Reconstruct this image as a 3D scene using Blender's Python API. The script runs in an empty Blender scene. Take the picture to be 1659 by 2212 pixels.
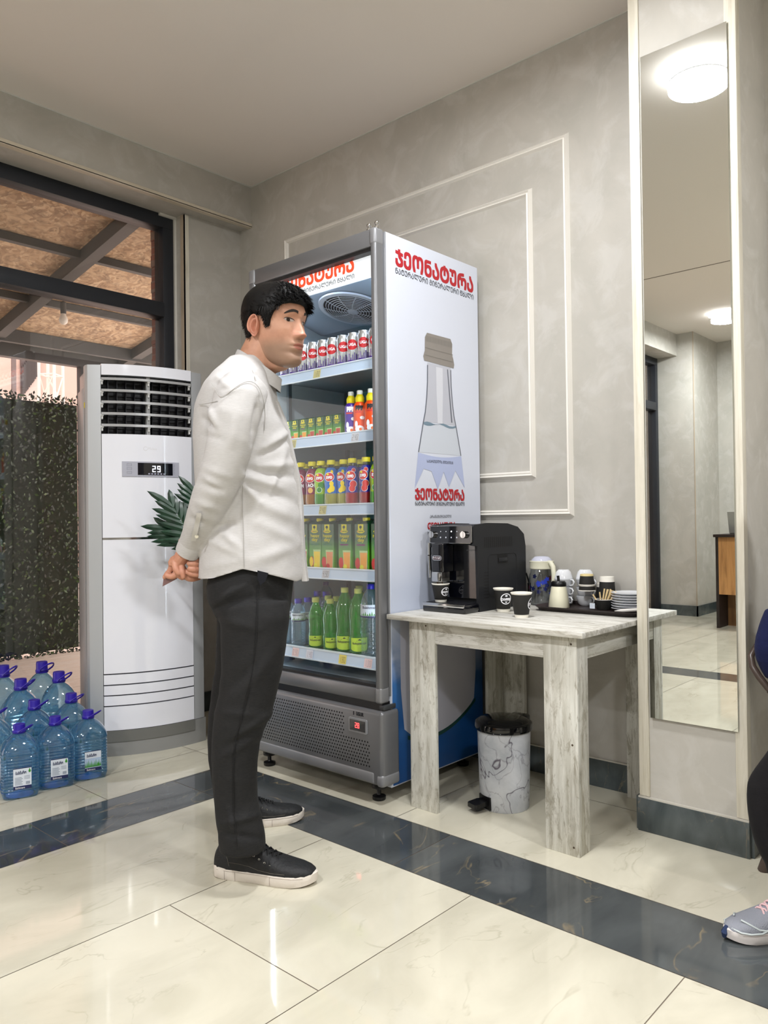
import bpy, bmesh, math, random
from mathutils import Vector, Matrix, Euler, noise
random.seed(7)
S = bpy.context.scene
COL = S.collection
PI = math.pi
# ------------------------------------------------------------------ camera
W, H = 1659, 2212
FPX = 1681.7                                     # focal length in pixels
YAW, PITCH, ROLL, CAMZ = math.radians(48.0245), math.radians(0.537), math.radians(-0.7085), 1.07
fw = Vector((math.sin(YAW)*math.cos(PITCH), math.cos(YAW)*math.cos(PITCH), math.sin(PITCH)))
r0 = Vector((math.cos(YAW), -math.sin(YAW), 0)); u0 = r0.cross(fw)
rt = math.cos(ROLL)*r0 + math.sin(ROLL)*u0
up = -math.sin(ROLL)*r0 + math.cos(ROLL)*u0
CAM = Vector((0, 0, CAMZ))
cd = bpy.data.cameras.new('camera'); cam = bpy.data.objects.new('camera', cd); COL.objects.link(cam)
cd.sensor_fit = 'VERTICAL'; cd.sensor_height = 24.0; cd.sensor_width = 18.0
cd.lens = FPX/H*24.0
cd.clip_start = 0.05; cd.clip_end = 200
m = Matrix((rt, up, -fw)).transposed().to_4x4(); m.translation = CAM
cam.matrix_world = m
S.camera = cam
# ------------------------------------------------------------------ look
S.view_settings.view_transform = 'Standard'
S.view_settings.look = 'None'
S.view_settings.gamma = 1.0
S.view_settings.exposure = 0.8
S.view_settings.use_curve_mapping = False
try:
    S.cycles.use_denoising = True
    S.cycles.max_bounces = 9; S.cycles.diffuse_bounces = 4; S.cycles.glossy_bounces = 4
    S.cycles.transmission_bounces = 8; S.cycles.transparent_max_bounces = 40
    S.cycles.caustics_reflective = False; S.cycles.caustics_refractive = False
    S.cycles.sample_clamp_indirect = 6.0
    S.cycles.use_adaptive_sampling = True; S.cycles.adaptive_threshold = 0.02
except Exception:
    pass
# daylight outside: soft overcast
wd = bpy.data.worlds.new('daylight'); S.world = wd; wd.use_nodes = True
wd.node_tree.nodes['Background'].inputs[0].default_value = (1.0, 0.90, 0.86, 1)
wd.node_tree.nodes['Background'].inputs[1].default_value = 2.0

def area(name, loc, size, power, rot=(0, 0, 0), color=(1, 1, 1), shape='DISK', size_y=None):
    l = bpy.data.lights.new(name, 'AREA'); l.shape = shape; l.size = size
    if size_y: l.size_y = size_y
    l.energy = power; l.color = color
    o = bpy.data.objects.new(name, l); COL.objects.link(o); o.location = loc; o.rotation_euler = rot
    return o
LAMPS = [(1.655, 1.225), (-2.69, 2.55), (-0.5, 1.2), (1.655, -1.2), (-0.5, -1.2), (-2.69, -0.3)]
CEIL = 3.025
LAMP_W = [20, 26, 32, 32, 32, 24]
for i, (x, y) in enumerate(LAMPS):
    area('ceiling_light', (x, y, CEIL-0.085), 0.25, LAMP_W[i], color=(0.96, 0.975, 1.0))

# ------------------------------------------------------------------ pixel -> place
def ray(x, y):
    return rt*((x-W/2)/FPX) - up*((y-H/2)/FPX) + fw
def onz(x, y, z=0.0):
    d = ray(x, y); return CAM + d*((z-CAMZ)/d.z)
def onx(x, y, X):
    d = ray(x, y); return CAM + d*(X/d.x)
def ony(x, y, Y):
    d = ray(x, y); return CAM + d*(Y/d.y)
def atd(x, y, d):
    return CAM + ray(x, y)*d

# ------------------------------------------------------------------ materials
def lin(c):
    return tuple((v/12.92 if v <= 0.04045 else ((v+0.055)/1.055)**2.4) for v in c)
def rgb(r, g, b): return lin((r/255, g/255, b/255)) + (1.0,)
def pin(n, k, v):
    if k in n.inputs: n.inputs[k].default_value = v
MATS = {}
def mat(name, col, rough=0.5, metal=0.0, spec=0.5, coat=0.0, emit=None, estr=0.0, trans=0.0, ior=1.45, alpha=1.0, sss=0.0, bump=None, sheen=0.0):
    if name in MATS: return MATS[name]
    m = bpy.data.materials.new(name); m.use_nodes = True
    b = m.node_tree.nodes['Principled BSDF']
    pin(b, 'Base Color', col); pin(b, 'Roughness', rough); pin(b, 'Metallic', metal)
    pin(b, 'Specular IOR Level', spec); pin(b, 'Coat Weight', coat); pin(b, 'Coat Roughness', 0.05)
    pin(b, 'Transmission Weight', trans); pin(b, 'IOR', ior); pin(b, 'Alpha', alpha)
    if sheen: pin(b, 'Sheen Weight', sheen)
    if sss:
        pin(b, 'Subsurface Weight', sss); pin(b, 'Subsurface Radius', (0.012, 0.005, 0.003)); pin(b, 'Subsurface Scale', 1.0)
    if emit: pin(b, 'Emission Color', emit); pin(b, 'Emission Strength', estr)
    if bump:
        N = m.node_tree.nodes; L = m.node_tree.links
        tc = N.new('ShaderNodeTexCoord'); nz = N.new('ShaderNodeTexNoise'); bp = N.new('ShaderNodeBump')
        nz.inputs['Scale'].default_value = bump[0]; nz.inputs['Detail'].default_value = 4
        bp.inputs['Strength'].default_value = bump[1]; bp.inputs['Distance'].default_value = 0.01
        L.new(tc.outputs['Object'], nz.inputs['Vector']); L.new(nz.outputs['Fac'], bp.inputs['Height'])
        L.new(bp.outputs['Normal'], b.inputs['Normal'])
    MATS[name] = m
    return m
class NT:
    """short helper to wire a procedural material"""
    def __init__(s, name):
        s.m = bpy.data.materials.new(name); s.m.use_nodes = True; MATS[name] = s.m
        s.N = s.m.node_tree.nodes; s.L = s.m.node_tree.links; s.b = s.N['Principled BSDF']; s.out = s.N['Material Output']
        s.tc = s.N.new('ShaderNodeTexCoord')
    def link(s, a, b): s.L.new(a, b)
    def mapping(s, src, scale=(1, 1, 1), rot=(0, 0, 0), loc=(0, 0, 0)):
        n = s.N.new('ShaderNodeMapping'); n.inputs['Scale'].default_value = scale; n.inputs['Rotation'].default_value = rot
        n.inputs['Location'].default_value = loc; s.link(src, n.inputs['Vector']); return n.outputs[0]
    def noise(s, vec, scale, detail=4, rough=0.5, dist=0.0):
        n = s.N.new('ShaderNodeTexNoise'); n.inputs['Scale'].default_value = scale; n.inputs['Detail'].default_value = detail
        n.inputs['Roughness'].default_value = rough; n.inputs['Distortion'].default_value = dist
        s.link(vec, n.inputs['Vector']); return n.outputs['Fac']
    def ramp(s, fac, stops):
        n = s.N.new('ShaderNodeValToRGB'); e = n.color_ramp.elements
        while len(e) < len(stops): e.new(0.5)
        for k, (p, c) in enumerate(stops): e[k].position = p; e[k].color = c
        s.link(fac, n.inputs['Fac']); return n.outputs['Color']
    def mix(s, fac, a, b, mode='MIX'):
        n = s.N.new('ShaderNodeMix'); n.data_type = 'RGBA'; n.blend_type = mode
        for sock, v in ((n.inputs[0], fac), (n.inputs[6], a), (n.inputs[7], b)):
            if hasattr(v, 'is_output') or isinstance(v, bpy.types.NodeSocket): s.link(v, sock)
            else: sock.default_value = v
        return n.outputs[2]
    def math(s, op, a, b=None, c=None):
        n = s.N.new('ShaderNodeMath'); n.operation = op
        for k, v in enumerate((a, b, c)):
            if v is None: continue
            if isinstance(v, bpy.types.NodeSocket): s.link(v, n.inputs[k])
            else: n.inputs[k].default_value = v
        return n.outputs[0]
    def sep(s, vec):
        n = s.N.new('ShaderNodeSeparateXYZ'); s.link(vec, n.inputs[0]); return n.outputs
    def bump(s, h, strength=0.3, dist=0.01):
        n = s.N.new('ShaderNodeBump'); n.inputs['Strength'].default_value = strength; n.inputs['Distance'].default_value = dist
        s.link(h, n.inputs['Height']); s.link(n.outputs['Normal'], s.b.inputs['Normal'])
def white(v): return (v, v, v, 1)

def mat_plaster(name, c1, c2, c3, sc=1.0):
    t = NT(name); o = t.tc.outputs['Object']
    a = t.noise(o, 2.2*sc, 6, 0.62, 1.4); b = t.noise(o, 7.0*sc, 6, 0.6, 0.8)
    base = t.ramp(a, [(0.32, c1), (0.62, c2)])
    pat = t.ramp(b, [(0.5, white(0)), (0.64, white(1))])
    col = t.mix(t.math('MULTIPLY', pat, 0.32), base, c3)
    t.link(col, t.b.inputs['Base Color'])
    rg = t.ramp(b, [(0.4, white(0.62)), (0.66, white(0.40))]); t.link(rg, t.b.inputs['Roughness'])
    t.b.inputs['Specular IOR Level'].default_value = 0.35
    t.bump(b, 0.12, 0.004)
    return t.m
M_wall = mat_plaster('wall_plaster', rgb(176, 173, 165), rgb(187, 183, 175), rgb(206, 204, 200))
M_ceil = mat('ceiling_paint', rgb(230, 223, 216), 0.9, spec=0.1)
M_white_trim = mat('moulding_white', rgb(226, 222, 214), 0.45)

def mat_stone(name, base, cloud, vein, vein_amt, rough, scale):
    t = NT(name); g = t.N.new('ShaderNodeNewGeometry')
    o = t.tc.outputs['Object']
    add = t.N.new('ShaderNodeVectorMath'); add.operation = 'MULTIPLY_ADD'
    cmb = t.N.new('ShaderNodeCombineXYZ')
    t.link(g.outputs['Random Per Island'], cmb.inputs[0]); t.link(g.outputs['Random Per Island'], cmb.inputs[2])
    t.link(cmb.outputs[0], add.inputs[0]); add.inputs[1].default_value = (17, 0, 31); t.link(o, add.inputs[2])
    v = t.mapping(add.outputs[0], (1, 1.9, 1), (0, 0, 0.5))
    n1 = t.noise(v, scale, 5, 0.55, 0.6); n2 = t.noise(v, scale*0.8, 4, 0.5, 1.6)
    n3 = t.noise(v, scale*2.8, 5, 0.6, 0.4)
    c = t.ramp(n1, [(0.35, base), (0.66, cloud)])
    band = t.math('ABSOLUTE', t.math('SUBTRACT', n2, 0.5))
    vm = t.math('MULTIPLY', t.ramp(band, [(0.0, white(1)), (0.012, white(0))]), t.ramp(n3, [(0.45, white(0)), (0.62, white(vein_amt))]))
    c = t.mix(vm, c, vein)
    t.link(c, t.b.inputs['Base Color']); t.b.inputs['Roughness'].default_value = rough
    t.b.inputs['Specular IOR Level'].default_value = 0.5
    return t.m
M_cream = mat_stone('cream_marble', rgb(207, 202, 184), rgb(189, 184, 166), rgb(150, 143, 120), 0.38, 0.05, 2.2)
M_dark = mat_stone('dark_marble', rgb(58, 62, 64), rgb(82, 86, 87), rgb(150, 132, 98), 0.55, 0.07, 2.0)
M_skirt = mat_stone('skirting_marble', rgb(58, 66, 68), rgb(86, 93, 94), rgb(150, 134, 104), 0.35, 0.22, 4)
M_grout = mat('grout', rgb(128, 116, 102), 0.8)

def mat_wood(name, c1, c2, c3, scale=(1, 1, 1), axis='Z', rough=0.5, sc=1.0, bump=0.15, scuff=0.0):
    """streaky wood; grain runs along axis"""
    t = NT(name); o = t.tc.outputs['Object']
    st = {'Z': (14, 14, 0.9), 'Y': (14, 0.9, 14), 'X': (0.9, 14, 14)}[axis]
    v = t.mapping(o, tuple(a*sc for a in st))
    n1 = t.noise(v, 2.0, 6, 0.65, 0.7); n2 = t.noise(t.mapping(o, tuple(a*sc*0.45 for a in st)), 3.1, 5, 0.7, 1.0)
    c = t.ramp(n1, [(0.34, c1), (0.6, c2)])
    c = t.mix(t.ramp(n2, [(0.52, white(0)), (0.68, white(0.75))]), c, c3)
    if scuff:
        n3 = t.noise(t.mapping(o, tuple(a*0.30+1.5 for a in st)), 5.5, 9, 0.78, 0.5)
        c = t.mix(t.ramp(n3, [(0.53, white(0)), (0.585, white(scuff))]), c, c3)
        n4 = t.noise(t.mapping(o, tuple(a*0.35+1.2 for a in st)), 2.4, 8, 0.8, 0.8)
        c = t.mix(t.ramp(n4, [(0.50, white(0)), (0.60, white(scuff*0.6))]), c, rgb(222, 220, 212))
    t.link(c, t.b.inputs['Base Color']); t.b.inputs['Roughness'].default_value = rough
    t.bump(n1, bump, 0.003)
    return t.m
M_table_v = mat_wood('whitewashed_board_upright', rgb(168, 165, 152), rgb(206, 205, 197), rgb(138, 132, 116), axis='Z', sc=1.0, scuff=0.7)
M_table_h = mat_wood('whitewashed_board_level', rgb(172, 169, 158), rgb(208, 206, 200), rgb(142, 136, 122), axis='Y', sc=1.0, scuff=0.6)
M_table_x = mat_wood('whitewashed_board_end', rgb(168, 165, 152), rgb(204, 203, 194), rgb(138, 132, 116), axis='X', sc=1.0, scuff=0.6)
M_trimwood = mat_wood('pale_wood_trim', rgb(204, 198, 182), rgb(218, 213, 199), rgb(188, 180, 160), axis='Z', sc=2.0, rough=0.45, bump=0.05)
M_trimwood_x = mat_wood('pale_wood_trim_level', rgb(196, 186, 166), rgb(210, 200, 182), rgb(180, 168, 148), axis='X', sc=2.0, rough=0.5, bump=0.05)

def mat_clear(name, tint, rough=0.03, gloss=1.0, refr=0.0, ior=1.33, edge=None, milk=None):
    """thin clear plastic or glass: tinted see-through, Fresnel gloss, optional bending of light"""
    t = NT(name); N = t.N
    tr = N.new('ShaderNodeBsdfTransparent'); tr.inputs[0].default_value = tint
    gl = N.new('ShaderNodeBsdfGlossy'); gl.inputs[0].default_value = (1, 1, 1, 1); gl.inputs['Roughness'].default_value = rough
    fz = N.new('ShaderNodeLayerWeight'); fz.inputs[0].default_value = 0.5
    fres = t.math('MULTIPLY_ADD', t.math('POWER', fz.outputs['Facing'], 5.0), 0.95, 0.045)
    mx = N.new('ShaderNodeMixShader')
    base = tr.outputs[0]
    if edge is not None:
        lw = N.new('ShaderNodeLayerWeight'); lw.inputs[0].default_value = 0.35
        t.link(t.mix(lw.outputs['Facing'], tint, edge), tr.inputs[0])
    if refr > 0:
        rf = N.new('ShaderNodeBsdfRefraction'); rf.inputs[0].default_value = tint; rf.inputs['IOR'].default_value = ior
        rf.inputs['Roughness'].default_value = 0.0
        m2 = N.new('ShaderNodeMixShader'); m2.inputs[0].default_value = refr
        t.link(tr.outputs[0], m2.inputs[1]); t.link(rf.outputs[0], m2.inputs[2]); base = m2.outputs[0]
    if milk:
        df = N.new('ShaderNodeBsdfTranslucent'); df.inputs[0].default_value = milk[1]; d2 = N.new('ShaderNodeBsdfDiffuse'); d2.inputs[0].default_value = milk[1]
        ad = N.new('ShaderNodeMixShader'); ad.inputs[0].default_value = 0.5; t.link(df.outputs[0], ad.inputs[1]); t.link(d2.outputs[0], ad.inputs[2])
        m3 = N.new('ShaderNodeMixShader'); m3.inputs[0].default_value = milk[0]; t.link(base, m3.inputs[1]); t.link(ad.outputs[0], m3.inputs[2]); base = m3.outputs[0]
    t.link(t.math('MULTIPLY', fres, gloss), mx.inputs[0]); t.link(base, mx.inputs[1]); t.link(gl.outputs[0], mx.inputs[2])
    t.link(mx.outputs[0], t.out.inputs['Surface'])
    return t.m

# ------------------------------------------------------------------ meshes
class MB:
    def __init__(s): s.v = []; s.f = []; s.mi = []; s.sm = []; s.mats = []; s.cur = 0
    def use(s, m):
        if m not in s.mats: s.mats.append(m)
        s.cur = s.mats.index(m); return s
    def add(s, vs, fs, smooth=False, tf=None):
        b = len(s.v)
        s.v += [tuple(tf @ Vector(p)) if tf else tuple(p) for p in vs]
        for f in fs: s.f.append([b+i for i in f]); s.mi.append(s.cur); s.sm.append(smooth)
        return s
    def addbm(s, bm, smooth=False, tf=None):
        bm.verts.index_update()
        s.add([v.co.copy() for v in bm.verts], [[v.index for v in f.verts] for f in bm.faces], smooth, tf); bm.free(); return s
    def box(s, x0, x1, y0, y1, z0, z1, bev=0.0, seg=2, tf=None):
        if x0 > x1: x0, x1 = x1, x0
        if y0 > y1: y0, y1 = y1, y0
        if z0 > z1: z0, z1 = z1, z0
        if bev <= 0:
            vs = [(x, y, z) for x in (x0, x1) for y in (y0, y1) for z in (z0, z1)]
            return s.add(vs, [(0, 1, 3, 2), (4, 6, 7, 5), (0, 4, 5, 1), (2, 3, 7, 6), (0, 2, 6, 4), (1, 5, 7, 3)], False, tf)
        bm = bmesh.new(); bmesh.ops.create_cube(bm, size=1.0)
        for v in bm.verts: v.co = Vector((x0+(v.co.x+.5)*(x1-x0), y0+(v.co.y+.5)*(y1-y0), z0+(v.co.z+.5)*(z1-z0)))
        bev = min(bev, 0.49*min(x1-x0, y1-y0, z1-z0))
        bmesh.ops.bevel(bm, geom=bm.edges[:], offset=bev, segments=seg, affect='EDGES', profile=0.5)
        return s.addbm(bm, True, tf)
    def ring(s, loops, close_u=True, cap0=True, cap1=True, smooth=True, tf=None):
        """skin a list of vertex loops"""
        n = len(loops[0]); vs = [p for l in loops for p in l]; fs = []
        for i in range(len(loops)-1):
            for j in range(n if close_u else n-1):
                k = (j+1) % n; fs.append((i*n+j, i*n+k, (i+1)*n+k, (i+1)*n+j))
        if cap0: fs.append(tuple(reversed(range(n))))
        if cap1: fs.append(tuple((len(loops)-1)*n+j for j in range(n)))
        return s.add(vs, fs, smooth, tf)
    def lathe(s, prof, n=32, c=(0, 0, 0), tf=None, cap0=True, cap1=True, smooth=True):
        loops = [[(c[0]+r*math.cos(2*PI*j/n), c[1]+r*math.sin(2*PI*j/n), c[2]+z) for j in range(n)] for r, z in prof]
        return s.ring(loops, cap0=cap0, cap1=cap1, smooth=smooth, tf=tf)
    def tube(s, pts, r, n=10, closed=False, caps=True, tf=None):
        pts = [Vector(p) for p in pts]; L = len(pts); loops = []
        rs = r if isinstance(r, (list, tuple)) else [r]*L
        nrm = None
        for i in range(L):
            if closed: d = pts[(i+1) % L]-pts[i-1]
            else: d = pts[min(i+1, L-1)]-pts[max(i-1, 0)]
            d.normalize()
            if nrm is None:
                a = Vector((0, 0, 1)) if abs(d.z) < 0.9 else Vector((1, 0, 0))
                nrm = d.cross(a).normalized()
            else: nrm = (nrm - d*nrm.dot(d)).normalized()
            b = d.cross(nrm)
            loops.append([tuple(pts[i]+(nrm*math.cos(2*PI*j/n)+b*math.sin(2*PI*j/n))*rs[i]) for j in range(n)])
        if closed: loops.append(loops[0]); return s.ring(loops, cap0=False, cap1=False, tf=tf)
        return s.ring(loops, cap0=caps, cap1=caps, tf=tf)
    def cyl(s, p0, p1, r0, r1=None, n=24, tf=None, smooth=True):
        return s.tube([p0, p1], [r0, r0 if r1 is None else r1], n, tf=tf)
    def sphere(s, c, r, n=20, m=12, tf=None):
        rr = r if isinstance(r, (tuple, list)) else (r, r, r)
        vs = []; fs = []
        for i in range(1, m):
            a = PI*i/m
            for j in range(n):
                b = 2*PI*j/n; vs.append((c[0]+rr[0]*math.sin(a)*math.cos(b), c[1]+rr[1]*math.sin(a)*math.sin(b), c[2]+rr[2]*math.cos(a)))
        for i in range(m-2):
            for j in range(n): fs.append((i*n+j, (i+1)*n+j, (i+1)*n+(j+1) % n, i*n+(j+1) % n))
        t = len(vs); vs += [(c[0], c[1], c[2]+rr[2]), (c[0], c[1], c[2]-rr[2])]
        for j in range(n): fs += [(t, j, (j+1) % n), (t+1, (m-2)*n+(j+1) % n, (m-2)*n+j)]
        return s.add(vs, fs, True, tf)
    def poly(s, pts): return s.add(pts, [tuple(range(len(pts)))])
    def prism(s, poly, fn0, fn1, smooth=False):
        """outline poly (2-D) mapped by fn0 and fn1 to the two end faces"""
        n = len(poly); a = [fn0(*p) for p in poly]; b = [fn1(*p) for p in poly]
        fs = [tuple(range(n)), tuple(reversed(range(n, 2*n)))] + [((j+1) % n, j, n+j, n+(j+1) % n) for j in range(n)]
        return s.add(a+b, fs, smooth)
    def build(s, name, m=None, parent=None, world=True, angle=40, label=None, kind=None):
        me = bpy.data.meshes.new(name)
        if m is not None and not s.mats: s.mats = [m]
        vs = s.v
        if parent is not None and world:
            bpy.context.view_layer.update() if False else None
            inv = wmat(parent).inverted(); vs = [inv @ Vector(p) for p in s.v]
        me.from_pydata([tuple(p) for p in vs], [], s.f)
        for q in s.mats: me.materials.append(q)
        me.polygons.foreach_set('material_index', s.mi); me.polygons.foreach_set('use_smooth', s.sm)
        me.update()
        bm = bmesh.new(); bm.from_mesh(me); bmesh.ops.recalc_face_normals(bm, faces=bm.faces); bm.to_mesh(me); bm.free()
        if any(s.sm): me.set_sharp_from_angle(angle=math.radians(angle))
        o = bpy.data.objects.new(name, me); COL.objects.link(o)
        if parent is not None: o.parent = parent
        if label: o['label'] = label
        if kind: o['kind'] = kind
        return o
def wmat(o):
    m = Matrix.LocRotScale(o.location, o.rotation_euler, o.scale)
    return wmat(o.parent) @ m if o.parent else m
def thing(name, label, cat, loc=(0, 0, 0), rotz=0, group=None):
    o = bpy.data.objects.new(name, None); o.empty_display_size = 0.05; COL.objects.link(o)
    o.location = loc; o.rotation_euler = (0, 0, rotz); o['label'] = label; o['category'] = cat
    if group: o['group'] = group
    return o
def tag(o, label, cat, group=None, kind=None):
    o['label'] = label; o['category'] = cat
    if group: o['group'] = group
    if kind: o['kind'] = kind
    return o
def struct(o, label=None):
    o['kind'] = 'structure'
    if label: o['label'] = label
    return o
def dup(root, loc, rotz=0, label=None, scale=None, skip=()):
    r = root.copy(); COL.objects.link(r); r.location = loc; r.rotation_euler = (0, 0, rotz)
    if scale: r.scale = scale
    if label: r['label'] = label
    for ch in list(root.children):
        if ch.name.split('.')[0] in skip: continue
        c = ch.copy(); COL.objects.link(c); c.parent = r
        for g in list(ch.children):
            d = g.copy(); COL.objects.link(d); d.parent = c
    return r

# ------------------------------------------------------------------ lettering
_tc = {}
def glyphs(txt, res=3, bold=0.0):
    k = (txt, res, bold)
    if k in _tc: return _tc[k]
    c = bpy.data.curves.new('lettering', 'FONT'); c.body = txt; c.resolution_u = res; c.offset = bold
    o = bpy.data.objects.new('lettering', c); COL.objects.link(o)
    dg = bpy.context.evaluated_depsgraph_get(); me = o.evaluated_get(dg).to_mesh()
    vs = [(v.co.x, v.co.y) for v in me.vertices]; fs = [tuple(p.vertices) for p in me.polygons]
    o.evaluated_get(dg).to_mesh_clear(); bpy.data.objects.remove(o); bpy.data.curves.remove(c)
    x0 = min(v[0] for v in vs); x1 = max(v[0] for v in vs); y0 = min(v[1] for v in vs); y1 = max(v[1] for v in vs)
    vs = [((a-x0)/(x1-x0), (b-y0)/(y1-y0)) for a, b in vs]
    _tc[k] = (vs, fs, (x1-x0)/(y1-y0)); return _tc[k]
def text(mb, txt, fn, w=None, h=None, res=3, bold=0.0, u0=0.0, v0=0.0, center=False):
    """write txt in (u,v) metres from u0,v0; fn(u,v) gives the point in the place"""
    vs, fs, ar = glyphs(txt, res, 0.0)
    if w is None: w = h*ar
    if h is None: h = w/ar
    if center: u0 -= w/2
    d = bold*h*1.35
    o_ = Vector(fn(u0, v0)); nn = (Vector(fn(u0+1e-3, v0))-o_).cross(Vector(fn(u0, v0+1e-3))-o_).normalized()
    for k, (du, dv) in enumerate(((0, 0),) if d == 0 else ((-d, -d), (d, -d), (-d, d), (d, d), (0, 0))):
        mb.add([tuple(Vector(fn(u0+d+du+a*(w-2*d), v0+dv+b*h))+nn*(k*0.00006)) for a, b in vs], fs)
    return mb
def rrect(x0, x1, y0, y1, r, n=6):
    p = []
    for cx, cy, a in ((x1-r, y1-r, 0), (x0+r, y1-r, 90), (x0+r, y0+r, 180), (x1-r, y0+r, 270)):
        for k in range(n+1):
            t = math.radians(a+90*k/n); p.append((cx+r*math.cos(t), cy+r*math.sin(t)))
    return p
M_black = mat('black_plastic', rgb(14, 14, 16), 0.35)
M_black_gloss = mat('black_gloss', rgb(8, 9, 12), 0.08, coat=0.5)
M_white = mat('white_plastic', rgb(232, 232, 234), 0.35)
M_ink = mat('dark_ink', rgb(30, 30, 38), 0.6)
M_chrome = mat('chrome', rgb(200, 200, 200), 0.12, metal=1.0)
# ================================================================== the room
XW, YB = 2.871, 3.709            # right wall plane, window-wall pier plane
# floor: cream tiles inside a dark border band
fb = MB().use(M_grout); fb.box(-4.2, 3.1, -3.6, 3.85, -0.06, -0.0015)
def tiles(m, x0, x1, y0, y1):
    g = 0.0014; fb.use(m); fb.add([(x0+g, y0+g, 0), (x1-g, y0+g, 0), (x1-g, y1-g, 0), (x0+g, y1-g, 0)], [(0, 1, 2, 3)])
def cut(edges, lo, hi):
    e = sorted(v for v in edges if lo+1e-4 < v < hi-1e-4); return [lo]+e+[hi]
BXL, BXR, BYT, BYB = -1.0, 1.807, 2.522, -1.9      # inner edge of the border band (left run seen in the mirror)
BW = 0.295
rows = cut([2.522-0.6055*k for k in range(12)], BYB, BYT)
for i in range(len(rows)-1):
    y0, y1 = rows[i], rows[i+1]
    k = round((2.522-y1)/0.6055)
    off = 0.0 if k % 2 == 0 else 0.5975
    xs = cut([1.812-off-1.195*j for j in range(8)], -0.105, BXR)
    for a, b in zip(xs[:-1], xs[1:]): tiles(M_cream, a, b, y0, y1)
    xs = cut([-0.345-off*0.9-1.195*j for j in range(6)], -4.2, -0.345)
    for a, b in zip(xs[:-1], xs[1:]): tiles(M_cream, a, b, y0, y1)
ys = cut([1.608+1.2*k for k in range(-4, 2)], -3.6, 2.82)
for a, b in zip(ys[:-1], ys[1:]): tiles(M_dark, BXR, 2.107, a, b)
ys = cut([1.2+1.2*k for k in range(-4, 2)], -3.6, BYT)
for a, b in zip(ys[:-1], ys[1:]): tiles(M_dark, -0.345, -0.105, a, b)
xs = cut([1.812-0.596*k for k in range(0, 12)], -0.345, BXR)
for a, b in zip(xs[:-1], xs[1:]): tiles(M_dark, a, b, BYT, 2.82)
xs = cut([-0.345-1.195*k for k in range(1, 6)], -4.2, -0.345)
for a, b in zip(xs[:-1], xs[1:]): tiles(M_cream, a, b, BYT, 2.82)
xs = cut([1.519+0.594*k for k in range(-12, 3)], -4.2, 3.1)
for a, b in zip(xs[:-1], xs[1:]):
    tiles(M_cream, a, b, 2.82, 3.10); tiles(M_cream, a, b, 3.10, 3.85)
for a, b in ((1.855, 2.82), (0.64, 1.855), (-0.57, 0.64), (-1.8, -0.57), (-3.6, -1.8)):
    tiles(M_cream, 2.107, 2.708, a, b); tiles(M_cream, 2.708, 3.1, a, b)
struct(fb.build('floor'), 'glossy cream marble tile floor with dark border band')
# ceiling
c = MB().use(M_ceil); c.box(-4.2, 3.1, -3.6, 3.85, CEIL, CEIL+0.1)
struct(c.build('ceiling'), 'plain pale ceiling')
c = MB().use(mat('shadow_gap', rgb(110, 102, 92), 0.9)); c.box(-1.125, -1.115, -3.5, 3.2, CEIL-0.002, CEIL)
struct(c.build('trim_1'))
c = MB().use(mat('joint_caulk', rgb(205, 205, 198), 0.6))
c.box(-0.9, XW, 3.594, 3.6, CEIL-0.006, CEIL); c.box(XW-0.005, XW, 1.15, 3.6, CEIL-0.005, CEIL)
struct(c.build('trim_2'))
# walls
w = MB().use(M_wall); w.box(XW, 3.1, -3.6, 3.95, 0, CEIL); struct(w.build('wall_right'), 'grey mottled plaster wall')
w = MB().use(M_wall); w.box(2.487, XW, YB, 4.0, 0, 2.79); w.box(-0.9, XW, 3.6, 4.0, 2.79, CEIL)
w.box(-0.92, -0.9, 3.24, 4.0, 2.79, CEIL); w.box(-1.1, -0.9, 3.24, 4.0, 0, 2.79); w.box(-3.24, -0.92, 3.24, 3.9, 2.79, CEIL)
struct(w.build('wall_back'), 'plaster window wall with dropped beam')
w = MB().use(M_wall); w.box(-4.2, -3.24, 3.065, 4.0, 0, CEIL); w.box(-4.2, -3.965, -3.6, 3.065, 0, CEIL); struct(w.build('wall_left'))
w = MB().use(M_wall); w.box(-4.2, 3.1, -3.6, -3.4, 0, CEIL); struct(w.build('wall_front'))
# trims on the beam and pier edges
t = MB().use(M_trimwood_x); t.box(-0.9, XW-0.001, 3.592, 3.6, 2.786, 2.806); t.box(-0.9, XW-0.001, 3.592, 3.625, 2.783, 2.79)
struct(t.build('trim_3'), 'pale wood strip along the beam edge')
t = MB().use(M_trimwood); t.box(2.480, 2.512, YB-0.005, YB, 0, 2.783); struct(t.build('trim_4'))
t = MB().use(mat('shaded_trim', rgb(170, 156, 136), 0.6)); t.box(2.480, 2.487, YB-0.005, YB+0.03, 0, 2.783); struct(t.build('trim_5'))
# pilaster with its mirror
PX, PY0, PY1 = 2.567, 0.792, 1.145
w = MB().use(M_wall); w.box(PX, XW, PY0+0.004, PY1-0.004, 0, CEIL); struct(w.build('wall_pilaster'), 'grey plaster pilaster carrying the mirror')
def ledge(y0, y1, n):
    t = MB().use(M_trimwood); t.box(PX-0.006, PX+0.03, y0, y1, 0.118, CEIL, 0.0015); struct(t.build(n), 'pale wood edge strip of the pilaster')
ledge(PY1-0.036, PY1, 'trim_6'); ledge(PY0, PY0+0.036, 'trim_7')
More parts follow.
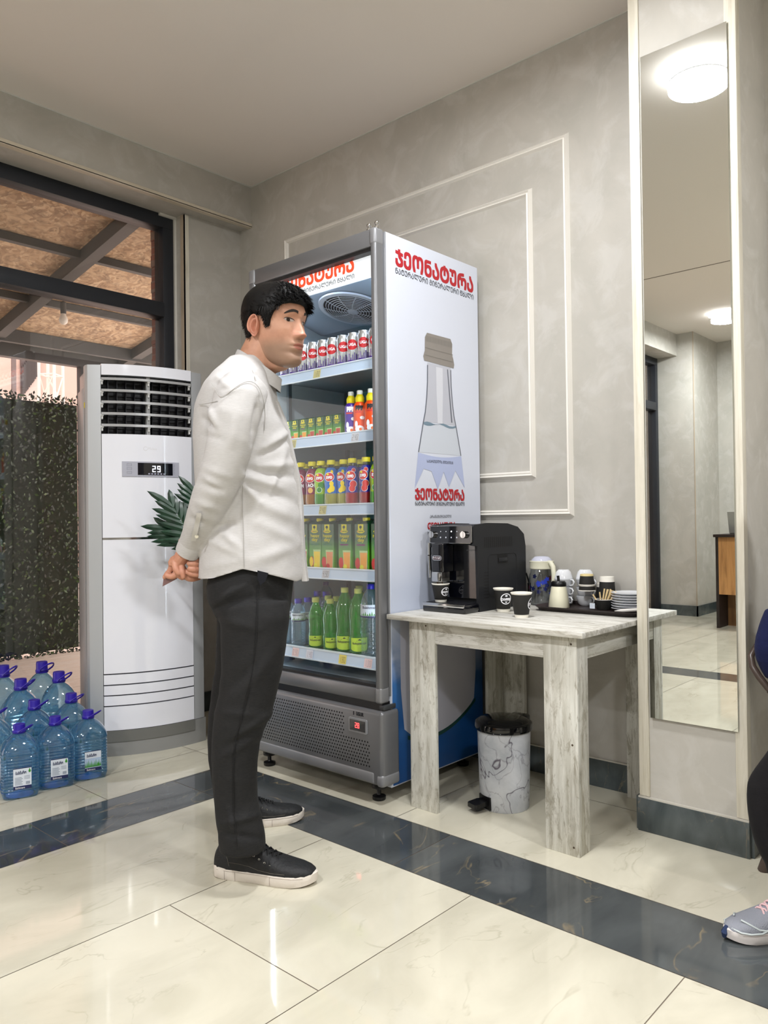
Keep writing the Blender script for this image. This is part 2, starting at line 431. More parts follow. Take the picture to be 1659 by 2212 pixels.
# skirting
b = MB().use(M_skirt); b.box(XW-0.012, XW, PY1, YB, 0, 0.108)
b.use(mat('skirt_seam', rgb(190, 186, 176), 0.7)); b.box(XW-0.013, XW, PY1, YB, 0.108, 0.113)
struct(b.build('baseboard_right'))
b = MB().use(M_skirt); b.box(PX-0.014, PX+0.05, PY0-0.004, PY1+0.004, 0, 0.112, 0.002); b.box(PX, XW, PY1+0.0, PY1+0.014, 0, 0.112); b.box(PX, XW, PY0-0.014, PY0, 0, 0.112)
b.use(MATS['skirt_seam']); b.box(PX-0.012, PX+0.05, PY0-0.002, PY1+0.002, 0.112, 0.117)
struct(b.build('baseboard_pilaster'))
b = MB().use(M_skirt); b.box(2.49, XW, YB-0.012, YB, 0, 0.108); struct(b.build('baseboard_back'))
b = MB().use(M_skirt); b.box(-3.965, -3.228, 3.053, 3.065, 0, 0.11); b.box(-3.24, -3.228, 3.053, 3.46, 0, 0.11); b.box(-3.965, -3.953, -3.4, 3.065, 0, 0.11)
struct(b.build('baseboard_left'))
b = MB().use(M_skirt); b.box(XW-0.012, XW, -3.4, PY0, 0, 0.108); struct(b.build('baseboard_front'))
t = MB().use(mat('corner_bead', rgb(180, 165, 145), 0.6)); t.box(-3.243, -3.236, 3.061, 3.068, 0.11, CEIL); struct(t.build('trim_8'))
# picture-frame mouldings on the right wall
def moulding(y0, y1, z0, z1, name, lab):
    mb = MB().use(M_white_trim)
    prof = [(0, 0.0), (0.006, 0.009), (0.011, 0.016), (0.017, 0.009), (0.023, 0.012), (0.030, 0.0)]
    loops = []
    for (y, z, sy, sz) in ((y0, z0, 1, 1), (y1, z0, -1, 1), (y1, z1, -1, -1), (y0, z1, 1, -1)):
        loops.append([(XW-h, y+sy*d, z+sz*d) for d, h in prof])
    loops.append(loops[0])
    mb.ring(loops, close_u=False, cap0=False, cap1=False, smooth=False)
    return struct(mb.build(name), lab)
moulding(1.542, 3.302, 1.073, 2.641, 'trim_9', 'outer white picture-frame moulding on the wall')
moulding(1.717, 3.13, 1.237, 2.465, 'trim_10', 'inner white picture-frame moulding on the wall')
# mirror
def mat_mirror():
    t = NT('mirror_silver'); t.b.inputs['Metallic'].default_value = 1; t.b.inputs['Roughness'].default_value = 0.0
    t.b.inputs['Base Color'].default_value = (0.84, 0.87, 0.85, 1); return t.m
MX = 2.553
mr = thing('wall_mirror', 'tall frameless wall mirror fixed to the pilaster', 'mirror', (MX, 0.958, 0.39))
m_ = MB().use(mat_mirror()); m_.box(MX, MX+0.004, 0.817, 1.099, 0.39, 2.630); m_.build('glass', None, mr)
m_ = MB().use(mat('mirror_edge', rgb(96, 120, 112), 0.3)); m_.box(MX+0.004, PX+0.002, 0.8185, 1.0975, 0.3915, 2.6285); m_.build('backing', None, mr)
# ceiling lamps: glowing disc with a thin ring of light round its mount
M_lampon = mat('lamp_diffuser', (1, 1, 1, 1), 0.5, emit=(1.0, 0.98, 0.96, 1), estr=14)
M_lampring = mat('lamp_ring', (1, 1, 1, 1), 0.5, emit=(0.95, 0.97, 1.0, 1), estr=5)
lampnames = ['big round ceiling light over the tables, nearest the mirror', 'round ceiling light above the wooden desk', 'round ceiling light in the middle of the room near the window',
             'round ceiling light by the right wall behind the camera', 'round ceiling light behind the camera', 'round ceiling light near the left wall']
for i, (x, y) in enumerate(LAMPS):
    l = thing('ceiling_lamp', lampnames[i], 'ceiling lamp', (x, y, CEIL), 0, 'round ceiling lights')
    a = MB().use(M_lampring); a.lathe([(0.150, -0.004), (0.152, -0.02), (0.150, -0.024), (0.14, -0.024)], 40, (x, y, CEIL)); a.build('glow_ring', None, l)
    a = MB().use(M_white); a.lathe([(0.09, -0.02), (0.09, -0.05), (0.13, -0.056), (0.13, -0.062)], 40, (x, y, CEIL)); a.build('housing', None, l)
    a = MB().use(M_lampon); a.lathe([(0.127, -0.062), (0.127, -0.072), (0.11, -0.077), (0.0001, -0.078)], 40, (x, y, CEIL), cap0=True, cap1=False); a.build('diffuser', None, l)

# ================================================================== window wall glazing
M_frame = mat('dark_window_frame', rgb(34, 37, 43), 0.45)
M_pane = mat_clear('window_glass', (0.90, 0.90, 0.89, 1), 0.0, 1.35)
YW = 3.80
def frame_bar(mb, x0, x1, z0, z1, y0=YW, y1=YW+0.09): mb.box(x0, x1, y0, y1, z0, z1, 0.003)
def glazing(name, x0, x1, yw, zt, lab, rails, muls):
    wn = struct(thing(name, lab, 'window', ((x0+x1)/2, yw, 0)))
    del wn['category']
    f = MB().use(M_frame)
    zb = 0.0
    frame_bar(f, x0, x1, zt-0.075, zt, yw, yw+0.09); frame_bar(f, x0, x1, zb, 0.05, yw, yw+0.09)
    frame_bar(f, x1-0.065, x1, 0.05, zt-0.075, yw, yw+0.09); frame_bar(f, x0, x0+0.065, 0.05, zt-0.075, yw, yw+0.09)
    for z0, z1 in rails: frame_bar(f, x0+0.065, x1-0.065, z0, z1, yw-0.01, yw+0.085)
    for a, b, z0, z1 in muls: frame_bar(f, a, b, z0, z1, yw, yw+0.085)
    f.build('window_frame', None, wn)
    g = MB().use(M_pane); zs = [0.05]+[v for r in rails for v in r]+[zt-0.075]
    for k in range(0, len(zs), 2): g.box(x0+0.06, x1-0.06, yw+0.045, yw+0.051, zs[k]-0.004, zs[k+1]+0.004)
    g.build('pane', None, wn)
    return wn
glazing('window_1', -0.9, 2.473, YW, 2.79, 'dark framed floor to ceiling window beside the air conditioner', [(2.212, 2.292)], [(-0.3, -0.22, 0.05, 2.212)])
w2 = glazing('window_2', -3.235, -1.1, 3.45, 2.79, 'dark framed window near the pillar, seen in the mirror', [(2.217, 2.304)], [])
t = MB().use(mat('white_strip', rgb(214, 212, 204), 0.5)); t.box(2.474, 2.486, YW-0.012, YW+0.0, 0, 2.775); t.box(2.38, 2.486, YW-0.016, YW, 2.775, 2.788)
struct(t.build('trim_11'), 'white plastic strip along the window frame')
f = MB().use(M_wall); f.box(2.474, 2.52, YW-0.001, 4.0, 0, 2.79); struct(f.build('trim_12'))
# ================================================================== outside the window
def mat_osb():
    t = NT('osb_board'); o = t.tc.outputs['Object']
    a = t.N.new('ShaderNodeTexVoronoi'); a.inputs['Scale'].default_value = 42; a.feature = 'F1'
    w = t.noise(o, 9, 4, 0.6, 2.5)
    v = t.mapping(o, (1, 0.3, 1), (0, 0, 0.7)); nz_ = t.N.new('ShaderNodeTexNoise'); nz_.inputs['Scale'].default_value = 7; t.link(o, nz_.inputs['Vector']); t.link(t.mix(0.22, v, nz_.outputs['Color']), a.inputs['Vector'])
    sp = t.sep(a.outputs['Color'])[0]
    c = t.ramp(sp, [(0.0, rgb(168, 136, 104)), (0.45, rgb(200, 168, 132)), (1.0, rgb(222, 194, 158))])
    c = t.mix(t.ramp(w, [(0.38, white(0.55)), (0.55, white(0))]), c, rgb(122, 98, 78))
    t.link(c, t.b.inputs['Base Color']); t.b.inputs['Roughness'].default_value = 0.7; return t.m
RS, RZ = 0.18, 3.0                 # veranda roof: slopes down away from the window
def rz(y): return RZ - RS*(y-3.9)
vr = thing('veranda_roof', 'sloping veranda roof of strand board on grey steel beams outside the window', 'roof', (2.0, 5.2, rz(5.2)))
q = MB().use(mat_osb())
for x0, x1 in ((-3.4, -0.8), (-0.795, 1.21), (1.215, 2.42), (2.425, 3.63), (3.635, 4.9)):
    for y0, y1 in ((3.92, 5.2), (5.205, 6.5)):
        q.add([(x, y, rz(y)+z) for x in (x0, x1) for y in (y0, y1) for z in (0, 0.02)], [(0, 1, 3, 2), (4, 6, 7, 5), (0, 4, 5, 1), (2, 3, 7, 6), (0, 2, 6, 4), (1, 5, 7, 3)])
q.build('board_ceiling', None, vr)
M_steel = mat('grey_steel_tube', rgb(70, 68, 67), 0.5, metal=0.2)
for y, h in ((4.82, 0.05), (5.58, 0.05), (6.2, 0.10)):
    q = MB().use(M_steel); q.box(-3.4, 4.9, y-0.02, y+0.025, rz(y)-h, rz(y)-0.001); q.build('cross_beam', None, vr)
for x in (-2.1, -1.0, 0.15, 1.31, 2.47, 3.63):
    q = MB().use(M_steel); q.add([(xx, y, rz(y)-z) for xx in (x-0.04, x+0.04) for y in (3.92, 6.45) for z in (0.002, 0.09)], [(0, 1, 3, 2), (4, 6, 7, 5), (0, 4, 5, 1), (2, 3, 7, 6), (0, 2, 6, 4), (1, 5, 7, 3)])
    q.build('rafter', None, vr)
q = MB().use(M_steel)
q.box(-3.4, 4.9, 6.42, 6.5, rz(6.45)-0.12, rz(6.45)); q.build('front_beam', None, vr)
for x in (3.28, 0.3, -2.6):
    q = MB().use(mat('dark_post', rgb(58, 56, 56), 0.6)); q.box(x-0.035, x+0.035, 6.42, 6.49, 0, rz(6.45)-0.12); q.build('post', None, vr)
# bulb
bp = atd(137, 690, 5.6)
hb = thing('hanging_bulb', 'bare unlit bulb hanging from the veranda roof', 'light bulb', (bp.x, bp.y, bp.z))
q = MB().use(M_black); q.cyl((bp.x, bp.y, bp.z+0.0), (bp.x, bp.y, rz(bp.y)), 0.003, n=6); q.build('cord', None, hb)
q = MB().use(mat('bulb_socket', rgb(70, 66, 64), 0.5)); q.lathe([(0.008, 0.13), (0.018, 0.125), (0.02, 0.06), (0.02, 0.04)], 16, bp); q.build('socket', None, hb)
q = MB().use(mat('frosted_bulb', rgb(236, 228, 216), 0.3)); q.lathe([(0.016, 0.045), (0.018, 0.03), (0.028, 0.01), (0.031, -0.008), (0.026, -0.025), (0.013, -0.036), (0.0005, -0.039)], 20, bp); q.build('glass_globe', None, hb)
# ground
g = MB().use(mat('bright_paving', rgb(244, 232, 224), 0.7)); g.box(-12, 16, 4.0, 40, -0.08, -0.02); struct(g.build('floor_outside'), 'pale pinkish paving outside')
def mat_deck():
    t = NT('wood_deck'); o = t.tc.outputs['Object']
    n = t.noise(t.mapping(o, (1, 12, 1)), 3, 5, 0.6, 1.0)
    c = t.ramp(n, [(0.4, rgb(238, 220, 206)), (0.62, rgb(248, 238, 230))]); c = t.mix(t.ramp(n, [(0.62, white(0)), (0.75, white(.5))]), c, rgb(196, 160, 130))
    t.link(c, t.b.inputs['Base Color']); t.b.inputs['Roughness'].default_value = 0.35; return t.m
g = MB().use(mat_deck())
for k in range(16): g.box(-3.4, 4.9, 3.9+0.17*k, 3.9+0.17*k+0.163, -0.019, 0.0)
struct(g.build('floor_veranda'), 'pale wooden veranda deck outside the window')
# brick jamb
t = NT('brick_jamb'); br = t.N.new('ShaderNodeTexBrick'); br.inputs['Scale'].default_value = 6.0; br.inputs['Color1'].default_value = rgb(132, 74, 56); br.inputs['Color2'].default_value = rgb(112, 62, 50)
br.inputs['Mortar'].default_value = rgb(120, 96, 84); t.link(t.mapping(t.tc.outputs['Object'], (1, 1, 1), (PI/2, 0, 0)), br.inputs['Vector']); t.link(br.outputs['Color'], t.b.inputs['Base Color']); t.b.inputs['Roughness'].default_value = .9
q = MB().use(t.m); q.box(2.468, 3.3, 3.90, 4.02, 0, 3.1)
for k in range(42):
    if k % 2 == 0: q.box(2.458, 2.4685, 3.91, 4.01, 0.0+k*0.075, 0.0+k*0.075+0.065)
struct(q.build('wall_outside'), 'red brick edge outside the window')
# artificial hedge screen
hy = 6.294
hs = thing('hedge_screen', 'tall dark green artificial hedge screen outside the window', 'hedge', (1.4, hy, 0))
q = MB().use(mat('hedge_backing', rgb(22, 34, 20), 0.9)); q.box(-0.6, 3.15, hy+0.01, hy+0.07, 0.03, 2.06); q.build('backing_panel', None, hs)
ML = [mat('hedge_leaf', rgb(30, 50, 24), 0.3), mat('hedge_leaf_dark', rgb(16, 30, 15), 0.4), mat('hedge_leaf_light', rgb(66, 88, 48), 0.2)]
q = MB(); rnd = random.Random(3)
for k in range(8500):
    x = rnd.uniform(0.9 if k > 2000 else -0.6, 3.17); z = rnd.uniform(0.0, 2.09); y = hy+rnd.uniform(-0.045, 0.01)
    q.use(ML[rnd.choice((0, 0, 1, 1, 1, 2))])
    if rnd.random() < 0.1: z = rnd.choice((rnd.uniform(2.05, 2.115), rnd.uniform(-0.0, 0.04)))
    a = rnd.uniform(0, 2*PI); l = rnd.uniform(0.02, 0.045); wd_ = l*0.26; t_ = rnd.uniform(-0.7, 0.7)
    d = Vector((math.cos(a), -0.5*rnd.random(), math.sin(a))).normalized(); s_ = d.cross(Vector((t_, 1, 0.3))).normalized()
    p = Vector((x, y, z))
    q.add([p, p+d*l*0.5+s_*wd_, p+d*l, p+d*l*0.5-s_*wd_], [(0, 1, 2, 3)])
lv = q.build('leaves', None, hs); lv['kind'] = 'stuff'
# street side beyond: pale building with a stair opening, lattice mast, white roof-edge cornice
bd = thing('pale_building', 'pale pinkish building with a dark stair opening beyond the hedge', 'building', (9, 15, 0))
q = MB().use(mat('pale_render', rgb(196, 168, 158), 0.8)); q.box(-8, 22, 15, 15.4, 0, 9); q.build('facade', None, bd)
def at15(x, y): return ony(x, y, 14.98)
a0, a1 = at15(44, 772), at15(84, 870)
q = MB().use(mat('stair_dark', rgb(96, 84, 84), 0.8)); q.box(a0.x, a1.x, 14.95, 15.0, a1.z, a0.z); q.build('stair_opening', None, bd)
q = MB().use(mat('stair_flight_grey', rgb(196, 178, 172), 0.8))
for k in range(9):
    f_ = k/9; q.box(a0.x+(a1.x-a0.x)*f_, a0.x+(a1.x-a0.x)*(f_+0.11), 14.93, 14.97, a1.z, a1.z+(a0.z-a1.z)*(0.12+0.62*f_))
q.build('stair_flight', None, bd)
q = MB().use(mat('stair_rail', rgb(66, 60, 60), 0.6))
for k in range(12):
    f_ = k/12; z_ = a1.z+(a0.z-a1.z)*(0.12+0.62*f_); xx = a0.x+(a1.x-a0.x)*f_; q.box(xx, xx+0.03, 14.9, 14.93, z_, z_+0.55)
q.build('stair_railing', None, bd)
q = MB().use(mat('cornice_white', rgb(246, 240, 236), 0.6))
b0, b1 = ony(-20, 748, 12), ony(196, 778, 12); q.box(b0.x, b1.x+1.2, 12, 12.3, b1.z-0.02, b1.z+0.10); q.build('cornice', None, bd)
q = MB().use(mat('downpipe', rgb(120, 108, 108), 0.6)); p_ = ony(28, 800, 12.5); q.box(p_.x-0.03, p_.x+0.03, 12.45, 12.5, 0, 5); q.build('drain_pipe', None, bd)
p0, p1 = atd(84, 800, 9.0), atd(117, 800, 9.0)
lt = thing('lattice_mast', 'white lattice steel mast rising behind the hedge', 'mast', (p0.x, p0.y, 0))
q = MB().use(mat('mast_paint', rgb(226, 214, 208), 0.5))
c4 = [Vector((p0.x, p0.y, 0)), Vector((p1.x, p1.y, 0)), Vector((p1.x+0.16, p1.y+0.12, 0)), Vector((p0.x+0.16, p0.y+0.12, 0))]
for c in c4: q.cyl(c, c+Vector((0, 0, 3.05)), 0.018, n=8)
q.build('mast_leg', None, lt)
q = MB().use(MATS['mast_paint'])
for k in range(9):
    z0 = 0.35*k; z1 = z0+0.35
    if z1 > 3.05: break
    for i in range(4):
        a, b = c4[i], c4[(i+1) % 4]
        q.cyl(a+Vector((0, 0, z0)), b+Vector((0, 0, z1)), 0.009, n=6); q.cyl(a+Vector((0, 0, z1)), b+Vector((0, 0, z1)), 0.009, n=6)
q.build('lattice', None, lt)

# ================================================================== floor-standing air conditioner
AX, AY, AR, AH, AW, AD = 1.737, 3.392, math.radians(-18.8), 1.80, 0.542, 0.27
ac = thing('air_conditioner', 'tall white and silver floor-standing air conditioner by the window', 'air conditioner', (AX, AY, 0), AR)
M_acsilver = mat('ac_silver', rgb(176, 178, 180), 0.38, metal=0.25)
M_acside = mat('ac_side_grey', rgb(166, 163, 164), 0.3)
M_acwhite = mat('ac_gloss_white', rgb(226, 227, 234), 0.09, coat=0.6)
M_acgrey = mat('ac_plinth_grey', rgb(132, 132, 130), 0.4)
def bow(x): # front curve, local y (negative = towards the room)
    u = (x-AW/2)/(AW/2); return -0.062*(1-u*u)
SW = 0.062
def acpanel(mb, x0, x1, z0, z1, y_off=0.0, depth=0.03, n=14):
    xs = [x0+(x1-x0)*i/n for i in range(n+1)]
    lo = [[(x, bow(x)+y_off, z0) for x in xs], [(x, bow(x)+y_off, z1) for x in xs]]
    vs = [(x, bow(x)+y_off, z) for z in (z0, z1) for x in xs]+[(x, bow(x)+y_off+depth, z) for z in (z0, z1) for x in xs]
    m1 = n+1; fs = []
    for i in range(n):
        fs += [(i, i+1, m1+i+1, m1+i), (2*m1+i, 3*m1+i, 3*m1+i+1, 2*m1+i+1), (i, 2*m1+i, 2*m1+i+1, i+1), (m1+i, m1+i+1, 3*m1+i+1, 3*m1+i)]
    fs += [(0, m1, 3*m1, 2*m1), (n, 2*m1+n, 3*m1+n, m1+n)]
    mb.add(vs, fs, True)
def B(mb, name, par=ac, **k): return mb.build(name, None, par, world=False, **k)
b = MB().use(M_acside); b.box(0.012, AW-0.012, 0.03, AD, 0.0, AH-0.012, 0.01)
b.box(-0.001, 0.014, 0.07, AD-0.03, 0.12, AH-0.1, 0.004)
B(b, 'cabinet')
for x0, x1 in ((0.0, SW), (AW-SW, AW)):
    b = MB().use(M_acsilver); xs = [x0+(x1-x0)*i/8 for i in range(9)]
    pf = [(x, bow(x)) for x in xs]
    if x0 == 0: pf[0] = (0.0, 0.018); pf.insert(1, (0.004, 0.006))
    else: pf[-1] = (AW, 0.018); pf.insert(-1, (AW-0.004, 0.006))
    pf = pf+[(x1 if x0 == 0 else x1, 0.06), (x0, 0.06)]
    b.prism(pf, lambda x, y: (x, y, 0.115), lambda x, y: (x, y, AH-0.004), False); B(b, 'side_column')
b = MB().use(M_acgrey); acpanel(b, 0.0, AW, 0.0, 0.113, -0.004, 0.07); B(b, 'plinth')
b = MB().use(mat('ac_plinth_dark', rgb(104, 104, 100), 0.45)); acpanel(b, 0.06, AW-0.06, 0.065, 0.116, -0.008, 0.01); B(b, 'plinth_recess')
FX0, FX1 = SW+0.002, AW-SW-0.002
b = MB().use(M_acwhite); acpanel(b, FX0, FX1, AH-0.05, AH, -0.004, 0.2); B(b, 'top_cap')
b = MB().use(M_acwhite); acpanel(b, FX0, FX1, 1.001, 1.478, -0.004, 0.03); B(b, 'upper_panel')
b = MB().use(M_acwhite)
gz = [0.372, 0.322, 0.274, 0.226]
acpanel(b, FX0, FX1, gz[0]+0.006, 0.991, -0.004, 0.03)
for k in range(3): acpanel(b, FX0, FX1, gz[k+1]+0.006, gz[k], -0.004, 0.03)
acpanel(b, FX0, FX1, 0.118, gz[3], -0.004, 0.03)
B(b, 'lower_panel')
b = MB().use(M_black); acpanel(b, FX0, FX1, 0.12, 0.99, 0.012, 0.01); B(b, 'groove_backing')
b = MB().use(M_chrome); acpanel(b, FX0, FX1, 0.991, 1.001, -0.003, 0.02); B(b, 'chrome_strip')
# outlet
b = MB().use(mat('ac_outlet_dark', rgb(16, 16, 20), 0.5))
b.box(FX0, FX1, 0.02, 0.03, 1.478, AH-0.05); B(b, 'outlet_cavity')
b = MB().use(mat('ac_vane', rgb(34, 34, 40), 0.5))
for k in range(10): xx = FX0+0.03+k*0.04; b.box(xx, xx+0.002, -0.02, 0.02, 1.48, AH-0.052)
for k in range(14): zz = 1.49+k*0.019; b.box(FX0, FX1, 0.014, 0.018, zz, zz+0.002)
B(b, 'inner_vanes')
M_louver = mat('ac_louver_grey', rgb(150, 150, 150), 0.35)
for k in range(5):
    z = 1.733-k*0.0535-0.006; b = MB().use(M_louver)
    n = 14; xs = [FX0+(FX1-FX0)*i/n for i in range(n+1)]
    vs = []
    for x in xs: vs += [(x, bow(x)+0.0, z+0.012), (x, bow(x)-0.003, z), (x, bow(x)+0.024, z+0.002), (x, bow(x)+0.022, z+0.012)]
    fs = [(4*i+j, 4*i+(j+1) % 4, 4*(i+1)+(j+1) % 4, 4*(i+1)+j) for i in range(n) for j in range(4)]+[(0, 1, 2, 3), (4*n, 4*n+3, 4*n+2, 4*n+1)]
    b.add(vs, fs, False); o = B(b, 'louver')
    b = MB().use(mat('ac_clip', rgb(196, 196, 194), 0.4))
    for xc in (FX0+0.004, AW/2, FX1-0.008):
        b = MB().use(MATS['ac_clip']); b.box(xc-0.004, xc+0.004, bow(xc)+0.004, bow(xc)+0.03, z-0.02, z+0.004, 0.001); b.box(xc-0.006, xc+0.006, bow(xc)+0.0, bow(xc)+0.01, z-0.006, z+0.004, 0.001)
        b.build('louver_clip', None, o, world=False)
b = MB().use(mat('ac_divider', rgb(142, 142, 142), 0.4)); b.box(AW/2-0.009, AW/2+0.007, bow(AW/2)+0.012, 0.0, 1.478, AH-0.05); B(b, 'divider')
# control strip, display, digits, logo
dz0, dz1 = 1.282, 1.352
def acf(yoff): return lambda u, v: (u, bow(u)+yoff, v)
def acplate(x0, x1, z0, z1, yo, mt, name, th=0.004, par=ac): b = MB().use(mt); acpanel(b, x0, x1, z0, z1, yo, th, 10); return B(b, name, par)
cp = acplate(0.148, AW-0.132, dz0, dz1, -0.008, mat('ac_control_strip', rgb(168, 169, 180), 0.25), 'control_panel')
b = MB().use(mat('ac_button_line', rgb(140, 142, 154), 0.3))
for cx in (0.168, AW-0.175):
    b = MB().use(MATS['ac_button_line'])
    for k in range(3):
        z = dz0+0.014+k*0.018
        for (a0_, a1_, c0, c1) in ((0, 0.022, 0, 0.001), (0, 0.022, 0.009, 0.010), (0, 0.001, 0, 0.010), (0.021, 0.022, 0, 0.01)): acpanel(b, cx+a0_, cx+a1_, z+c0, z+c1, -0.009, 0.001, 2)
    b.build('button_outline', None, cp, world=False)
dsp = acplate(0.216, 0.378, dz0+0.008, dz1-0.006, -0.010, mat('ac_display_glass', rgb(8, 10, 18), 0.06, coat=0.6), 'display')
SEG = {'0': 'abcdef', '1': 'bc', '2': 'abged', '3': 'abgcd', '4': 'fgbc', '5': 'afgcd', '6': 'afgedc', '7': 'abc', '8': 'abcdefg', '9': 'abcdfg'}
def seg7(mb, ch, u, v, w, h, t, fn):
    R = {'a': (0, w, h-t, h), 'g': (0, w, h/2-t/2, h/2+t/2), 'd': (0, w, 0, t), 'f': (0, t, h/2, h), 'b': (w-t, w, h/2, h), 'e': (0, t, 0, h/2), 'c': (w-t, w, 0, h/2)}
    for s in SEG[ch]:
        a, b_, c, d = R[s]; mb.add([fn(u+a, v+c), fn(u+b_, v+c), fn(u+b_, v+d), fn(u+a, v+d)], [(0, 1, 2, 3)])
b = MB().use(mat('ac_digit_glow', (0, 0, 0, 1), 0.5, emit=(0.8, 0.85, 1, 1), estr=2.2))
seg7(b, '2', 0.281, 1.304, 0.015, 0.029, 0.0035, acf(-0.0115)); seg7(b, '9', 0.304, 1.304, 0.015, 0.029, 0.0035, acf(-0.0115))
b.build('digits', None, dsp, world=False)
b = MB().use(mat('ac_icons', rgb(110, 112, 130), 0.4, emit=(0.5, 0.5, 0.6, 1), estr=0.25))
for k in range(6): u = 0.262+k*0.014; b.add([acf(-0.0112)(u+a, 1.293+c) for a, c in ((0, 0), (0.008, 0), (0.008, 0.005), (0, 0.005))], [(0, 1, 2, 3)])
b.build('icons', None, dsp, world=False)
b = MB().use(mat('ac_logo_silver', rgb(244, 244, 248), 0.2, metal=0.3))
text(b, 'idea', lambda u, v: (u, bow(u)-0.0052, v), h=0.0125, u0=0.0, v0=1.407, w=0.03) if False else None
text(b, 'Midea', lambda u, v: (u, bow(u)-0.0052, v), h=0.0125, u0=0.262, v0=1.407, res=2)
ringp = [(0.252+0.010*math.cos(t*PI/16), 1.413+0.010*math.sin(t*PI/16)) for t in range(4, 30)]
for i in range(len(ringp)-1):
    (u, v), (u2, v2) = ringp[i], ringp[i+1]; k1 = 0.72; cx, cz = 0.252, 1.413
    b.add([acf(-0.0052)(u, v), acf(-0.0052)(u2, v2), acf(-0.0052)(cx+(u2-cx)*k1, cz+(v2-cz)*k1), acf(-0.0052)(cx+(u-cx)*k1, cz+(v-cz)*k1)], [(0, 1, 2, 3)])
B(b, 'logo')
b = MB().use(mat('ac_yellow_label', rgb(214, 190, 40), 0.5)); b.box(-0.003, -0.001, 0.02, 0.035, 1.60, 1.625); B(b, 'energy_sticker')

# ================================================================== big water jugs
M_jug = mat_clear('blue_jug_plastic', (0.70, 0.90, 1.0, 1), 0.05, 1.7, refr=0.35, ior=1.25, edge=(0.22, 0.60, 0.92, 1), milk=(0.15, (0.22, 0.60, 0.95, 1)))
M_jugbase = mat('jug_base_blue', rgb(30, 110, 215), 0.15, trans=0.0, coat=0.4)
M_cap = mat('jug_cap_violet', rgb(44, 28, 150), 0.35)
M_lblw = mat('label_white', rgb(214, 222, 232), 0.4); M_lblnavy = mat('label_navy', rgb(28, 38, 84), 0.4); M_lblgreen = mat('label_green', rgb(60, 140, 50), 0.4); M_lblgrey = mat('label_print_grey', rgb(150, 160, 176), 0.5)
M_lblsky = mat('label_sky', rgb(176, 196, 222), 0.4)
def sq(r, a, e=4.0):
    c, s = abs(math.cos(a)), abs(math.sin(a)); return r/((c**e+s**e)**(1/e))
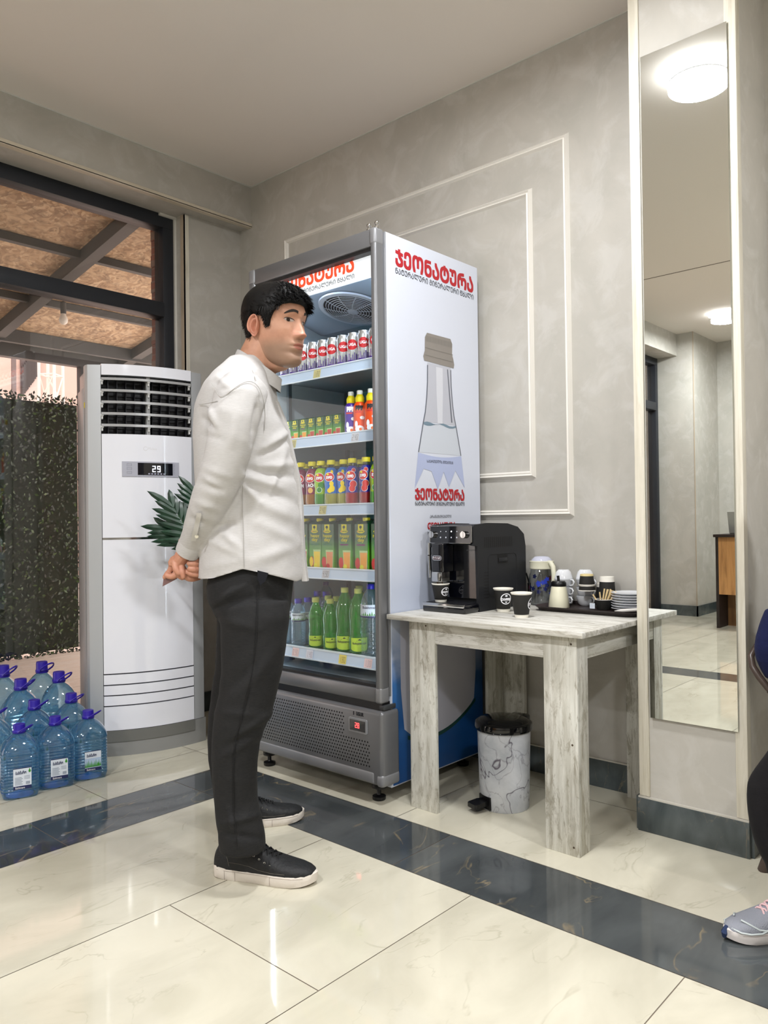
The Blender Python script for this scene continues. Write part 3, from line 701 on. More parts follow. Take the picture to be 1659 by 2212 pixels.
def make_jug(front):
    j = thing('water_jug', '', 'water jug', (0, 0, 0), 0, 'big blue water jugs by the window')
    mb = MB().use(M_jug); n = 48; h = 0.236; loops = []
    prof = [(0.060, 0.0), (0.070, 0.006), (0.074, 0.018)]
    z = 0.018
    for k in range(12):
        z = 0.022+k*0.0118; prof += [(0.075, z), (0.075, z+0.005), (0.0722, z+0.0085)]
    prof += [(0.0755, 0.168), (0.0755, 0.176), (0.073, 0.190), (0.066, 0.206), (0.053, 0.222), (0.038, 0.234), (0.026, 0.241), (0.0215, 0.245), (0.0215, 0.258)]
    for r, z in prof:
        e = 5.0 if z < 0.18 else max(2.0, 5.0-(z-0.18)*90)
        loops.append([(sq(r, 2*PI*i/n, e)*math.cos(2*PI*i/n), sq(r, 2*PI*i/n, e)*math.sin(2*PI*i/n), z) for i in range(n)])
    mb.ring(loops, cap0=True, cap1=True); B(mb, 'bottle_body', j)
    mb = MB().use(M_jugbase); mb.lathe([(0.0001, 0.016), (0.02, 0.012), (0.045, 0.004), (0.056, 0.002), (0.03, 0.0015)], 24, cap0=False); B(mb, 'base_dimple', j)
    mb = MB().use(M_cap); pr = []
    mb.lathe([(0.0265, 0.244), (0.0275, 0.246), (0.0275, 0.252), (0.0255, 0.254), (0.0245, 0.256), (0.0245, 0.274), (0.023, 0.278), (0.0001, 0.2785)], 36, cap0=False, cap1=False); cp_ = B(mb, 'cap', j)
    mb = MB().use(M_cap); ax = math.radians(-40)
    pts = [(0.026*math.cos(ax-1.2), 0.026*math.sin(ax-1.2), 0.25)]
    for k in range(9):
        t = k/8; ang = ax-1.05+2.1*t; rr = 0.027+0.032*math.sin(PI*t)**0.7; pts.append((rr*math.cos(ang), rr*math.sin(ang), 0.25+0.026*math.sin(PI*t)))
    pts.append((0.026*math.cos(ax+1.2), 0.026*math.sin(ax+1.2), 0.25))
    mb.tube(pts, 0.0028, 6); B(mb, 'carry_handle', cp_)
    # label wrapped on the face towards the room (local -y)
    def f(o_): return lambda u, v: (u, -0.0757-o_, v)
    lab = MB().use(M_lblw)
    def rect(mb, u0, u1, v0, v1, o_): mb.add([f(o_)(u0, v0), f(o_)(u1, v0), f(o_)(u1, v1), f(o_)(u0, v1)], [(0, 1, 2, 3)])
    rect(lab, -0.030, 0.040, 0.040, 0.122, 0.0)
    lab.use(M_lblnavy); rect(lab, -0.030, 0.040, 0.040, 0.053, 0.0004); rect(lab, -0.030, 0.040, 0.1195, 0.1225, 0.0004)
    text(lab, 'ბახმარო', f(0.0006), w=0.042, h=0.013, u0=-0.022, v0=0.098, bold=0.02)
    if front:
        lab.use(M_lblsky); rect(lab, -0.030, 0.040, 0.054, 0.092, 0.0004)
        lab.use(M_lblgreen)
        for k in range(11):
            u = -0.03+k*0.0063; hh = 0.010+0.012*((k*7) % 5)/4; lab.add([f(0.0008)(u, 0.056), f(0.0008)(u+0.0066, 0.056), f(0.0008)(u+0.0033, 0.066+hh)], [(0, 1, 2)])
        dc = (0.029, 0.063)
    else:
        lab.use(M_lblgrey)
        for k in range(6): rect(lab, -0.024, 0.006-0.004*(k % 2), 0.058+k*0.0052, 0.0605+k*0.0052, 0.0005)
        for k in range(3): rect(lab, 0.012, 0.034, 0.078+k*0.005, 0.080+k*0.005, 0.0005)
        rect(lab, 0.018, 0.034, 0.057, 0.068, 0.0005)
        dc = (0.033, 0.107)
    lab.use(M_lblgreen); dp = [(dc[0]+0.0055*math.cos(t), dc[1]+0.0055*math.sin(t)) for t in [PI*k/8 for k in range(-9, 2)]]
    dp = [(dc[0]-0.005, dc[1]), (dc[0]-0.0035, dc[1]-0.004), (dc[0], dc[1]-0.0055), (dc[0]+0.0035, dc[1]-0.004), (dc[0]+0.005, dc[1]), (dc[0]+0.003, dc[1]+0.005), (dc[0], dc[1]+0.012), (dc[0]-0.003, dc[1]+0.005)]
    lab.add([f(0.001)(a, c_) for a, c_ in dp], [tuple(range(8))])
    lab.use(white_ink); text(lab, 'Bakhmaro', f(0.0009), w=0.036, u0=-0.022, v0=0.042, h=0.008, res=2)
    B(lab, 'label', j)
    return j
white_ink = mat('white_ink', rgb(240, 240, 244), 0.5)
jA = make_jug(False); jB = make_jug(True)
jugs = [(1.325, 3.15, 0.0, 0.92, 1.0, jA, 'big blue water jug, front row, leftmost, cap handle raised to the left'),
        (1.472, 3.155, 0.1, 0.92, 1.0, None, 'big blue water jug, middle of the front row'),
        (1.612, 3.15, 0.12, 0.92, 1.0, jB, 'big blue water jug with a green forest label, beside the air conditioner'),
        (1.292, 3.325, 0.3, 0.97, 1.16, None, 'big blue water jug half out of the left edge of the photo, second row'),
        (1.462, 3.325, 0.5, 0.97, 1.16, None, 'big blue water jug, second row, behind and between the two left front ones'),
        (1.624, 3.325, -0.2, 0.97, 1.16, None, 'big blue water jug, second row, directly touching the air conditioner side'),
        (1.48, 3.50, 0.4, 1.04, 1.39, None, 'larger clear water jug, third row, on the left'),
        (1.652, 3.50, -0.3, 1.04, 1.41, None, 'larger clear water jug, third row, next to the air conditioner'),
        (1.478, 3.678, 0.2, 1.05, 1.53, None, 'tallest clear water jug at the window, cut by the left photo edge'),
        (1.655, 3.678, -0.9, 1.05, 1.50, None, 'tallest clear water jug at the window, near the middle of its row')]
for x, y, r, sx, sz, o, lab in jugs:
    if o: o.location = (x, y, 0); o.rotation_euler = (0, 0, r*0.3-0.32); o.scale = (sx, sx, sz); o['label'] = lab
    else: dup(jA, (x, y, 0), r*0.3-0.32, lab, (sx, sx, sz))
# ================================================================== display fridge (front faces -X)
FY0, FY1, FXB, FXF, FZT = 1.962, 2.722, 2.81, 2.205, 2.165
fr = thing('display_fridge', 'tall grey glass-door drinks fridge with a mineral water poster on its side', 'display fridge', (2.5, 2.34, 0))
M_fgrey = mat('fridge_grey', rgb(122, 123, 126), 0.32, metal=0.45)
M_fgrey2 = mat('fridge_grey_panel', rgb(138, 139, 142), 0.38, metal=0.3)
M_fin = mat('fridge_inner_white', rgb(214, 226, 236), 0.35)
M_fback = mat('fridge_back_blue', rgb(84, 146, 148), 0.4)
M_dark_gasket = mat('gasket', rgb(30, 30, 32), 0.5)
b = MB().use(mat('fridge_body_white', rgb(205, 210, 222), 0.4))
b.box(FXF, FXB, FY0, FY0+0.036, 0.055, FZT); b.box(FXF, FXB, FY1-0.036, FY1, 0.055, FZT); b.box(FXF, FXB, FY0+0.036, FY1-0.036, FZT-0.04, FZT)
b.box(FXF, FXB, FY0+0.036, FY1-0.036, 0.055, 0.40)
b.box(FXB-0.04, FXB, FY0+0.036, FY1-0.036, 0.40, FZT-0.04); b.build('body', None, fr)
IY0, IY1 = FY0+0.036, FY1-0.036
b = MB().use(M_fback); b.box(FXB-0.05, FXB-0.041, IY0, IY1, 0.43, 1.94)
b.use(M_fin); b.box(FXF+0.01, FXB-0.05, IY1-0.004, IY1, 0.40, FZT-0.05); b.box(FXF+0.01, FXB-0.05, IY0, IY0+0.004, 0.40, FZT-0.05)
b.box(FXF+0.01, FXB-0.05, IY0, IY1, 0.40, 0.43); b.build('liner', None, fr)
b = MB().use(mat('shelf_rail', rgb(120, 132, 140), 0.3, metal=0.6))
for y in (IY0+0.006, IY1-0.018):
    for x in (2.33, 2.70): b.box(x, x+0.02, y, y+0.012, 0.44, 1.95)
b.box(FXB-0.06, FXB-0.05, 2.33, 2.352, 0.44, 1.95); b.build('shelf_rails', None, fr)
# evaporator cover, sloping down to the back
EX0, EZ0, EX1, EZ1 = 2.235, 2.02, 2.55, 1.945
b = MB().use(mat('evaporator_panel', rgb(168, 184, 205), 0.35)); b.box(0, 1, 0, 1, 0, 1) if False else None
vs = [(EX0, y, EZ0) for y in (IY0, IY1)]+[(EX1, y, EZ1) for y in (IY0, IY1)]+[(FXB-0.05, y, 1.96) for y in (IY0, IY1)]+[(FXB-0.05, y, FZT-0.05) for y in (IY0, IY1)]+[(EX0, y, FZT-0.05) for y in (IY0, IY1)]
b.add(vs, [(0, 2, 3, 1), (2, 4, 5, 3), (4, 6, 7, 5), (6, 8, 9, 7), (8, 0, 1, 9), (0, 8, 6, 4, 2), (1, 3, 5, 7, 9)]); b.build('evaporator_cover', None, fr)
# round fan grille on the slope
cen = Vector((2.40, 2.322, 0)); tt = (cen.x-EX0)/(EX1-EX0); cen.z = EZ0+(EZ1-EZ0)*tt-0.004
slope = Vector((EX1-EX0, 0, EZ1-EZ0)).normalized(); yd = Vector((0, 1, 0)); nd = slope.cross(yd).normalized()
if nd.z > 0: nd = -nd
def fp(r, a, h=0.0): return cen+slope*(r*math.cos(a))+yd*(r*math.sin(a))+nd*h
M_fan = mat('fan_grille_white', rgb(206, 216, 234), 0.3)
b = MB().use(M_fan)
for k in range(10):
    r = 0.024+k*0.0118; b.tube([fp(r, 2*PI*i/40, 0.012*(1-(r/0.14)**2)+0.004) for i in range(40)], 0.0017, 5, closed=True)
for k in range(10):
    a = 2*PI*k/10; b.tube([fp(r, a+0.25*(r/0.14), 0.012*(1-(r/0.14)**2)+0.004) for r in (0.015, 0.05, 0.09, 0.134)], 0.0017, 5)
b.ring([[fp(r, 2*PI*i/40, h) for i in range(40)] for r, h in ((0.131, 0.0), (0.131, 0.009), (0.15, 0.007), (0.152, 0.0))], cap0=False, cap1=False)
b.ring([[fp(r, 2*PI*i/24, h) for i in range(24)] for r, h in ((0.0222, 0.012), (0.02, 0.018), (0.008, 0.02), (0.0005, 0.02))], cap0=True, cap1=False)
b.ring([[fp(r, 2*PI*i/12, h) for i in range(12)] for r, h in ((0.0, 0.0), (0.0, 0.0))], cap0=False, cap1=False) if False else None
fg = b.build('fan_grille', None, fr)
b = MB().use(mat('fan_dark', rgb(40, 46, 60), 0.6)); b.ring([[fp(r, 2*PI*i/40, 0.001) for i in range(40)] for r in (0.131, 0.0005)], cap0=False, cap1=False); b.build('fan_opening', None, fr)
# shelves with price rails
ZS = [1.700, 1.420, 1.134, 0.872, 0.531]
SX = 2.222
prices = {0: [('1.80', 688, 0, 'y')], 1: [('2.40', 769, 0, 'p'), ('1.90', 634, 0, 'y')], 2: [('2.40', 697, 0, 'y')], 3: [('4.90', 702, 0, 'p')], 4: [('0.90', 635, 0, 'r'), ('1.40', 665, 0, 'w'), ('1.80', 736, 0, 'Y'), ('1.00', 791, 0, 'r')]}
tagc = {'y': mat('tag_yellow', rgb(206, 196, 140), 0.6), 'Y': mat('tag_bright_yellow', rgb(244, 222, 110), 0.6), 'p': mat('tag_pale', rgb(206, 206, 214), 0.6), 'w': mat('tag_white', rgb(238, 236, 248), 0.6), 'r': mat('tag_pink', rgb(246, 214, 214), 0.6)}
M_rail = mat('price_rail', rgb(196, 212, 234), 0.25); M_raill = mat('price_rail_edge', rgb(232, 240, 250), 0.3)
for i, z in enumerate(ZS):
    sh = MB().use(mat('shelf_wire_grey', rgb(150, 162, 172), 0.35, metal=0.3)); sh.box(SX+0.012, FXB-0.06, IY0+0.006, IY1-0.006, z-0.012, z-0.008)
    for k in range(24): y = IY0+0.02+k*0.0275; sh.box(SX+0.012, FXB-0.06, y, y+0.004, z-0.008, z-0.004)
    sh.box(SX+0.004, SX+0.05, IY0+0.006, IY1-0.006, z-0.03, z-0.026)
    for k in range(60): y = IY0+0.03+k*0.0105; sh.box(SX+0.02, SX+0.03, y, y+0.005, z-0.0315, z-0.0295)
    s = sh.build('shelf', None, fr)
    b = MB().use(M_rail); b.add([(SX, IY0+0.004, z-0.002), (SX, IY1-0.004, z-0.002), (SX-0.008, IY1-0.004, z-0.042), (SX-0.008, IY0+0.004, z-0.042), (SX+0.012, IY0+0.004, z-0.002), (SX+0.012, IY1-0.004, z-0.002), (SX+0.004, IY1-0.004, z-0.042), (SX+0.004, IY0+0.004, z-0.042)],
        [(0, 1, 2, 3), (4, 7, 6, 5), (0, 4, 5, 1), (3, 2, 6, 7), (0, 3, 7, 4), (1, 5, 6, 2)])
    b.use(M_raill); b.box(SX-0.002, SX+0.013, IY0+0.004, IY1-0.004, z-0.003, z+0.002); b.box(SX-0.011, SX-0.006, IY0+0.004, IY1-0.004, z-0.045, z-0.041)
    b.build('price_rail', None, s)
    for txt, px, _, c in prices[i]:
        y = onx(px, 1100, SX-0.006).y; b = MB().use(tagc[c])
        def tf(o_): return lambda u, v: (SX-0.0012-0.008*((0.038-v)/0.04)-o_, y-u, z-0.042+v)
        b.add([tf(0.001)(-0.021, 0.002), tf(0.001)(0.021, 0.002), tf(0.001)(0.021, 0.037), tf(0.001)(-0.021, 0.037)], [(0, 1, 2, 3)])
        b.use(mat('tag_ink', rgb(70, 66, 60) if c not in 'rw' else rgb(150, 140, 150), 0.6) if c not in 'rw' else mat('tag_ink_faint', rgb(170, 150, 160), 0.6))
        u = -0.0165
        for ch in txt:
            if ch == '.': b.add([tf(0.0015)(u, 0.006), tf(0.0015)(u+0.0015, 0.006), tf(0.0015)(u+0.0015, 0.008), tf(0.0015)(u, 0.008)], [(0, 1, 2, 3)]); u += 0.004
            else: seg7(b, ch, u, 0.007, 0.007, 0.023, 0.0011, tf(0.0015)); u += 0.0105
        b.build('price_tag', None, s)
# lit sign behind the top of the glass
sg = MB().use(mat('sign_lit_white', rgb(236, 238, 244), 0.5, emit=(0.94, 0.96, 1.0, 1), estr=0.42)); sg.box(2.196, 2.204, IY0+0.003, IY1-0.003, 2.004, 2.112); sgo = sg.build('lit_sign', None, fr)
def sf(o_): return lambda u, v: (2.1958-o_, u, v)
GEO, GEO2 = 'ᲯᲔᲝᲜᲐᲢᲣᲠᲐ', 'ᲜᲐᲢᲣᲠᲐᲚᲣᲠᲘ ᲛᲘᲜᲔᲠᲐᲚᲣᲠᲘ ᲬᲧᲐᲚᲘ'
yR = onx(765, 560, 2.196).y; fS = lambda u, v: (2.1954, yR+0.50-u, v)
sl = MB().use(mat('sign_red', rgb(236, 70, 40), 0.5, emit=(0.9, 0.09, 0.03, 1), estr=0.5)); text(sl, GEO, fS, w=0.50, h=0.056, v0=2.048, bold=0.035, res=4); sl.build('sign_title', None, sgo)
sl = MB().use(M_ink); text(sl, GEO2, fS, w=0.50, h=0.019, v0=2.018, res=2, bold=0.004); sl.build('sign_subtitle', None, sgo)
# door
DX0, DX1, DZ0, DZ1 = 2.150, 2.200, 0.380, 2.170
b = MB().use(M_fgrey)
def stile(y0, y1): b.box(DX0, DX1, y0, y1, DZ0, DZ1, 0.012, 3)
b.box(DX0, DX1, FY0, FY0+0.030, DZ0, DZ1, 0.012, 4); b.box(DX0, DX1, FY1-0.040, FY1, DZ0, DZ1, 0.012, 4)
b.box(DX0+0.004, DX1, FY0+0.014, FY1-0.014, DZ1-0.068, DZ1, 0.006, 2); b.box(DX0+0.004, DX1, FY0+0.014, FY1-0.014, DZ0, DZ0+0.055, 0.006, 2)
dr = b.build('door', None, fr)
b = MB().use(M_fgrey2); b.box(DX0-0.001, DX1+0.001, FY0-0.001, FY0+0.034, DZ1-0.065, DZ1+0.002, 0.012, 4); b.build('corner_cap', None, dr); b = MB().use(M_fgrey2); b.box(DX0-0.001, DX1+0.001, FY1-0.044, FY1+0.001, DZ1-0.065, DZ1+0.002, 0.012, 4); b.build('corner_cap', None, dr); b = MB().use(M_fgrey2)
b.box(DX0-0.001, DX1+0.001, FY0-0.001, FY0+0.032, DZ0-0.002, DZ0+0.06, 0.01, 4); b.build('corner_cap', None, dr)
b = MB().use(M_dark_gasket); b.box(DX0+0.012, DX1, FY0+0.028, FY1-0.036, DZ1-0.082, DZ1-0.066); b.box(DX0+0.012, DX1, FY0+0.028, FY1-0.036, DZ0+0.053, DZ0+0.066)
b.box(DX0+0.02, DX1, FY0+0.028, FY0+0.033, DZ0+0.06, DZ1-0.07); b.box(DX0+0.02, DX1, FY1-0.046, FY1-0.036, DZ0+0.06, DZ1-0.07); b.build('door_gasket', None, dr)
b = MB().use(mat_clear('fridge_glass', (0.975, 0.99, 0.99, 1), 0.0, 0.4)); b.box(DX0+0.016, DX0+0.020, FY0+0.026, FY1-0.034, DZ0+0.05, DZ1-0.064); b.build('door_glass', None, dr)
for y in (FY0+0.012, FY0+0.052):
    b = MB().use(M_chrome)
    b.lathe([(0.010, 0.0), (0.010, 0.008), (0.005, 0.01), (0.005, 0.016), (0.0085, 0.019), (0.0095, 0.025), (0.006, 0.031), (0.0003, 0.033)], 20, (DX0+0.024, y, DZ1-0.001))
    b.build('hinge_pin', None, dr)
# side strip, poster
b = MB().use(mat('side_strip_grey', rgb(150, 152, 156), 0.3, metal=0.4)); b.box(DX1+0.002, FXF+0.004, FY0-0.002, FY0+0.03, 0.40, FZT, 0.003); b.box(DX1+0.002, FXF+0.004, FY1-0.03, FY1+0.002, 0.40, FZT, 0.003); b.build('side_strip', None, fr)
t = NT('poster_print'); z = t.sep(t.tc.outputs['Object'])[2]; xx = t.sep(t.tc.outputs['Object'])[0]
n = t.noise(t.mapping(t.tc.outputs['Object'], (1.2, 1, 3.0), (0, 0.35, 0)), 2.6, 4, 0.5, 0.8)
zz = t.math('ADD', z, t.math('MULTIPLY', t.math('SUBTRACT', n, 0.5), 0.34))
c = t.ramp(zz, [(0.0, rgb(22, 74, 134)), (0.22, rgb(28, 84, 150)), (0.42, rgb(58, 110, 170)), (0.62, rgb(190, 198, 216))])
c2 = t.ramp(z, [(0.80, white(0)), (0.95, white(1))]); c = t.mix(c2, c, rgb(208, 213, 226))
t.link(c, t.b.inputs['Base Color']); t.b.inputs['Roughness'].default_value = 0.3
b = MB().use(t.m); b.box(FXF+0.010, FXB-0.004, FY0-0.0022, FY0, 0.060, FZT-0.001)
o = b.build('side_poster', None, fr, world=False); o.location = -Vector((2.5, 2.34, 0))
ps = o
YP = FY0-0.0024
def pf(k): return lambda u, v: (u, YP-0.0004*k, v)
def P_(k, pts, m, name):
    b = MB().use(m); b.add([pf(k)(*p) for p in pts], [tuple(range(len(pts)))]); return b.build(name, None, ps)
PW = 0.515; PX0 = 2.261
b = MB().use(mat('poster_red', rgb(178, 30, 40), 0.4)); text(b, GEO, pf(1), w=PW, h=0.066, u0=PX0, v0=2.050, bold=0.035, res=5); b.build('poster_title', None, ps)
b = MB().use(M_ink); text(b, GEO2, pf(1), w=PW, h=0.023, u0=PX0, v0=2.018, bold=0.004, res=3); b.build('poster_subtitle', None, ps)
# printed bottle
cx = 2.528
def sil(zs): return [(cx-w, z) for w, z in zs]+[(cx+w, z) for w, z in reversed(zs)]
M_pg = mat('print_glass', rgb(184, 186, 196), 0.3); M_pw = mat('print_water', rgb(196, 202, 212), 0.3); M_pd = mat('print_glass_dark', rgb(96, 100, 112), 0.3)
P_(1, sil([(0.078, 1.70), (0.080, 1.62), (0.086, 1.56), (0.096, 1.50), (0.108, 1.46)]), M_pg, 'printed_glass_neck')
P_(1, sil([(0.110, 1.455), (0.124, 1.40), (0.142, 1.335)]), M_pw, 'printed_water')
b = MB().use(M_pd)
for s in (-1, 1):
    b = MB().use(M_pd); pl = [(cx+s*w, z) for w, z in ((0.077, 1.69), (0.079, 1.62), (0.085, 1.56), (0.095, 1.50), (0.109, 1.455), (0.141, 1.335))]
    for (a, z0), (c_, z1) in zip(pl[:-1], pl[1:]):
        b.add([pf(2)(a-0.003, z0), pf(2)(a+0.003, z0), pf(2)(c_+0.003, z1), pf(2)(c_-0.003, z1)], [(0, 1, 2, 3)])
    b.build('printed_glass_edge', None, ps)
b = MB().use(M_pd); b.add([pf(2)(cx+0.045+0*u, v) if False else pf(2)(cx+u, v) for u, v in ((0.052, 1.69), (0.058, 1.69), (0.084, 1.47), (0.076, 1.47))], [(0, 1, 2, 3)])
b.build('printed_neck_line', None, ps)
P_(2, [(cx-0.106+k*0.0212, 1.457+0.004*math.sin(k*1.3)) for k in range(11)]+[(cx+0.106-k*0.0212, 1.450-0.006*math.sin(k*0.9)) for k in range(11)], mat('print_waterline', rgb(112, 134, 150), 0.3), 'printed_waterline')
P_(2, sil([(0.022, 1.69), (0.022, 1.6), (0.016, 1.46)])[:], mat('print_highlight', rgb(206, 208, 216), 0.3), 'printed_highlight')
t = NT('print_cap_silver'); st = t.N.new('ShaderNodeTexWave'); st.inputs['Scale'].default_value = 28; st.inputs['Distortion'].default_value = 0.6; t.link(t.tc.outputs['Object'], st.inputs['Vector'])
gx = t.math('MULTIPLY', t.math('SUBTRACT', t.sep(t.tc.outputs['Object'])[0], cx-2.5), 10.0)
c = t.ramp(t.math('ADD', t.math('MULTIPLY', gx, 0.5), 0.5), [(0.05, rgb(140, 136, 130)), (0.3, rgb(214, 212, 208)), (0.55, rgb(182, 178, 172)), (0.8, rgb(222, 220, 216)), (1.0, rgb(136, 130, 124))])
t.link(c, t.b.inputs['Base Color'])
P_(2, [(cx-0.092, 1.80), (cx-0.078, 1.82), (cx+0.078, 1.82), (cx+0.090, 1.80), (cx+0.088, 1.755), (cx+0.096, 1.738), (cx+0.102, 1.715), (cx+0.098, 1.70), (cx-0.098, 1.705), (cx-0.104, 1.722), (cx-0.094, 1.745)], t.m, 'printed_cap')
b = MB().use(mat('print_cap_line', rgb(120, 116, 110), 0.4))
for k in range(24): u = cx-0.085+k*0.0073; b.add([pf(3)(u, 1.785), pf(3)(u+0.0025, 1.785), pf(3)(u+0.0025, 1.808), pf(3)(u, 1.808)], [(0, 1, 2, 3)])
for z in (1.757, 1.727): b.add([pf(3)(cx-0.092, z), pf(3)(cx+0.092, z-0.003), pf(3)(cx+0.092, z), pf(3)(cx-0.092, z+0.003)], [(0, 1, 2, 3)])
b.build('printed_cap_ribs', None, ps)
P_(2, [(cx-0.143, 1.333)]+[(cx-0.143+0.0286*k, 1.333-0.012*math.sin(PI*k/10)) for k in range(1, 10)]+[(cx+0.143, 1.333), (cx+0.165, 1.20), (cx+0.10, 1.27), (cx+0.055, 1.20), (cx+0.02, 1.262), (cx-0.02, 1.19), (cx-0.06, 1.262), (cx-0.11, 1.27), (cx-0.168, 1.19)], mat('print_label_blue', rgb(172, 182, 214), 0.4), 'printed_label')
b = MB().use(MATS['poster_red']); text(b, GEO, pf(4), w=0.328, h=0.046, u0=2.361, v0=1.146, bold=0.035, res=4); b.build('printed_label_title', None, ps); b = MB().use(MATS['poster_red'])
text(b, 'GEONATURA', pf(4), w=0.19, h=0.026, u0=2.437, v0=1.028, bold=0.03, res=3); b.build('printed_latin_title', None, ps)
b = MB().use(M_ink); text(b, GEO2, pf(4), w=0.328, h=0.016, u0=2.361, v0=1.123, res=2, bold=0.004); text(b, 'ᲐᲠᲐᲒᲐᲖᲘᲠᲔᲑᲣᲚᲘ', pf(4), w=0.142, h=0.012, u0=2.453, v0=1.073, res=2)
text(b, 'ᲡᲐᲥᲐᲠᲗᲕᲔᲚᲝᲡ ᲛᲗᲔᲑᲘᲓᲐᲜ', pf(4), w=0.175, h=0.012, u0=2.437, v0=1.296, res=2); text(b, 'NATURAL WATER', pf(4), w=0.19, h=0.010, u0=2.437, v0=1.008, res=2)
b.build('printed_label_small_text', None, ps)
# printed foot of the bottle near the bottom
P_(1, [(2.262, 0.70), (2.262, 0.42), (2.28, 0.26), (2.34, 0.215), (2.44, 0.20), (2.56, 0.205), (2.68, 0.245), (2.74, 0.30), (2.755, 0.42), (2.755, 0.70)], mat('print_bottle_foot', rgb(196, 196, 208), 0.35), 'printed_bottle_foot')
b = MB().use(mat('print_green_ring', rgb(26, 70, 66), 0.35))
arc = [(2.30+0.45*k/16, 0.205+0.10*((k/16-0.35)*1.5)**2) for k in range(17)]
for (a, z0), (c_, z1) in zip(arc[:-1], arc[1:]): b.add([pf(2)(a, z0-0.016), pf(2)(c_, z1-0.016), pf(2)(c_, z1), pf(2)(a, z0)], [(0, 1, 2, 3)])
b.build('printed_green_ring', None, ps)
# lower grille
GX = 2.142
gr = MB().use(M_fgrey); gr.box(GX, 2.245, FY0-0.012, FY1+0.006, 0.072, 0.352, 0.016, 4); g_o = gr.build('lower_panel', None, fr)
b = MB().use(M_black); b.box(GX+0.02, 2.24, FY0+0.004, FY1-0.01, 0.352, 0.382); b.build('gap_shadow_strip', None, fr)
b = MB().use(M_fgrey2); b.box(GX-0.003, GX+0.02, FY0+0.03, FY1-0.02, 0.078, 0.122, 0.008, 3); b.box(GX-0.002, GX+0.1, FY0-0.014, FY0+0.022, 0.070, 0.118, 0.012, 3); b.build('kick_rail', None, g_o)
hm = MB().use(mat('grille_hole', rgb(10, 10, 12), 0.8))
for r in range(15):
    for k in range(46):
        y = FY0+0.055+k*0.0142+(0.0071 if r % 2 else 0); zz_ = 0.140+r*0.0128
        if y > FY1-0.03: continue
        if y < FY0+0.185 and zz_ > 0.235: continue
        hm.add([(GX-0.0006, y+0.0036*math.cos(a), zz_+0.0036*math.sin(a)) for a in [2*PI*j/8 for j in range(8)]], [tuple(range(8))])
hm.build('ventilation_holes', None, g_o, kind='stuff')
b = MB().use(mat('thermostat_bezel', rgb(150, 152, 156), 0.35)); ym = 2.072
b.prism(rrect(ym-0.048, ym+0.048, 0.258, 0.312, 0.005), lambda a, c_: (GX-0.005, a, c_), lambda a, c_: (GX+0.001, a, c_)); bz = b.build('thermostat_frame', None, g_o)
b = MB().use(M_black_gloss); b.box(GX-0.0065, GX-0.004, ym-0.040, ym+0.040, 0.265, 0.305); b.build('thermostat_screen', None, bz)
b = MB().use(mat('red_digits', (0, 0, 0, 1), 0.5, emit=(1, 0.05, 0.05, 1), estr=3))
fT = lambda u, v: (GX-0.007, ym+0.012-u, v)
seg7(b, '2', 0.0, 0.276, 0.010, 0.020, 0.0025, fT); seg7(b, '8', 0.013, 0.276, 0.010, 0.020, 0.0025, fT); b.build('red_digits', None, bz)
b = MB().use(M_ink); text(b, 'UGUR', lambda u, v: (GX-0.0012, 2.083-u, v), w=0.040, h=0.014, v0=0.322, bold=0.03, res=2)
b.box(GX-0.0015, GX-0.0004, 2.094, 2.098, 0.322, 0.336); b.build('maker_lettering', None, g_o)
b = MB().use(mat('hinge_dark', rgb(60, 62, 64), 0.4)); b.box(2.16, 2.23, FY0-0.006, FY0+0.02, 0.353, 0.372, 0.004); b.build('lower_hinge', None, fr)
for x, y in ((2.20, FY0+0.06), (2.20, FY1-0.05), (2.74, FY0+0.06), (2.74, FY1-0.05)):
    b = MB().use(M_black); b.lathe([(0.024, 0.0), (0.026, 0.004), (0.026, 0.014), (0.010, 0.02), (0.008, 0.024), (0.008, 0.05), (0.024, 0.051), (0.024, 0.064)], 20, (x, y, 0)); b.box(x-0.02, x+0.04, y-0.02, y+0.02, 0.042, 0.07, 0.003); b.build('foot', None, fr)
# inside lights: LED strips up the door posts and under the top
M_led = mat('led_strip', (1, 1, 1, 1), 0.5, emit=(0.86, 0.94, 1.0, 1), estr=14)
for y in (IY0+0.006, IY1-0.012):
    b = MB().use(M_led); b.box(2.212, 2.217, y, y+0.006, 0.47, 1.98); b.build('led_strip', None, fr)
b = MB().use(M_led); b.box(2.208, 2.214, IY0+0.03, IY1-0.03, 2.035, 2.041); b.build('led_strip', None, fr)
area('fridge_light', (2.214, 2.05, 1.2), 0.02, 5.0, rot=(0, math.radians(-90), 0.35), color=(0.86, 0.94, 1.0), shape='RECTANGLE', size_y=1.5) if False else None
# ================================================================== drinks in the fridge
def wrap(r, ang0, zb=0.0):
    """(u,v) in metres on a cylinder of radius r; u=0 faces angle ang0"""
    return lambda u, v: (r*math.cos(ang0+u/r), r*math.sin(ang0+u/r), zb+v)
def wrect(mb, u0, u1, v0, v1, fn, n=8):
    for k in range(n):
        a = u0+(u1-u0)*k/n; b_ = u0+(u1-u0)*(k+1)/n; mb.add([fn(a, v0), fn(b_, v0), fn(b_, v1), fn(a, v1)], [(0, 1, 2, 3)])
def wblob(mb, cu, cv, ru, rv, fn, n=18):
    rg = 5 if ru > 0.008 else 2
    vs = [fn(cu, cv)]; fs = []
    for q in range(1, rg+1): vs += [fn(cu+ru*q/rg*math.cos(2*PI*k/n), cv+rv*q/rg*math.sin(2*PI*k/n)) for k in range(n)]
    for k in range(n): fs.append((0, 1+k, 1+(k+1) % n))
    for q in range(rg-1):
        for k in range(n): fs.append((1+q*n+k, 1+(q+1)*n+k, 1+(q+1)*n+(k+1) % n, 1+q*n+(k+1) % n))
    mb.add(vs, fs)
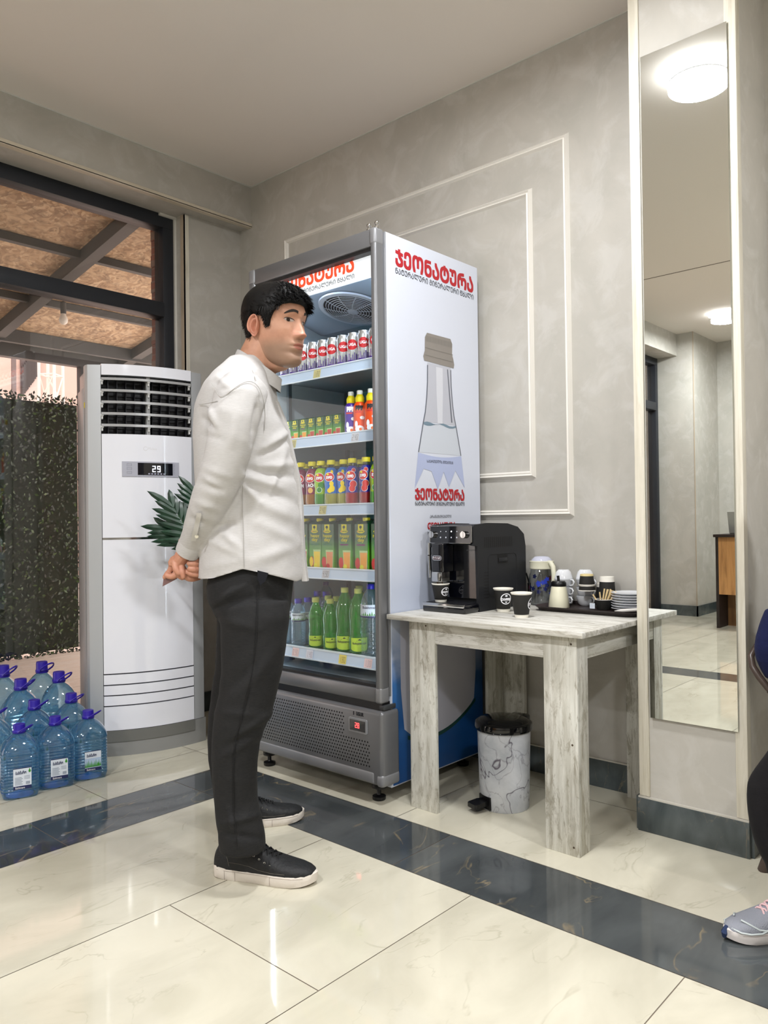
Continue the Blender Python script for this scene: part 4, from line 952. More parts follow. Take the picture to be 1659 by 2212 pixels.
VD = math.atan2(-math.cos(YAW)*1.0, -math.sin(YAW))   # direction from the fridge back to the camera
ANG = math.radians(222-180)-PI                         # label centre towards the room
ANG = math.atan2(-0.62, -0.78)
# ---- cans
M_can = mat('can_silver', rgb(214, 216, 220), 0.22, metal=0.85); M_cred = mat('can_red', rgb(196, 22, 32), 0.3); M_cpur = mat('can_purple', rgb(70, 34, 128), 0.3)
def can():
    t = thing('drink_can', '', 'drink can', (0, 0, 0), 0, 'energy drink cans on the top shelf')
    b = MB().use(M_can); b.lathe([(0.020, 0.0), (0.0255, 0.004), (0.0285, 0.012), (0.0285, 0.112), (0.0262, 0.122), (0.0245, 0.126), (0.0245, 0.130), (0.0235, 0.130), (0.0225, 0.126), (0.0003, 0.126)], 36, cap1=False); b.build('can_body', None, t)
    b = MB().use(M_cred); wblob(b, 0, 0.080, 0.0225, 0.0215, wrap(0.0288, ANG), 28)
    b.use(white_ink); text(b, 'UGA', wrap(0.0290, ANG), w=0.033, h=0.011, u0=-0.0155, v0=0.075, res=2, bold=0.04)
    b.use(M_cpur); wrect(b, -0.089, 0.089, 0.008, 0.018, wrap(0.0287, ANG), 36)
    for k in range(24):
        u = -0.088+k*0.0074; hh = 0.006+0.024*abs(math.sin(k*2.3)); wrect(b, u, u+0.0032, 0.018, 0.018+hh, wrap(0.0287, ANG), 1)
    b.build('can_print', None, t); return t
c0 = can(); first = True
for k in range(10):
    y = 2.078+k*0.0596; lab = 'silver energy drink can on the top fridge shelf, ' + ('nearest the right side post' if k == 0 else 'number %d from the right side post' % (k+1))
    words = ['nearest the right-hand door post', 'second from the right-hand door post', 'third from the right-hand door post', 'fourth from the right-hand door post', 'fifth from the right-hand door post', 'sixth from the right-hand door post', "seventh from the door post, beside the man's chin", "eighth from the door post, behind the man's chin", "ninth from the door post, behind the man's collar", "last of the row, behind the man's neck"]
    lab = 'silver and purple energy drink can, '+words[k]
    if k == 0: c0.location = (2.272, y, ZS[0]-0.004); c0['label'] = lab
    else: dup(c0, (2.272, y, ZS[0]-0.004), random.uniform(-0.25, 0.25), lab)
# ---- small and large juice cartons
def mat_carton(name, h):
    t = NT(name); z = t.sep(t.tc.outputs['Object'])[2]
    c = t.ramp(t.math('DIVIDE', z, h), [(0.0, rgb(92, 150, 10)), (0.35, rgb(70, 150, 14)), (0.6, rgb(2, 88, 36)), (1.0, rgb(0, 62, 32))])
    t.link(c, t.b.inputs['Base Color']); t.b.inputs['Roughness'].default_value = 0.25; return t.m
M_yel = mat('cap_yellow', rgb(240, 222, 20), 0.35); M_yel2 = mat('print_yellow', rgb(240, 226, 40), 0.4)
juice = {'orange': rgb(240, 160, 40), 'yellow': rgb(238, 204, 20), 'pink': rgb(226, 140, 84), 'red': rgb(190, 60, 40)}
JM = {k: mat('juice_'+k, v, 0.3) for k, v in juice.items()}
M_red = mat('print_red', rgb(206, 40, 36), 0.4); M_plum = mat('print_plum', rgb(110, 20, 90), 0.4)
M_glassp = mat('print_glass_pale', rgb(190, 214, 150), 0.4)
def carton(name, cat, w, d, h, kind, grp, lab, cap=True):
    t = thing(name, lab, cat, (0, 0, 0), 0, grp)
    b = MB().use(mat_carton('carton_green_%s' % name, h) if 'carton_green_%s' % name not in MATS else MATS['carton_green_%s' % name])
    hw, hd = w/2, d/2
    b.ring([[(-hd, -hw, 0), (hd, -hw, 0), (hd, hw, 0), (-hd, hw, 0)], [(-hd, -hw, h*0.9), (hd, -hw, h*0.96), (hd, hw, h*0.96), (-hd, hw, h*0.9)], [(-hd*0.6, -hw, h*0.965), (hd, -hw, h), (hd, hw, h), (-hd*0.6, hw, h*0.965)]], smooth=False)
    b.build('carton_body', None, t, world=False)
    if cap:
        b = MB().use(M_yel); b.lathe([(w*0.2, 0), (w*0.21, h*0.012), (w*0.21, h*0.06), (w*0.19, h*0.068), (0.0003, h*0.068)], 20, (-hd*0.25, -w*0.06, h*0.955), cap1=False); b.build('screw_cap', None, t, world=False)
    f = lambda o_: (lambda u, v: (-hd-0.0006-o_, -u, v))
    b = MB().use(M_yel2); b.add([f(0)(x, z) for x, z in ((-w*0.25, h*0.76), (w*0.16, h*0.76), (w*0.16, h*0.895), (-w*0.25, h*0.895))], [(0, 1, 2, 3)])
    wblob(b, -w*0.04, h*0.755, w*0.29, h*0.036, f(0.0002), 20)
    text(b, 'happy', f(0.0001), w=w*0.72, h=h*0.075, u0=-w*0.36, v0=h*0.62, bold=0.02, res=2); text(b, 'day', f(0.0001), w=w*0.5, h=h*0.085, u0=-w*0.28, v0=h*0.535, bold=0.02, res=2)
    b.use(mat('print_dark_green', rgb(30, 60, 30), 0.4)); text(b, 'RAUCH', f(0.0006), w=w*0.33, h=h*0.022, u0=-w*0.16, v0=h*0.744, bold=0.03, res=1)
    wblob(b, -w*0.045, h*0.84, w*0.1, h*0.03, f(0.0006), 10); b.add([f(0.0006)(x, z) for x, z in ((-w*0.06, h*0.78), (-w*0.03, h*0.78), (-w*0.03, h*0.83), (-w*0.06, h*0.83))], [(0, 1, 2, 3)])
    b.use(M_red); wblob(b, -w*0.24, h*0.757, w*0.035, h*0.014, f(0.0007), 8)
    wblob(b, -w*0.30, h*0.13, w*0.19, h*0.11, f(0.0001), 14)
    if kind == 'yellow': b.use(JM['yellow']); wblob(b, -w*0.33, h*0.13, w*0.16, h*0.1, f(0.0003), 14)
    b.use(M_glassp); b.add([f(0.0004)(x, z) for x, z in ((-w*0.10, h*0.01), (w*0.42, h*0.01), (w*0.46, h*0.38), (-w*0.16, h*0.38))], [(0, 1, 2, 3)])
    b.use(JM[kind]); b.add([f(0.0006)(x, z) for x, z in ((-w*0.06, h*0.01), (w*0.38, h*0.01), (w*0.42, h*0.34), (-w*0.11, h*0.34))], [(0, 1, 2, 3)])
    b.use(M_yel2 if kind != 'pink' else M_red); wblob(b, w*0.02, h*0.055, w*0.15, h*0.05, f(0.0008), 12)
    b.use(M_plum if kind == 'orange' else mat('print_leaf', rgb(20, 110, 50), 0.4)); b.add([f(0.0004)(x, z) for x, z in ((-w*0.36, h*0.475), (w*0.28, h*0.475), (w*0.28, h*0.505), (-w*0.36, h*0.505))], [(0, 1, 2, 3)])
    b.build('carton_print', None, t, world=False); return t
small = [(726, 'red', 'small green juice carton beside the purple sports-cap bottle'), (707.4, 'red', 'small green juice carton, second from the sports-cap bottles'), (688.6, 'red', 'small green juice carton, third from the sports-cap bottles'),
         (670, 'red', 'small green juice carton in the middle of the little row'), (653, 'orange', "small green juice carton with orange print, third from the man's shirt"), (635, 'orange', "small green juice carton with orange print, second from the man's shirt"), (619, 'orange', "small green juice carton touching the man's shirt edge in the photo")]
proto = {}
for px, kd, lab in small:
    p = onx(px, 920, 2.262)
    if kd not in proto: o = carton('small_juice_carton', 'juice carton', 0.047, 0.036, 0.098, kd, 'small juice cartons on the second shelf', lab, cap=False); proto[kd] = o; o.location = (2.285, p.y, ZS[1]-0.004)
    else: dup(proto[kd], (2.285, p.y, ZS[1]-0.004), 0, lab)
big = [(650, 'red', "tall green juice carton half hidden by the man's shirt"), (679, 'yellow', 'tall green juice carton with a yellow juice glass'), (706, 'pink', 'tall green juice carton with pink grapefruit print, third from the right'),
       (743, 'orange', 'tall green juice carton with peach print, left one of the pair'), (779, 'orange', 'tall green juice carton with peach print, right one of the pair'), (815, 'red', 'tall green juice carton cut by the right door post')]
proto = {}
for px, kd, lab in big:
    p = onx(px, 1180, 2.245)
    if kd not in proto: o = carton('juice_carton', 'juice carton', 0.073, 0.07, 0.205, kd, 'tall juice cartons on the fourth shelf', lab); proto[kd] = o; o.location = (2.285, p.y, ZS[3]-0.004)
    else: dup(proto[kd], (2.285, p.y, ZS[3]-0.004), 0, lab)
# second row of cartons is hidden; ---- sports-cap bottles
def sport(col, name, lab):
    t = thing('sports_cap_bottle', lab, 'drink bottle', (0, 0, 0), 0, 'sports-cap kids drinks on the second shelf')
    b = MB().use(mat('kids_'+name, col, 0.3)); b.lathe([(0.022, 0), (0.0265, 0.004), (0.028, 0.03), (0.0255, 0.06), (0.0275, 0.09), (0.026, 0.112), (0.018, 0.126), (0.015, 0.13)], 30); b.build('bottle_body', None, t)
    b = MB().use(M_yel); b.lathe([(0.0175, 0.127), (0.0185, 0.129), (0.0185, 0.146), (0.012, 0.158), (0.0095, 0.160), (0.0095, 0.170)], 24); b.build('cap', None, t)
    b = MB().use(mat('clear_cap_tip', rgb(236, 236, 230), 0.2)); b.lathe([(0.0122, 0.158), (0.0122, 0.172), (0.0105, 0.175), (0.0003, 0.175)], 20, cap1=False); b.build('cap_tip', None, t)
    b = MB().use(M_ink if name != 'purple' else white_ink); text(b, 'ppy', wrap(0.0282, ANG), w=0.034, h=0.018, u0=-0.017, v0=0.092, bold=0.07, res=2)
    b.use(M_red); wrect(b, -0.02, 0.008, 0.082, 0.088, wrap(0.0285, ANG), 5)
    b.use(white_ink); wblob(b, 0.012, 0.062, 0.010, 0.007, wrap(0.0285, ANG), 12); wblob(b, 0.0, 0.018, 0.020, 0.013, wrap(0.0288, ANG), 16); wblob(b, -0.014, 0.036, 0.007, 0.014, wrap(0.0290, ANG), 12)
    b.use(mat('print_orange', rgb(230, 110, 30), 0.4)); wblob(b, 0.004, 0.016, 0.006, 0.006, wrap(0.0292, ANG), 10)
    b.build('bottle_print', None, t); return t
so = sport(rgb(232, 76, 6), 'orange', 'orange sports-cap drink bottle, middle of the three'); p = onx(774, 900, 2.262); so.location = (2.272, p.y, ZS[1]-0.004)
sp = sport(rgb(70, 36, 150), 'purple', 'purple sports-cap drink bottle beside the small cartons'); p = onx(755, 900, 2.262); sp.location = (2.272, p.y, ZS[1]-0.004)
p = onx(798, 900, 2.262); dup(so, (2.272, p.y, ZS[1]-0.004), 0.1, 'orange sports-cap drink bottle beside the right door post')
# ---- fruit drink bottles
liquid = {'purple': ((124, 6, 66), (140, 84, 10)), 'green': ((150, 190, 0), (56, 130, 10)), 'sky': ((14, 104, 190), (150, 144, 60)), 'blue': ((4, 10, 150), (140, 4, 16))}
def fruit(kind, lab):
    lc, qc = liquid[kind]
    t = thing('fruit_drink_bottle', lab, 'drink bottle', (0, 0, 0), 0, 'fruit drink bottles on the third shelf')
    b = MB().use(mat('juice_liquid_'+kind, rgb(*qc), 0.08, coat=0.5)); b.lathe([(0.024, 0), (0.029, 0.004), (0.0300, 0.02), (0.0290, 0.05)], 32); b.build('bottle_base', None, t)
    b = MB().use(mat('sleeve_'+kind, rgb(*lc), 0.22, coat=0.4)); b.lathe([(0.0291, 0.046), (0.0275, 0.07), (0.0305, 0.105), (0.0305, 0.122), (0.025, 0.146), (0.0165, 0.158)], 36, cap0=True); b.build('sleeve', None, t)
    b = MB().use(mat_neck); b.lathe([(0.0160, 0.156), (0.0140, 0.165), (0.0140, 0.176)], 24, cap0=False); b.build('neck', None, t)
    b = MB().use(M_yel); b.lathe([(0.0165, 0.170), (0.0178, 0.171), (0.0178, 0.186), (0.016, 0.1895), (0.0003, 0.190)], 28, cap1=False); b.build('cap', None, t)
    b = MB().use(white_ink); wblob(b, -0.006, 0.118, 0.0225, 0.0195, wrap(0.0308, ANG), 24)
    b.use(M_red); wblob(b, -0.006, 0.118, 0.0205, 0.0178, wrap(0.0311, ANG), 24)
    b.use(white_ink); text(b, 'avo', wrap(0.0314, ANG), w=0.028, h=0.0115, u0=-0.020, v0=0.110, bold=0.05, res=2)
    b.use(M_yel2); wblob(b, -0.012, 0.129, 0.006, 0.004, wrap(0.0314, ANG), 10)
    if kind == 'purple':
        b.use(white_ink); text(b, 'ACH', wrap(0.0298, ANG), w=0.030, h=0.015, u0=-0.016, v0=0.080, bold=0.03, res=1); b.use(mat('print_peach', rgb(222, 170, 90), 0.4)); wblob(b, -0.004, 0.066, 0.011, 0.012, wrap(0.0303, ANG), 14)
    elif kind == 'green':
        b.use(mat('print_lime', rgb(50, 130, 30), 0.4)); wblob(b, 0.004, 0.086, 0.015, 0.013, wrap(0.0302, ANG), 16); b.use(white_ink); wblob(b, -0.006, 0.066, 0.0125, 0.0125, wrap(0.0302, ANG), 16); b.use(MATS['print_lime']); wblob(b, -0.006, 0.066, 0.011, 0.011, wrap(0.0304, ANG), 16)
    elif kind == 'sky':
        b.use(JM['yellow']); wblob(b, 0.004, 0.090, 0.009, 0.011, wrap(0.0302, ANG), 12); wblob(b, 0.006, 0.070, 0.012, 0.014, wrap(0.0302, ANG), 14); wblob(b, -0.004, 0.062, 0.011, 0.010, wrap(0.0305, ANG), 14); wblob(b, 0.006, 0.138, 0.006, 0.009, wrap(0.0290, ANG), 10)
    else:
        for cu, cv, r in ((0.006, 0.084, 0.014), (0.001, 0.066, 0.013), (0.008, 0.140, 0.008)):
            rr = 0.0302 if cv < 0.12 else 0.0292
            b.use(white_ink); wblob(b, cu, cv, r*1.12, r*1.1, wrap(rr, ANG), 12); b.use(M_red); wblob(b, cu, cv, r, r, wrap(rr+0.0003, ANG), 12)
    b.build('bottle_print', None, t); return t
mat_neck = mat_clear('bottle_neck_clear', (0.72, 0.70, 0.55, 1), 0.05)
fl = [(650.8, 'purple', 0, "purple peach drink bottle touching the man's shirt edge"), (674.5, 'purple', 0, 'purple peach drink bottle, second from the left'), (693.7, 'green', 0, 'lime green fruit drink bottle between purple and sky blue ones'),
      (715.4, 'sky', 0, 'sky blue lemon drink bottle, front one'), (742.5, 'sky', 0.02, 'sky blue lemon drink bottle, partly behind a dark blue one'), (761.0, 'blue', 0, 'dark blue strawberry drink bottle, left one'), (791, 'blue', 0, 'dark blue strawberry drink bottle, right one'),
      (814, 'green', 0, 'lime green fruit drink bottle cut by the right door post')]
proto = {}; FD = 0.0
for px, kd, back, lab in fl:
    X = 2.268+back; p = onx(px, 1000, X)
    if kd not in proto: o = fruit(kd, lab); proto[kd] = o; o.location = (X, p.y, ZS[2]-0.004)
    else: dup(proto[kd], (X, p.y, ZS[2]-0.004), random.uniform(-0.3, 0.3), lab)
for px, kd, lab in ((663, 'purple', 'fruit drink bottle in the back row, behind the two purple ones'), (684, 'green', 'fruit drink bottle in the back row, behind the lime green one'), (704, 'sky', 'fruit drink bottle in the back row, behind the front sky blue one'),
                    (729, 'sky', 'fruit drink bottle in the back row, between the two sky blue ones'), (752, 'blue', 'fruit drink bottle in the back row, behind the left dark blue one'), (780, 'blue', 'fruit drink bottle in the back row, between the two dark blue ones')):
    p = onx(px, 1000, 2.345); dup(proto[kd], (2.345, p.y, ZS[2]-0.004), random.uniform(-0.5, 0.5), lab)
# ---- bottom shelf water and lemonade
def clearb(name, tint, edge, milk): return mat_clear(name, tint, 0.04, 1.2, refr=0.15, ior=1.2, edge=edge, milk=milk)
M_pet = clearb('clear_pet_bluish', (0.88, 0.95, 0.98, 1), (0.42, 0.66, 0.82, 1), (0.12, (0.62, 0.84, 0.95, 1))); M_petg = clearb('green_pet', (0.30, 0.92, 0.30, 1), (0.04, 0.55, 0.06, 1), (0.34, (0.03, 0.62, 0.04, 1)))
M_capb = mat('cap_blue', rgb(40, 40, 170), 0.35); M_capy = mat('cap_pale_yellow', rgb(206, 212, 110), 0.4)
M_lbly = mat('label_lime', rgb(186, 214, 60), 0.4)
def wbot(name, lab, kind, r, h, grp):
    t = thing(name, lab, 'drink bottle', (0, 0, 0), 0, grp)
    green = kind == 'green'; b = MB().use(M_petg if green else M_pet)
    if green: pr = [(r*0.7, 0), (r*0.95, h*0.03), (r, h*0.1), (r, h*0.24), (r*0.9, h*0.36), (r*0.93, h*0.5), (r*1.0, h*0.62), (r*0.9, h*0.72), (r*0.62, h*0.84), (r*0.36, h*0.92), (0.012, h*0.95)]
    else:
        pr = [(r*0.8, 0), (r, h*0.02)]
        for k in range(9): z = h*(0.04+0.058*k); pr += [(r, z), (r, z+h*0.03), (r*0.94, z+h*0.045)]
        pr += [(r, h*0.58), (r, h*0.70), (r*0.93, h*0.78), (r*0.7, h*0.86), (r*0.4, h*0.92), (0.012, h*0.94)]
    b.lathe(pr, 28); b.build('bottle_body', None, t)
    b = MB().use(M_capy if green else M_capb); b.lathe([(0.0150, h*0.93), (0.0155, h*0.935), (0.0155, h*0.93+0.018), (0.014, h*0.93+0.020), (0.0003, h*0.93+0.0205)], 24, cap1=False); b.build('cap', None, t)
    b = MB()
    if green:
        b.use(M_lbly); f = wrap(r*1.015, ANG); wrect(b, -r*0.95, r*0.95, h*0.08, h*0.26, f, 12); wblob(b, 0, h*0.08, r*0.9, h*0.03, f, 14)
        b.use(M_ink); f2 = wrap(r*1.03, ANG); b.add([f2(-r*0.4, h*0.205), f2(0, h*0.245), f2(r*0.4, h*0.205), f2(0.0, h*0.225)], [(0, 1, 2, 3)])
        text(b, 'ნაბეღლავი', f2, w=r*1.5, h=h*0.035, u0=-r*0.75, v0=h*0.155, res=1, bold=0.03)
    else:
        b.use(M_lblw); f = wrap(r*1.015, ANG); wrect(b, -r*2.6, r*2.6, h*0.56, h*0.72, f, 24); b.use(M_lblnavy); wrect(b, -r*2.6, r*2.6, h*0.54, h*0.565, wrap(r*1.02, ANG), 24)
        text(b, 'Bakhmaro', wrap(r*1.03, ANG), w=r*1.6, h=h*0.035, u0=-r*0.8, v0=h*0.665, res=1, bold=0.02)
        b.use(M_lblgreen)
        for k in range(9): u = -r*1.0+k*r*0.22; b.add([wrap(r*1.03, ANG)(u, h*0.57), wrap(r*1.03, ANG)(u+r*0.2, h*0.57), wrap(r*1.03, ANG)(u+r*0.1, h*(0.6+0.015*(k % 3)))], [(0, 1, 2)])
    b.build('label', None, t); return t
zb = ZS[4]-0.004
W1 = wbot('water_bottle', 'small clear water bottle with a violet cap, front row left', 'clear', 0.031, 0.196, 'clear water bottles on the bottom shelf'); p = onx(644.4, 1304, 2.272); W1.location = (2.272, p.y, zb)
p = onx(664.6, 1300, 2.33); dup(W1, (2.33, p.y, zb), 0.4, 'small clear water bottle with a violet cap, behind the front left one')
p = onx(622, 1304, 2.30); dup(W1, (2.30, p.y, zb), 0.2, "small clear water bottle at the man's trouser edge")
for px, X, l in ((686, 2.42, 'clear water bottle in the back, above the first green bottle'), (705, 2.42, 'clear water bottle in the back, between the two small green bottles')):
    p = onx(px, 1300, X); dup(W1, (X, p.y, zb), 0.4, l, (1.05, 1.05, 1.1))
G1 = wbot('lemonade_bottle', 'small green lemonade bottle, left one of the two in front', 'green', 0.033, 0.208, 'green lemonade bottles on the bottom shelf'); p = onx(682, 1294, 2.275); G1.location = (2.275, p.y, zb)
p = onx(713.4, 1296, 2.275); dup(G1, (2.275, p.y, zb), 0.3, 'small green lemonade bottle, right one of the two in front')
p = onx(709, 1291, 2.36); dup(G1, (2.36, p.y, zb), 0.3, 'small green lemonade bottle directly behind the right small one')
p = onx(727, 1290, 2.36); dup(G1, (2.36, p.y, zb), 0.5, 'small green lemonade bottle in the back beside the tall ones')
G2 = wbot('tall_lemonade_bottle', 'tall green lemonade bottle, left one of the two in front', 'green', 0.040, 0.262, 'tall green lemonade bottles on the bottom shelf'); p = onx(744.6, 1270, 2.28); G2.location = (2.28, p.y, zb)
p = onx(771.7, 1272, 2.28); dup(G2, (2.28, p.y-0.004, zb), 0.2, 'tall green lemonade bottle beside the big water bottle')
p = onx(776, 1268, 2.375); dup(G2, (2.375, p.y, zb), 0.3, 'tall green lemonade bottle in the second row behind the right tall one')
W2 = wbot('big_water_bottle', 'big clear ribbed water bottle with a violet cap beside the door post', 'clear', 0.041, 0.285, 'clear water bottles on the bottom shelf'); p = onx(799, 1259, 2.28); W2.location = (2.28, p.y-0.003, zb)
for k, (px, l) in enumerate(((640, 'pale-capped water bottle in the rear, leftmost'), (662, 'pale-capped water bottle in the rear, second from the left'), (684, 'pale-capped water bottle in the rear, third from the left'), (704, 'pale-capped water bottle in the rear, fourth from the left'))):
    p = onx(px, 1290, 2.56); dup(W2, (2.56, p.y, zb), 0.2, l, (0.9, 0.9, 0.88))
# ================================================================== table
TZ = 0.713
tb = thing('side_table', 'whitewashed wooden table against the wall between fridge and pilaster', 'table', (2.52, 1.55, 0))
b = MB().use(M_table_h); b.box(2.180, 2.850, 1.150, 1.9555, TZ-0.018, TZ, 0.0015); b.build('tabletop', None, tb)
LX0, LX1, LY0, LY1 = 2.222, 2.842, 1.192, 1.880
b = MB().use(M_table_h); b.box(LX0+0.003, LX0+0.019, LY0+0.12, LY1-0.12, TZ-0.098, TZ-0.018); b.build('front_apron', None, tb)
b = MB().use(M_table_h); b.box(LX1-0.019, LX1-0.003, LY0+0.016, LY1-0.016, TZ-0.098, TZ-0.018); b.build('rear_apron', None, tb)
for y0 in (LY0+0.003, LY1-0.019): b = MB().use(M_table_x); b.box(LX0+0.06, LX1-0.06, y0, y0+0.016, TZ-0.098, TZ-0.018); b.build('side_apron', None, tb)
for fx in (0, 1):
    for fy in (0, 1):
        b = MB().use(M_table_v)
        X0, X1 = (LX0, LX0+0.016) if not fx else (LX1-0.016, LX1)
        Y0, Y1 = (LY0, LY0+0.12) if not fy else (LY1-0.12, LY1)
        b.box(X0, X1, Y0, Y1, 0.0, TZ-0.018, 0.001)
        YS0, YS1 = (LY0+0.0005, LY0+0.016) if not fy else (LY1-0.016, LY1-0.0005)
        xa, xb = (LX0+0.016, LX0+0.072) if not fx else (LX1-0.132 if fy else LX1-0.085, LX1-0.016)
        b.box(xa, xb, YS0, YS1, 0.0, TZ-0.018, 0.001); lg = b.build('leg', None, tb)
        if fx == 0:
            b = MB().use(mat('screw_cap_brown', rgb(70, 56, 40), 0.6))
            for z in ((0.028, 0.35, TZ-0.045) if fy == 0 else (TZ-0.035,)):
                y = LY0+0.02 if fy == 0 else LY1-0.02-0.06
                b.cyl((X0-0.0006, y, z), (X0+0.004, y, z), 0.0035, n=10)
            b.build('screw_hole', None, lg)
# ================================================================== pedal bin
bx = thing('pedal_bin', 'round marble-patterned pedal bin with a black lid under the table', 'waste bin', (2.455, 1.622, 0))
t = NT('marble_print'); o = t.tc.outputs['Object']
def veins(sc, wdt, dist, amt, seed):
    n = t.noise(t.mapping(o, (1, 1, 0.75), (0.3*seed, 0.5, 0.9), (seed, seed*2, 0)), sc, 3, 0.5, dist)
    return t.math('MULTIPLY', t.ramp(t.math('ABSOLUTE', t.math('SUBTRACT', n, 0.5)), [(0, white(1)), (wdt, white(0))]), amt)
cl = t.noise(o, 9, 4, 0.6, 0.5); c = t.ramp(cl, [(0.35, rgb(196, 198, 202)), (0.65, rgb(168, 172, 178))])
c = t.mix(veins(5.5, 0.012, 0.9, 0.95, 1), c, rgb(52, 36, 58)); c = t.mix(veins(13, 0.02, 0.8, 0.45, 2), c, rgb(90, 84, 98))
t.link(c, t.b.inputs['Base Color']); t.b.inputs['Roughness'].default_value = 0.3; M_binp = t.m
BX, BY = 2.455, 1.622
b = MB().use(M_binp); b.lathe([(0.088, 0.0), (0.0905, 0.003), (0.0935, 0.10), (0.0985, 0.290), (0.0935, 0.290)], 56, (BX, BY, 0)); b.build('bucket', None, bx)
b = MB().use(M_black_gloss); b.lathe([(0.099, 0.284), (0.106, 0.288), (0.108, 0.298), (0.105, 0.312), (0.098, 0.317), (0.094, 0.317), (0.088, 0.324), (0.06, 0.330), (0.0005, 0.332)], 56, (BX, BY, 0), cap1=False)
b.box(BX+0.06, BX+0.11, BY-0.05, BY+0.02, 0.296, 0.326, 0.008, 3); b.build('lid', None, bx)
b = MB().use(M_black); pd = Vector((-0.86, 0.30, 0)).normalized(); sd = Vector((-pd.y, pd.x, 0))
c0_ = Vector((BX, BY, 0))+pd*0.088
b.add([tuple(c0_+pd*u+sd*v+Vector((0, 0, z))) for u, v, z in ((-0.01, -0.032, 0.006), (-0.01, 0.032, 0.006), (0.004, 0.032, 0.006), (0.004, -0.032, 0.006), (-0.01, -0.032, 0.052), (-0.01, 0.032, 0.052), (0.004, 0.032, 0.052), (0.004, -0.032, 0.052))],
      [(0, 1, 2, 3), (4, 7, 6, 5), (0, 4, 5, 1), (1, 5, 6, 2), (2, 6, 7, 3), (3, 7, 4, 0)])
b.ring([[tuple(c0_+pd*u+sd*v*w_+Vector((0, 0, zc+z))) for v, z in ((-0.026, -0.008), (0.026, -0.008), (0.026, 0.008), (-0.026, 0.008))] for u, w_, zc in ((0.0, 0.8, 0.030), (0.02, 1.0, 0.030), (0.055, 1.0, 0.026), (0.064, 0.8, 0.026))], smooth=False)
b.build('pedal', None, bx)
# ================================================================== coffee machine (front faces -X)
cm = thing('coffee_machine', 'black bean-to-cup coffee machine on the whitewashed table', 'coffee machine', (2.56, 1.82, TZ))
MY0, MY1 = 1.712, 1.915; z0 = TZ
M_cmb = mat('machine_black_matt', rgb(31, 32, 35), 0.5, spec=0.35); M_cmg = mat('machine_black_gloss', rgb(7, 8, 14), 0.08, coat=0.7)
prof = [(2.44, 0.0), (2.765, 0.0), (2.772, 0.10), (2.772, 0.24), (2.76, 0.290), (2.715, 0.320), (2.64, 0.335), (2.50, 0.338), (2.412, 0.332), (2.402, 0.322), (2.404, 0.262), (2.395, 0.255), (2.43, 0.25), (2.435, 0.05)]
b = MB().use(M_cmb); b.prism(prof, lambda x, z: (x, MY0, z0+z), lambda x, z: (x, MY0+0.012, z0+z)); b.prism(prof, lambda x, z: (x, MY1-0.012, z0+z), lambda x, z: (x, MY1, z0+z))
inner = [(2.455, 0.0), (2.76, 0.0), (2.767, 0.24), (2.755, 0.286), (2.715, 0.316), (2.64, 0.331), (2.50, 0.334), (2.42, 0.328), (2.416, 0.262), (2.455, 0.25)]
b.prism(inner, lambda x, z: (x, MY0+0.012, z0+z), lambda x, z: (x, MY1-0.012, z0+z)); bd_ = b.build('housing', None, cm)
b = MB().use(mat('water_tank_smoke', rgb(62, 64, 74), 0.12)); b.box(2.728, 2.776, MY0+0.01, MY1-0.01, z0+0.12, z0+0.300, 0.008); b.build('water_tank', None, cm)
b = MB().use(M_cmg); b.add([(2.434, y, z0+z) for y, z in ()] , []) if False else None
b.box(2.440, 2.455, MY0+0.012, MY1-0.012, z0+0.05, z0+0.255); b.build('front_recess', None, cm)
# control panel, sloping
tz0, tz1 = z0+0.262, z0+0.328
def pn(k): return lambda u, v: (2.405-0.004*(1-(v-tz0)/(tz1-tz0))-k, MY1-u, v)   # u from the left seen from the front
b = MB().use(M_cmg); out = rrect(0.002, MY1-MY0-0.002, tz0, tz1, 0.006); b.prism(out, pn(0.008), pn(-0.012)); pnl = b.build('control_panel', None, cm)
b = MB().use(M_chrome); b.tube([pn(0.008)(*p) for p in out], 0.0009, 5, closed=True); b.build('panel_trim', None, pnl)
for u in (0.018, 0.170):
    b = MB().use(M_chrome); c_ = Vector(pn(0.008)(u, (tz0+tz1)/2-0.0)); b.cyl(c_+Vector((0.001, 0, 0)), c_+Vector((-0.014, 0, 0)), 0.0135, 0.0125, n=28); b.box(c_.x-0.0155, c_.x-0.012, c_.y-0.002, c_.y+0.002, c_.z-0.012, c_.z+0.014); b.build('dial_knob', None, pnl)
b = MB().use(mat('machine_icon', rgb(150, 152, 160), 0.4, emit=(0.6, 0.6, 0.65, 1), estr=0.3))
for k in range(4):
    for v, r in ((tz0+0.045, 0.0022), (tz0+0.022, 0.003)): wblob(b, 0.055+k*0.026, v, r, r, pn(0.0086), 10)
b.use(mat('machine_led_white', (1, 1, 1, 1), 0.4, emit=(1, 1, 1, 1), estr=2.5)); wblob(b, 0.055+2*0.026, tz0+0.045, 0.0026, 0.0026, pn(0.009), 10); b.build('button_icons', None, pnl)
b = MB().use(M_cmg); b.box(2.372, 2.44, 1.832, 1.890, z0+0.15, z0+0.262, 0.006, 3); sptb = b.build('spout_block', None, cm)
b = MB().use(M_chrome); b.box(2.366, 2.42, 1.836, 1.886, z0+0.113, z0+0.152, 0.004, 2); b.build('chrome_spout', None, sptb)
b = MB().use(M_chrome); b.prism(rrect(1.838, 1.884, z0+0.196, z0+0.214, 0.009, 8), lambda y, z: (2.3705, y, z), lambda y, z: (2.373, y, z)); bg = b.build('badge', None, sptb)
b = MB().use(mat('badge_plum', rgb(60, 30, 40), 0.4)); b.prism(rrect(1.841, 1.881, z0+0.199, z0+0.211, 0.006, 8), lambda y, z: (2.3700, y, z), lambda y, z: (2.371, y, z))
